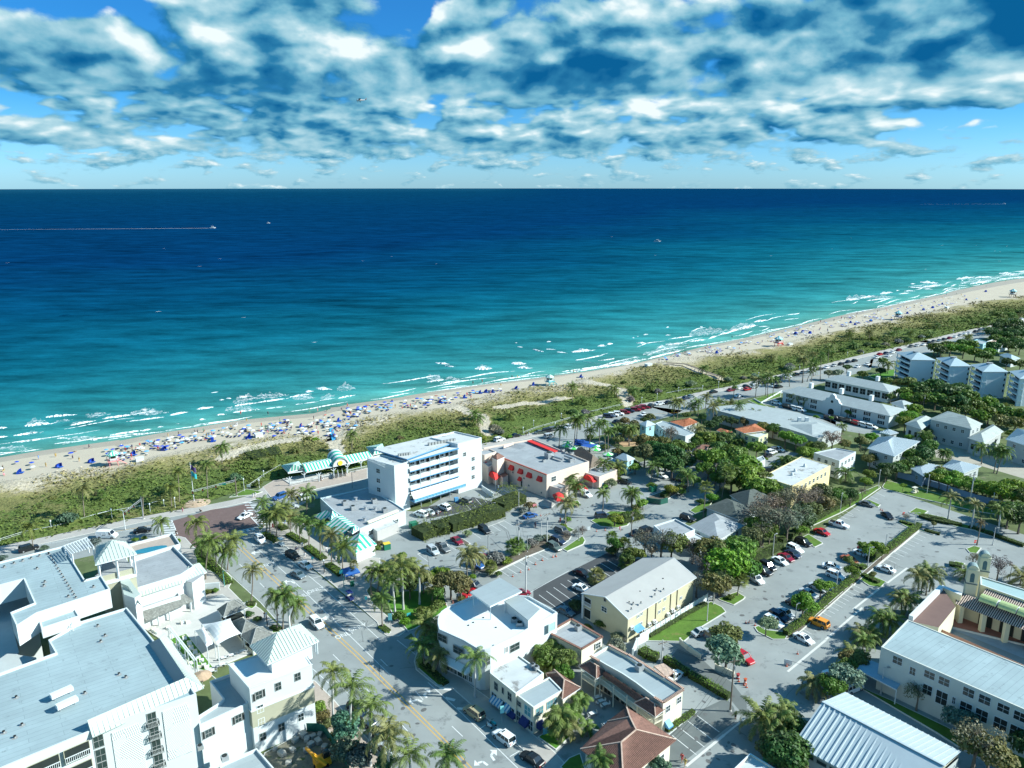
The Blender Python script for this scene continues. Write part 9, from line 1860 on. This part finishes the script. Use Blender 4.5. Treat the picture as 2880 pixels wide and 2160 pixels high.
U1=pole('G',2040,740,2085,185,m=WOOD,r=.15,kind='util',rz=.3); U2=pole('F',1765,865,1780,455,m=CONCP,r=.17,kind='util',rz=.9); U3=pole('H',1015,262,1030,0,m=WOOD,r=.13,kind='util',rz=1.); U4=pole('O',1140,885,1150,600,m=WOOD,r=.14,kind='util',rz=1.); U5=pole('O',1660,540,1665,330,m=WOOD,r=.14,kind='util',rz=1.2); U6=pole('G',1330,240,1345,0,m=CONCP,r=.15,kind='util',rz=.5); U7=pole('Q',1650,1010,1700,705,m=CONCP,r=.18,kind='util',rz=.5); U8=pole('F',1690,450,1690,100,m=CONCP,r=.15,kind='util',rz=.8); U9=pole('F',1985,335,1985,0,m=CONCP,r=.13,kind='util',rz=.8); U10=pole('R',1310,820,1340,655,m=WOOD,r=.13,kind='util'); U11=pole('R',1600,840,1610,745,m=WOOD,r=.13,kind='util'); U12=pole('R',130,1000,140,870,m=WOOD,r=.13,kind='util')
autolabel(LP,MARKS)
for o,a in LP: o['group']=a+'s'
def wire(A,B,off,lab,sag=1.2,n=3):
 a=A[1]+V((0,0,A[2]-.5)); c=B[1]+V((0,0,B[2]-.5)); e=empty('power_line',(a.x,a.y,0),lab,'power line')
 for j in range(n):
  o=V((0,0,0))+V(((j-1)*.8,0,0)); pp=[a.lerp(c,i/12)+o-V((0,0,sag*4*(i/12)*(1-i/12))) for i in range(13)]; mb=MB(); mb.tube(pp,.022,BLACK,3,cap=False); mb.build('wire',e)
wire(U6,U1,0,'power line from the gabled block to the tall lane pole'); wire(U2,U8,0,'power line between the two concrete poles by the parking lane'); wire(U8,U9,0,'power line across the empty cone lot'); wire(U9,U3,0,'power line crossing the parking lane towards the bungalow'); wire(U3,U4,0,'power line along the curved lane'); wire(U4,U5,0,'power line above the dense tree canopy'); wire(U5,U12,0,'power line rising to the pole at the long grey roof',2.)
wire(U1,(0,q('G',1400,1500),9.),0,'power line dropping to the bottom edge over the striped lot')
def gantry(k,b0,t0,a1,z1,lab,sign=None):
 e,P,h=pole(k,*b0,*t0,m=WOOD if sign else STEEL,r=.20,kind='mast',lab=lab); p2=q(k,*a1,z1)-P; mb=MB(); mb.bar((0,0,h-1.),(p2.x,p2.y,z1),.12,STEEL); mb.bar((0,0,h-1.5),(p2.x,p2.y,z1-.45),.08,STEEL)
 for i in range(9): u=i/8; mb.bar(V((0,0,h-1)).lerp(V((p2.x,p2.y,z1)),u),V((0,0,h-1.5)).lerp(V((p2.x,p2.y,z1-.45)),min(1,u+.06)),.04,STEEL)
 mb.build('arm',e)
 for u in (.45,.75,.97):
  c=V((0,0,h-1.2)).lerp(V((p2.x,p2.y,z1-.2)),u); mb=MB(); mb.box((c.x,c.y-.2,c.z-.6),(.36,.3,1.05),BLACK);
  for i in range(3): mb.box((c.x,c.y-.37,c.z-.28-.32*i),(.2,.04,.2),(LAMPR,ORANGE,GREENS)[i])
  mb.build('traffic_light',e)
 if sign: c=V((0,0,h-1.2)).lerp(V((p2.x,p2.y,z1-.2)),.3); mb=MB(); mb.box((c.x,c.y-.15,c.z-.1),(2.1,.08,.55),GREENS); mb.build('street_sign',e)
gantry('U',(980,1310),(965,1110),(510,1255),6.6,'tall dark mast with white truss arm and green street sign over the crossing',True)
gantry('L',(1490,1180),(1475,935),(1290,1100),6.,'second signal mast at the left end of the crossing',None)
e=empty('white_mast',q('Y',1900,470),'thick white mast between palms behind the corner tower roof','mast'); P=e.location; d=ray('Y',1870,130); t=P.y/d.y; mb=MB(); mb.tube([(0,0,0),(d.x*t-P.x,0,H_+d.z*t)],[.22,.18],TRIM,10); mb.build('post',e)
e=empty('flagpole',q('L',2015,1015),'flagpole with two flags on a round stepped brick base','flagpole'); P=e.location; d=ray('L',1965,590); t=P.y/d.y; h=H_+d.z*t; tx=0; mb=MB(); mb.tube([(0,0,0),(0,0,h)],[.12,.06],TRIM,8); mb.build('pole',e)
for z0,m_,c3 in ((h-2.4,mat('flag_dark',(.08,.05,.16),.8,.3,3),None),(h-4.4,TEAL,None)):
 mb=MB(); n=6
 for i in range(n): x0,x1=.1+i*.42,.1+(i+1)*.42; y0,y1=.25*math.sin(i*1.1),.25*math.sin((i+1)*1.1); mb.poly([(x0*.6,y0,z0-x0*.4),(x1*.6,y1,z0-x1*.4),(x1*.6,y1,z0+1.6-x1*.4),(x0*.6,y0,z0+1.6-x0*.4)],m_)
 mb.build('flag',e)
for i in range(4): mb=MB(); mb.prism(ring((P.x,P.y,0),4.8-i*1.0,3.9-i*.8,20),.12+i*.16,.28+i*.16,mat('tan_steps',(.45,.34,.24),.85,.1,1)); mb.build('base_step',e)
CN=MB(); CN.box((0,0,.03),(.42,.42,.06),ORANGE); CN.lathe([(.17,.05),(.10,.38),(.03,.72),(0,.74)],ORANGE,n=10); CN.lathe([(.125,.28),(.095,.42)],TRIM,n=10); CN=proto(CN.build('traffic_cone')); cn=[]
for k,l in (('F',((1865,545),(1795,600),(1630,670),(1940,505),(2045,470),(2080,465),(1710,625),(1010,945),(935,970),(1180,880),(2110,105),(1920,40))),('H',((655,200),(745,190),(235,455),(205,465),(20,540),(90,500))),('I',((495,1430),(570,1470),(450,1440))),('K',((140,128),(40,240),(55,225))),('G',((2190,470),(2212,490),(2130,430))),('Q',((725,1085),(745,1095)))):
 for x,y in l: o=clone(CN,q(k,x,y,.03),0,.95,None,'traffic cone'); cn.append((o,'orange traffic cone'))
autolabel(cn,MARKS,'orange traffic cones');
for k,x,y,h,r,lab in (('G',2195,455,1.1,.3,'tall orange barrier drum beside the lane pole'),('G',2120,400,1.,.35,'dark red drum under the entrance wall'),('N',1800,850,1.5,.9,'blue bin beside the red awning of the pink building'),('M',2150,1000,1.3,.6,'blue bin under the hotel gallery'),('F',600,160,1.6,1.1,'dark green container behind the sea grape thicket'),('F',325,385,1.7,.9,'green dumpster with yellow lid beside the striped awning'),('D',1810,770,1.2,.45,'green bin by the palm park path'),('D',1850,780,1.1,.4,'pale bin by the palm park path'),('O',500,890,1.6,1.,'green dumpster behind the green bin fence'),('W',980,1330,1.5,1.3,'green dumpster near the bottom edge'),('W',1190,1440,1.3,.5,'blue bin at the bottom edge')):
 P=q(k,x,y); e=empty('waste_bin',P,lab,'bin',rz=.5); mm=BLUEP if 'blue' in lab else (mat('dark_green_paint',(.02,.16,.09),.5,.15,2) if 'green' in lab else (mat('drum_red',(.35,.05,.05),.6,.1,2) if 'red' in lab else (ORANGE if 'orange' in lab else GREYW))); mb=MB()
 if 'drum' in lab: mb.lathe([(r,0),(r*.9,h*.5),(r*.8,h),(0,h)],mm); mb.lathe([(r*.93,h*.4),(r*.91,h*.6)],TRIM)
 else: mb.box((0,0,h*.5),(r*2,r*1.5,h),mm)
 mb.build('body',e); mb=MB(); mb.box((0,0,h+.05),(r*2.05,r*1.55,.1),mat('yellow_lid',(.7,.5,.05),.5,.1,1) if 'yellow' in lab else mm); mb.build('lid',e)
mb=MB()
def board(nm,k,x,y,w_,h,z,m,lab,rz=0,txt=None,pm=STEEL,tm=None):
 P=q(k,x,y); e=empty(nm,P,lab,'sign',rz=rz); mb=MB(); mb.box((0,0,z),(w_,.08,h),m); mb.build('board',e); mb=MB(); [mb.bar((s_*w_*.35,0.06,0),(s_*w_*.35,.06,z),.07,pm) for s_ in ((-1,1) if w_>1 else (0,))]; mb.build('post',e)
 if txt:
  t=lettering(txt,(0,0,0),0,h*.5,m=tm or WHITEC,name='lettering',kind=None,rx=math.pi/2); t.parent=e; t.location=(0,-.05,z)
board('stop_sign','J',640,110,.75,.75,2.2,RED,'red stop sign at the top of the car park',.3,'STOP'); board('stop_sign','J',1565,480,.75,.75,2.2,RED,'red stop sign at the foot of the broken palm',.3,'STOP')
board('parking_sign','N',1120,1100,1.2,.8,2.,mat('sign_red',(.7,.25,.25),.6,.1,1),'pale red sign at the valet lane entrance',.3); board('parking_sign','F',1088,900,1.1,.8,2.,mat('sign_red'),'pale red sign behind the rounded white building',.2)
board('notice_board','H',575,190,.9,1.,.6,TRIM,'white folding board by the orange cones',.3); board('notice_board','K',50,230,1.5,1.1,.7,TRIM,'white folding board beside the road drain',-.4); board('notice_board','I',525,1450,1.2,.9,.6,STEEL,'grey folding board between cones near the island',.3)
board('kerb_sign','D',1955,965,.6,.8,1.8,TEAL,'small teal sign on the kerb beside the palm park',.3); board('kerb_sign','D',1400,550,.6,.6,2.,TEAL,'small pale green sign in front of the shaded hedge bed',.3); board('kerb_sign','D',1700,700,.9,1.,2.1,TEAL,'teal sign attached before the blue canopy tent',.3); board('banner_sign','F',362,1215,.8,1.6,3.,mat('light_teal',(.3,.75,.75),.6,.05,1),'pale teal banner post at the tip of the palm park',0); board('park_sign','F',555,1110,1.,.7,1.2,TEAL,'small teal park sign among shrubs',.4); board('banner_sign','E',1520,870,.7,1.5,3.,mat('light_teal'),'teal banner lamp post before the cream shop',.2); board('display_board','E',1975,985,1.2,1.3,.9,mat('blue_panel',(.12,.4,.55),.4,.2,2),'dark framed blue display board on the lawn by the cream shop',.4,pm=BLACK); board('notice_board','U',1105,1240,1.1,.9,1.2,TRIM,'white information board near the green mast',0)
e=empty('hotel_sign_wall',q('D',345,830),'white hotel sign wall with slats at the curb garden','wall',rz=.2); mb=MB(); [mb.box((0,0,.4+i*.45),(4.2,.25,.38),WHITE) for i in range(5)]; mb.build('slat_wall',e)
P=q('D',1795,690); e=empty('canopy_tent',P,'blue canopy tent on the corner of the palm walk','tent',rz=.5); mb=MB(); c=[(-1.9,-1.9,2.2),(1.9,-1.9,2.2),(1.9,1.9,2.2),(-1.9,1.9,2.2)]
for i in range(4): mb.poly([c[i],c[(i+1)%4],(0,0,3.3)],mat('tent_blue',(.02,.10,.32),.6,.05,1)); a_,b_=c[i],c[(i+1)%4]; mb.poly([(*a_[:2],1.9),(*b_[:2],1.9),b_,a_],BLUEC)
mb.build('canopy',e)
for x,y,_ in c: mb=MB(); mb.bar((x,y,0),(x,y,2.2),.06,STEEL); mb.build('leg',e)
mb=MB(); mb.box((0,0,.75),(2.,.8,.06),BLUEP); mb.bar((-.9,0,0),(-.9,0,.75),.06,STEEL); mb.bar((.9,0,0),(.9,0,.75),.06,STEEL); o=mb.build('folding_table',loc=None); o.location=P; tag(o,'blue topped folding table under the canopy tent','table')
def wallseg(nm,k,pts_,h,m,lab,th=.25,z0=0,cat='wall'):
 P=[q(k,*p) for p in pts_]; e=empty(nm,P[0],lab,cat)
 for i in range(len(P)-1): mb=MB(); mb.bar(P[i]+U*(z0+h/2),P[i+1]+U*(z0+h/2),th,m,h); mb.build('panel',e); mb=MB(); mb.bar(P[i],P[i]+U*(z0+h+.1),th*1.5,m); mb.build('pier',e)
wallseg('entrance_wall','G',((1520,40),(1600,110),(1735,205)),1.3,CREAM,'low cream entrance wall left of the shaded lane'); wallseg('entrance_wall','G',((1890,310),(1990,350),(2080,390)),1.3,CREAM,'low cream entrance wall right of the shaded lane'); wallseg('bin_fence','O',((440,1010),(575,1030),(655,1010)),1.7,mat('dark_green_slats',(.02,.11,.08),.7,.2,2),'dark green slatted bin fence by the curved lane',cat='fence'); wallseg('yard_fence','N',((575,880),(690,960)),1.6,TRIM,'white fence between the hotel yard and the pink building',cat='fence'); wallseg('side_fence','H',((1930,305),(2160,180)),1.6,mat('pale_aqua_fence',(.3,.5,.48),.7,.1,1),'pale aqua fence behind the stained roof bungalow',cat='fence'); wallseg('parapet_wall','S',((1550,830),(1620,870),(1840,745)),.8,WHITE,'curved low white wall at the villa corner'); wallseg('pipe_fence','G',((1030,170),(1070,60),(1190,0)),1.7,TRIM,'white picket fence behind the boxed hedge',cat='fence')
def ropefence(k,pts_,lab,h=1.,sp=3.):
 P=[q(k,*p,.12) for p in pts_]; e=empty('rope_fence',(P[0].x,P[0].y,.12),lab,'fence')
 for i in range(len(P)-1):
  a,c=P[i],P[i+1]; n=max(1,int((c-a).length/sp)); mb=MB()
  mb.bar(a+U*h*.9,c+U*h*.9,.07,TRIM); mb.bar(a+U*h*.45,c+U*h*.45,.05,TRIM); mb.build('rail',e)
  mb=MB(); mb.bar(a,a+U*h,.12,TRIM); mb.build('post',e)
  for j in range(1,n): mb=MB(); p=a+(c-a)*(j/n); mb.bar(p,p+U*h,.1,TRIM); mb.build('post',e)
ropefence('A',((0,310),(240,235),(580,170),(900,80),(1160,10)),'white rope fence along the left promenade edge'); ropefence('N',((1000,300),(1120,250),(1350,185),(1700,80),(2050,0)),'white rail fence along the promenade behind the pink building'); ropefence('S',((640,775),(840,735),(1020,720)),'pale rail fence by the dune crossing of the bend'); ropefence('L',((880,1185),(1100,1130),(1450,1070),(1950,940)),'white rope fence behind the signal masts at left'); ropefence('M',((0,850),(150,745),(330,640)),'white rope fence left of the beach pavilion')
for pth,lab in ((PATHS[5],'dark timber boardwalk crossing the dune by two white figures'),):
 mb=MB(); [mb.bar(pth[i]+U*1.9,pth[i+1]+U*1.9,1.8,WOOD,.15) for i in range(len(pth)-1)]; tag(mb.build('boardwalk',loc=(pth[0].x,pth[0].y,0)),lab,'boardwalk')
tb=[]
for k,x,y in (('G',660,620),('G',700,660),('G',745,695),('G',610,790),('G',760,900),('Y',1290,775),('Y',1215,800),('Y',1200,870),('Y',1090,940),('Y',1410,730)):
 e=empty('patio_table',q(k,x,y,.05),'x','table'); mb=MB(); mb.box((0,0,.74),(1.1,.8,.05),WHITEC,.5); mb.build('top',e); mb=MB(); mb.bar((0,0,0),(0,0,.74),.1,STEEL); mb.build('leg',e); tb.append((e,'white patio table'))
 for s_ in (-1,1):
  c=empty('patio_chair',q(k,x,y,.05)+V((.8*s_*math.cos(.5),.8*s_*math.sin(.5),0)),'x','chair',rz=.5); mb=MB(); mb.box((0,0,.44),(.45,.45,.05),WHITEC); mb.build('seat',c); mb=MB(); mb.box((s_*.22,0,.7),(.04,.45,.5),WHITEC); mb.build('backrest',c); mb=MB(); [mb.bar((a,b_,0),(a,b_,.44),.04,STEEL) for a in (-.2,.2) for b_ in (-.2,.2)]; mb.build('legs',c); tb.append((c,'white patio chair'))
autolabel(tb,[('the balcony building',q('G',700,560)),('the tiled pavilion',q('G',760,950)),('the shade sail',q('Y',1200,700)),('the straw parasol',q('Y',985,960))],'patio furniture')
# -- boats and aircraft
def boat(k,x,y,L_,rz,lab,wake=0,kind=0):
 P=q(k,x,y,SEA); e=empty('motor_boat',P,lab,'boat',rz=rz); mb=MB(); h=L_/2; w_=L_*.15
 lo=[(-h,-w_*.8,0),(h*.5,-w_*.8,0),(h*.95,0,.1*L_/6),(h*.5,w_*.8,0),(-h,w_*.8,0)]; up=[(-h,-w_,L_*.13),(h*.5,-w_,L_*.15),(h*1.1,0,L_*.18),(h*.5,w_,L_*.15),(-h,w_,L_*.13)]
 for i in range(5): j=(i+1)%5; mb.poly([lo[i],lo[j],up[j],up[i]],TRIM)
 mb.poly(up,TRIM); mb.build('hull',e); mb=MB(); mb.box((0,0,L_*.22),(L_*.4,w_*1.4,L_*.16),TRIM); mb.box((0,0,L_*.23),(L_*.41,w_*1.45,L_*.06),CARG); mb.build('cabin',e); mb=MB(); mb.box((-L_*.03,0,L_*.35),(L_*.34,w_*1.3,.08*L_/6),TRIM); [mb.bar((a*L_*.15,b_*w_*.6,L_*.28),(a*L_*.15,b_*w_*.6,L_*.35),.1,TRIM) for a in (-1,1) for b_ in (-1,1)]; mb.bar((-L_*.05,0,L_*.35),(-L_*.05,0,L_*.6),.12,TRIM); mb.build('flybridge',e)
 if wake:
  mb=MB(); c,s=math.cos(rz),math.sin(rz); n=16
  for i in range(n):
   a=-h-wake*i/n; b_=-h-wake*(i+1)/n; wa,wb=w_*(1.1)*(1-i/n*.7),w_*1.1*(1-(i+1)/n*.7)
   mb.poly([(P.x+a*c-wa*-s,P.y+a*s-wa*c,SEA+.3*(1-i/n)+.05),(P.x+a*c+wa*-s,P.y+a*s+wa*c,SEA+.3*(1-i/n)+.05),(P.x+b_*c+wb*-s,P.y+b_*s+wb*c,SEA+.3*(1-(i+1)/n)+.05),(P.x+b_*c-wb*-s,P.y+b_*s-wb*c,SEA+.3*(1-(i+1)/n)+.05)],FO)
  tag(mb.build('boat_wake'),'white wake trailing behind the '+lab.split(' boat')[0]+' boat','wake',kind='stuff')
boat('P',598,642,13,.12,'white sport fishing boat at the head of a long wake at left',520,1); boat('P',755,628,8,.2,'small white boat standing still right of the long wake'); boat('P',1849,680,11,-.25,'white cabin boat alone on the blue sea right of centre'); boat('P',2824,574,14,.05,'tiny white boat racing near the horizon at far right',420)
d=ray('P',1015,282); P=V((0,0,H_))+d*(560/d.y); e=empty('light_aircraft',P,'small high winged propeller aircraft under the clouds','aircraft',rz=math.pi+.1); s_=.95
mb=MB(); mb.tube([(-3.6,0,.35),(-2,0,.15),(.3,0,0),(1.6,0,-.02),(2.6,0,-.05),(3.,0,-.05)],[.12,.3,.62,.68,.5,.22],mat('aircraft_white',(.7,.62,.6),.4,.05,1),10); mb.build('fuselage',e,smooth=True)
mb=MB(); mb.box((.6,0,.75),(1.4,9.6,.14),mat('aircraft_dark',(.02,.02,.03),.5,.1,1)); mb.build('wing',e); mb=MB(); mb.box((-3.4,0,.4),(.8,3.2,.08),mat('aircraft_dark')); mb.build('tailplane',e); mb=MB(); mb.poly([(-3.9,.05,.4),(-3.,.05,.4),(-3.6,.05,1.6),(-4.1,.05,1.6)],mat('aircraft_fin',(.6,.4,.4),.5,.1,1)); mb.poly([(-3.9,-.05,.4),(-4.1,-.05,1.6),(-3.6,-.05,1.6),(-3.,-.05,.4)],mat('aircraft_fin')); mb.build('tail_fin',e)
mb=MB(); mb.box((3.1,0,-.05),(.06,.18,2.2),BLACK); mb.build('propeller',e); mb=MB(); mb.box((1.,0,.4),(1.2,1.,.5),CARG); mb.build('canopy',e)
for x,y in ((2.2,0),(.6,1.),(.6,-1.)): mb=MB(); mb.bar((x,y*.4,-.4),(x,y,-1.05),.1,BLACK); mb.tube([(x,y-.08,-1.15),(x,y+.08,-1.15)],.26,TYRE,10); mb.build('wheel',e)
e.scale=(s_,s_,s_)
drop_protos()
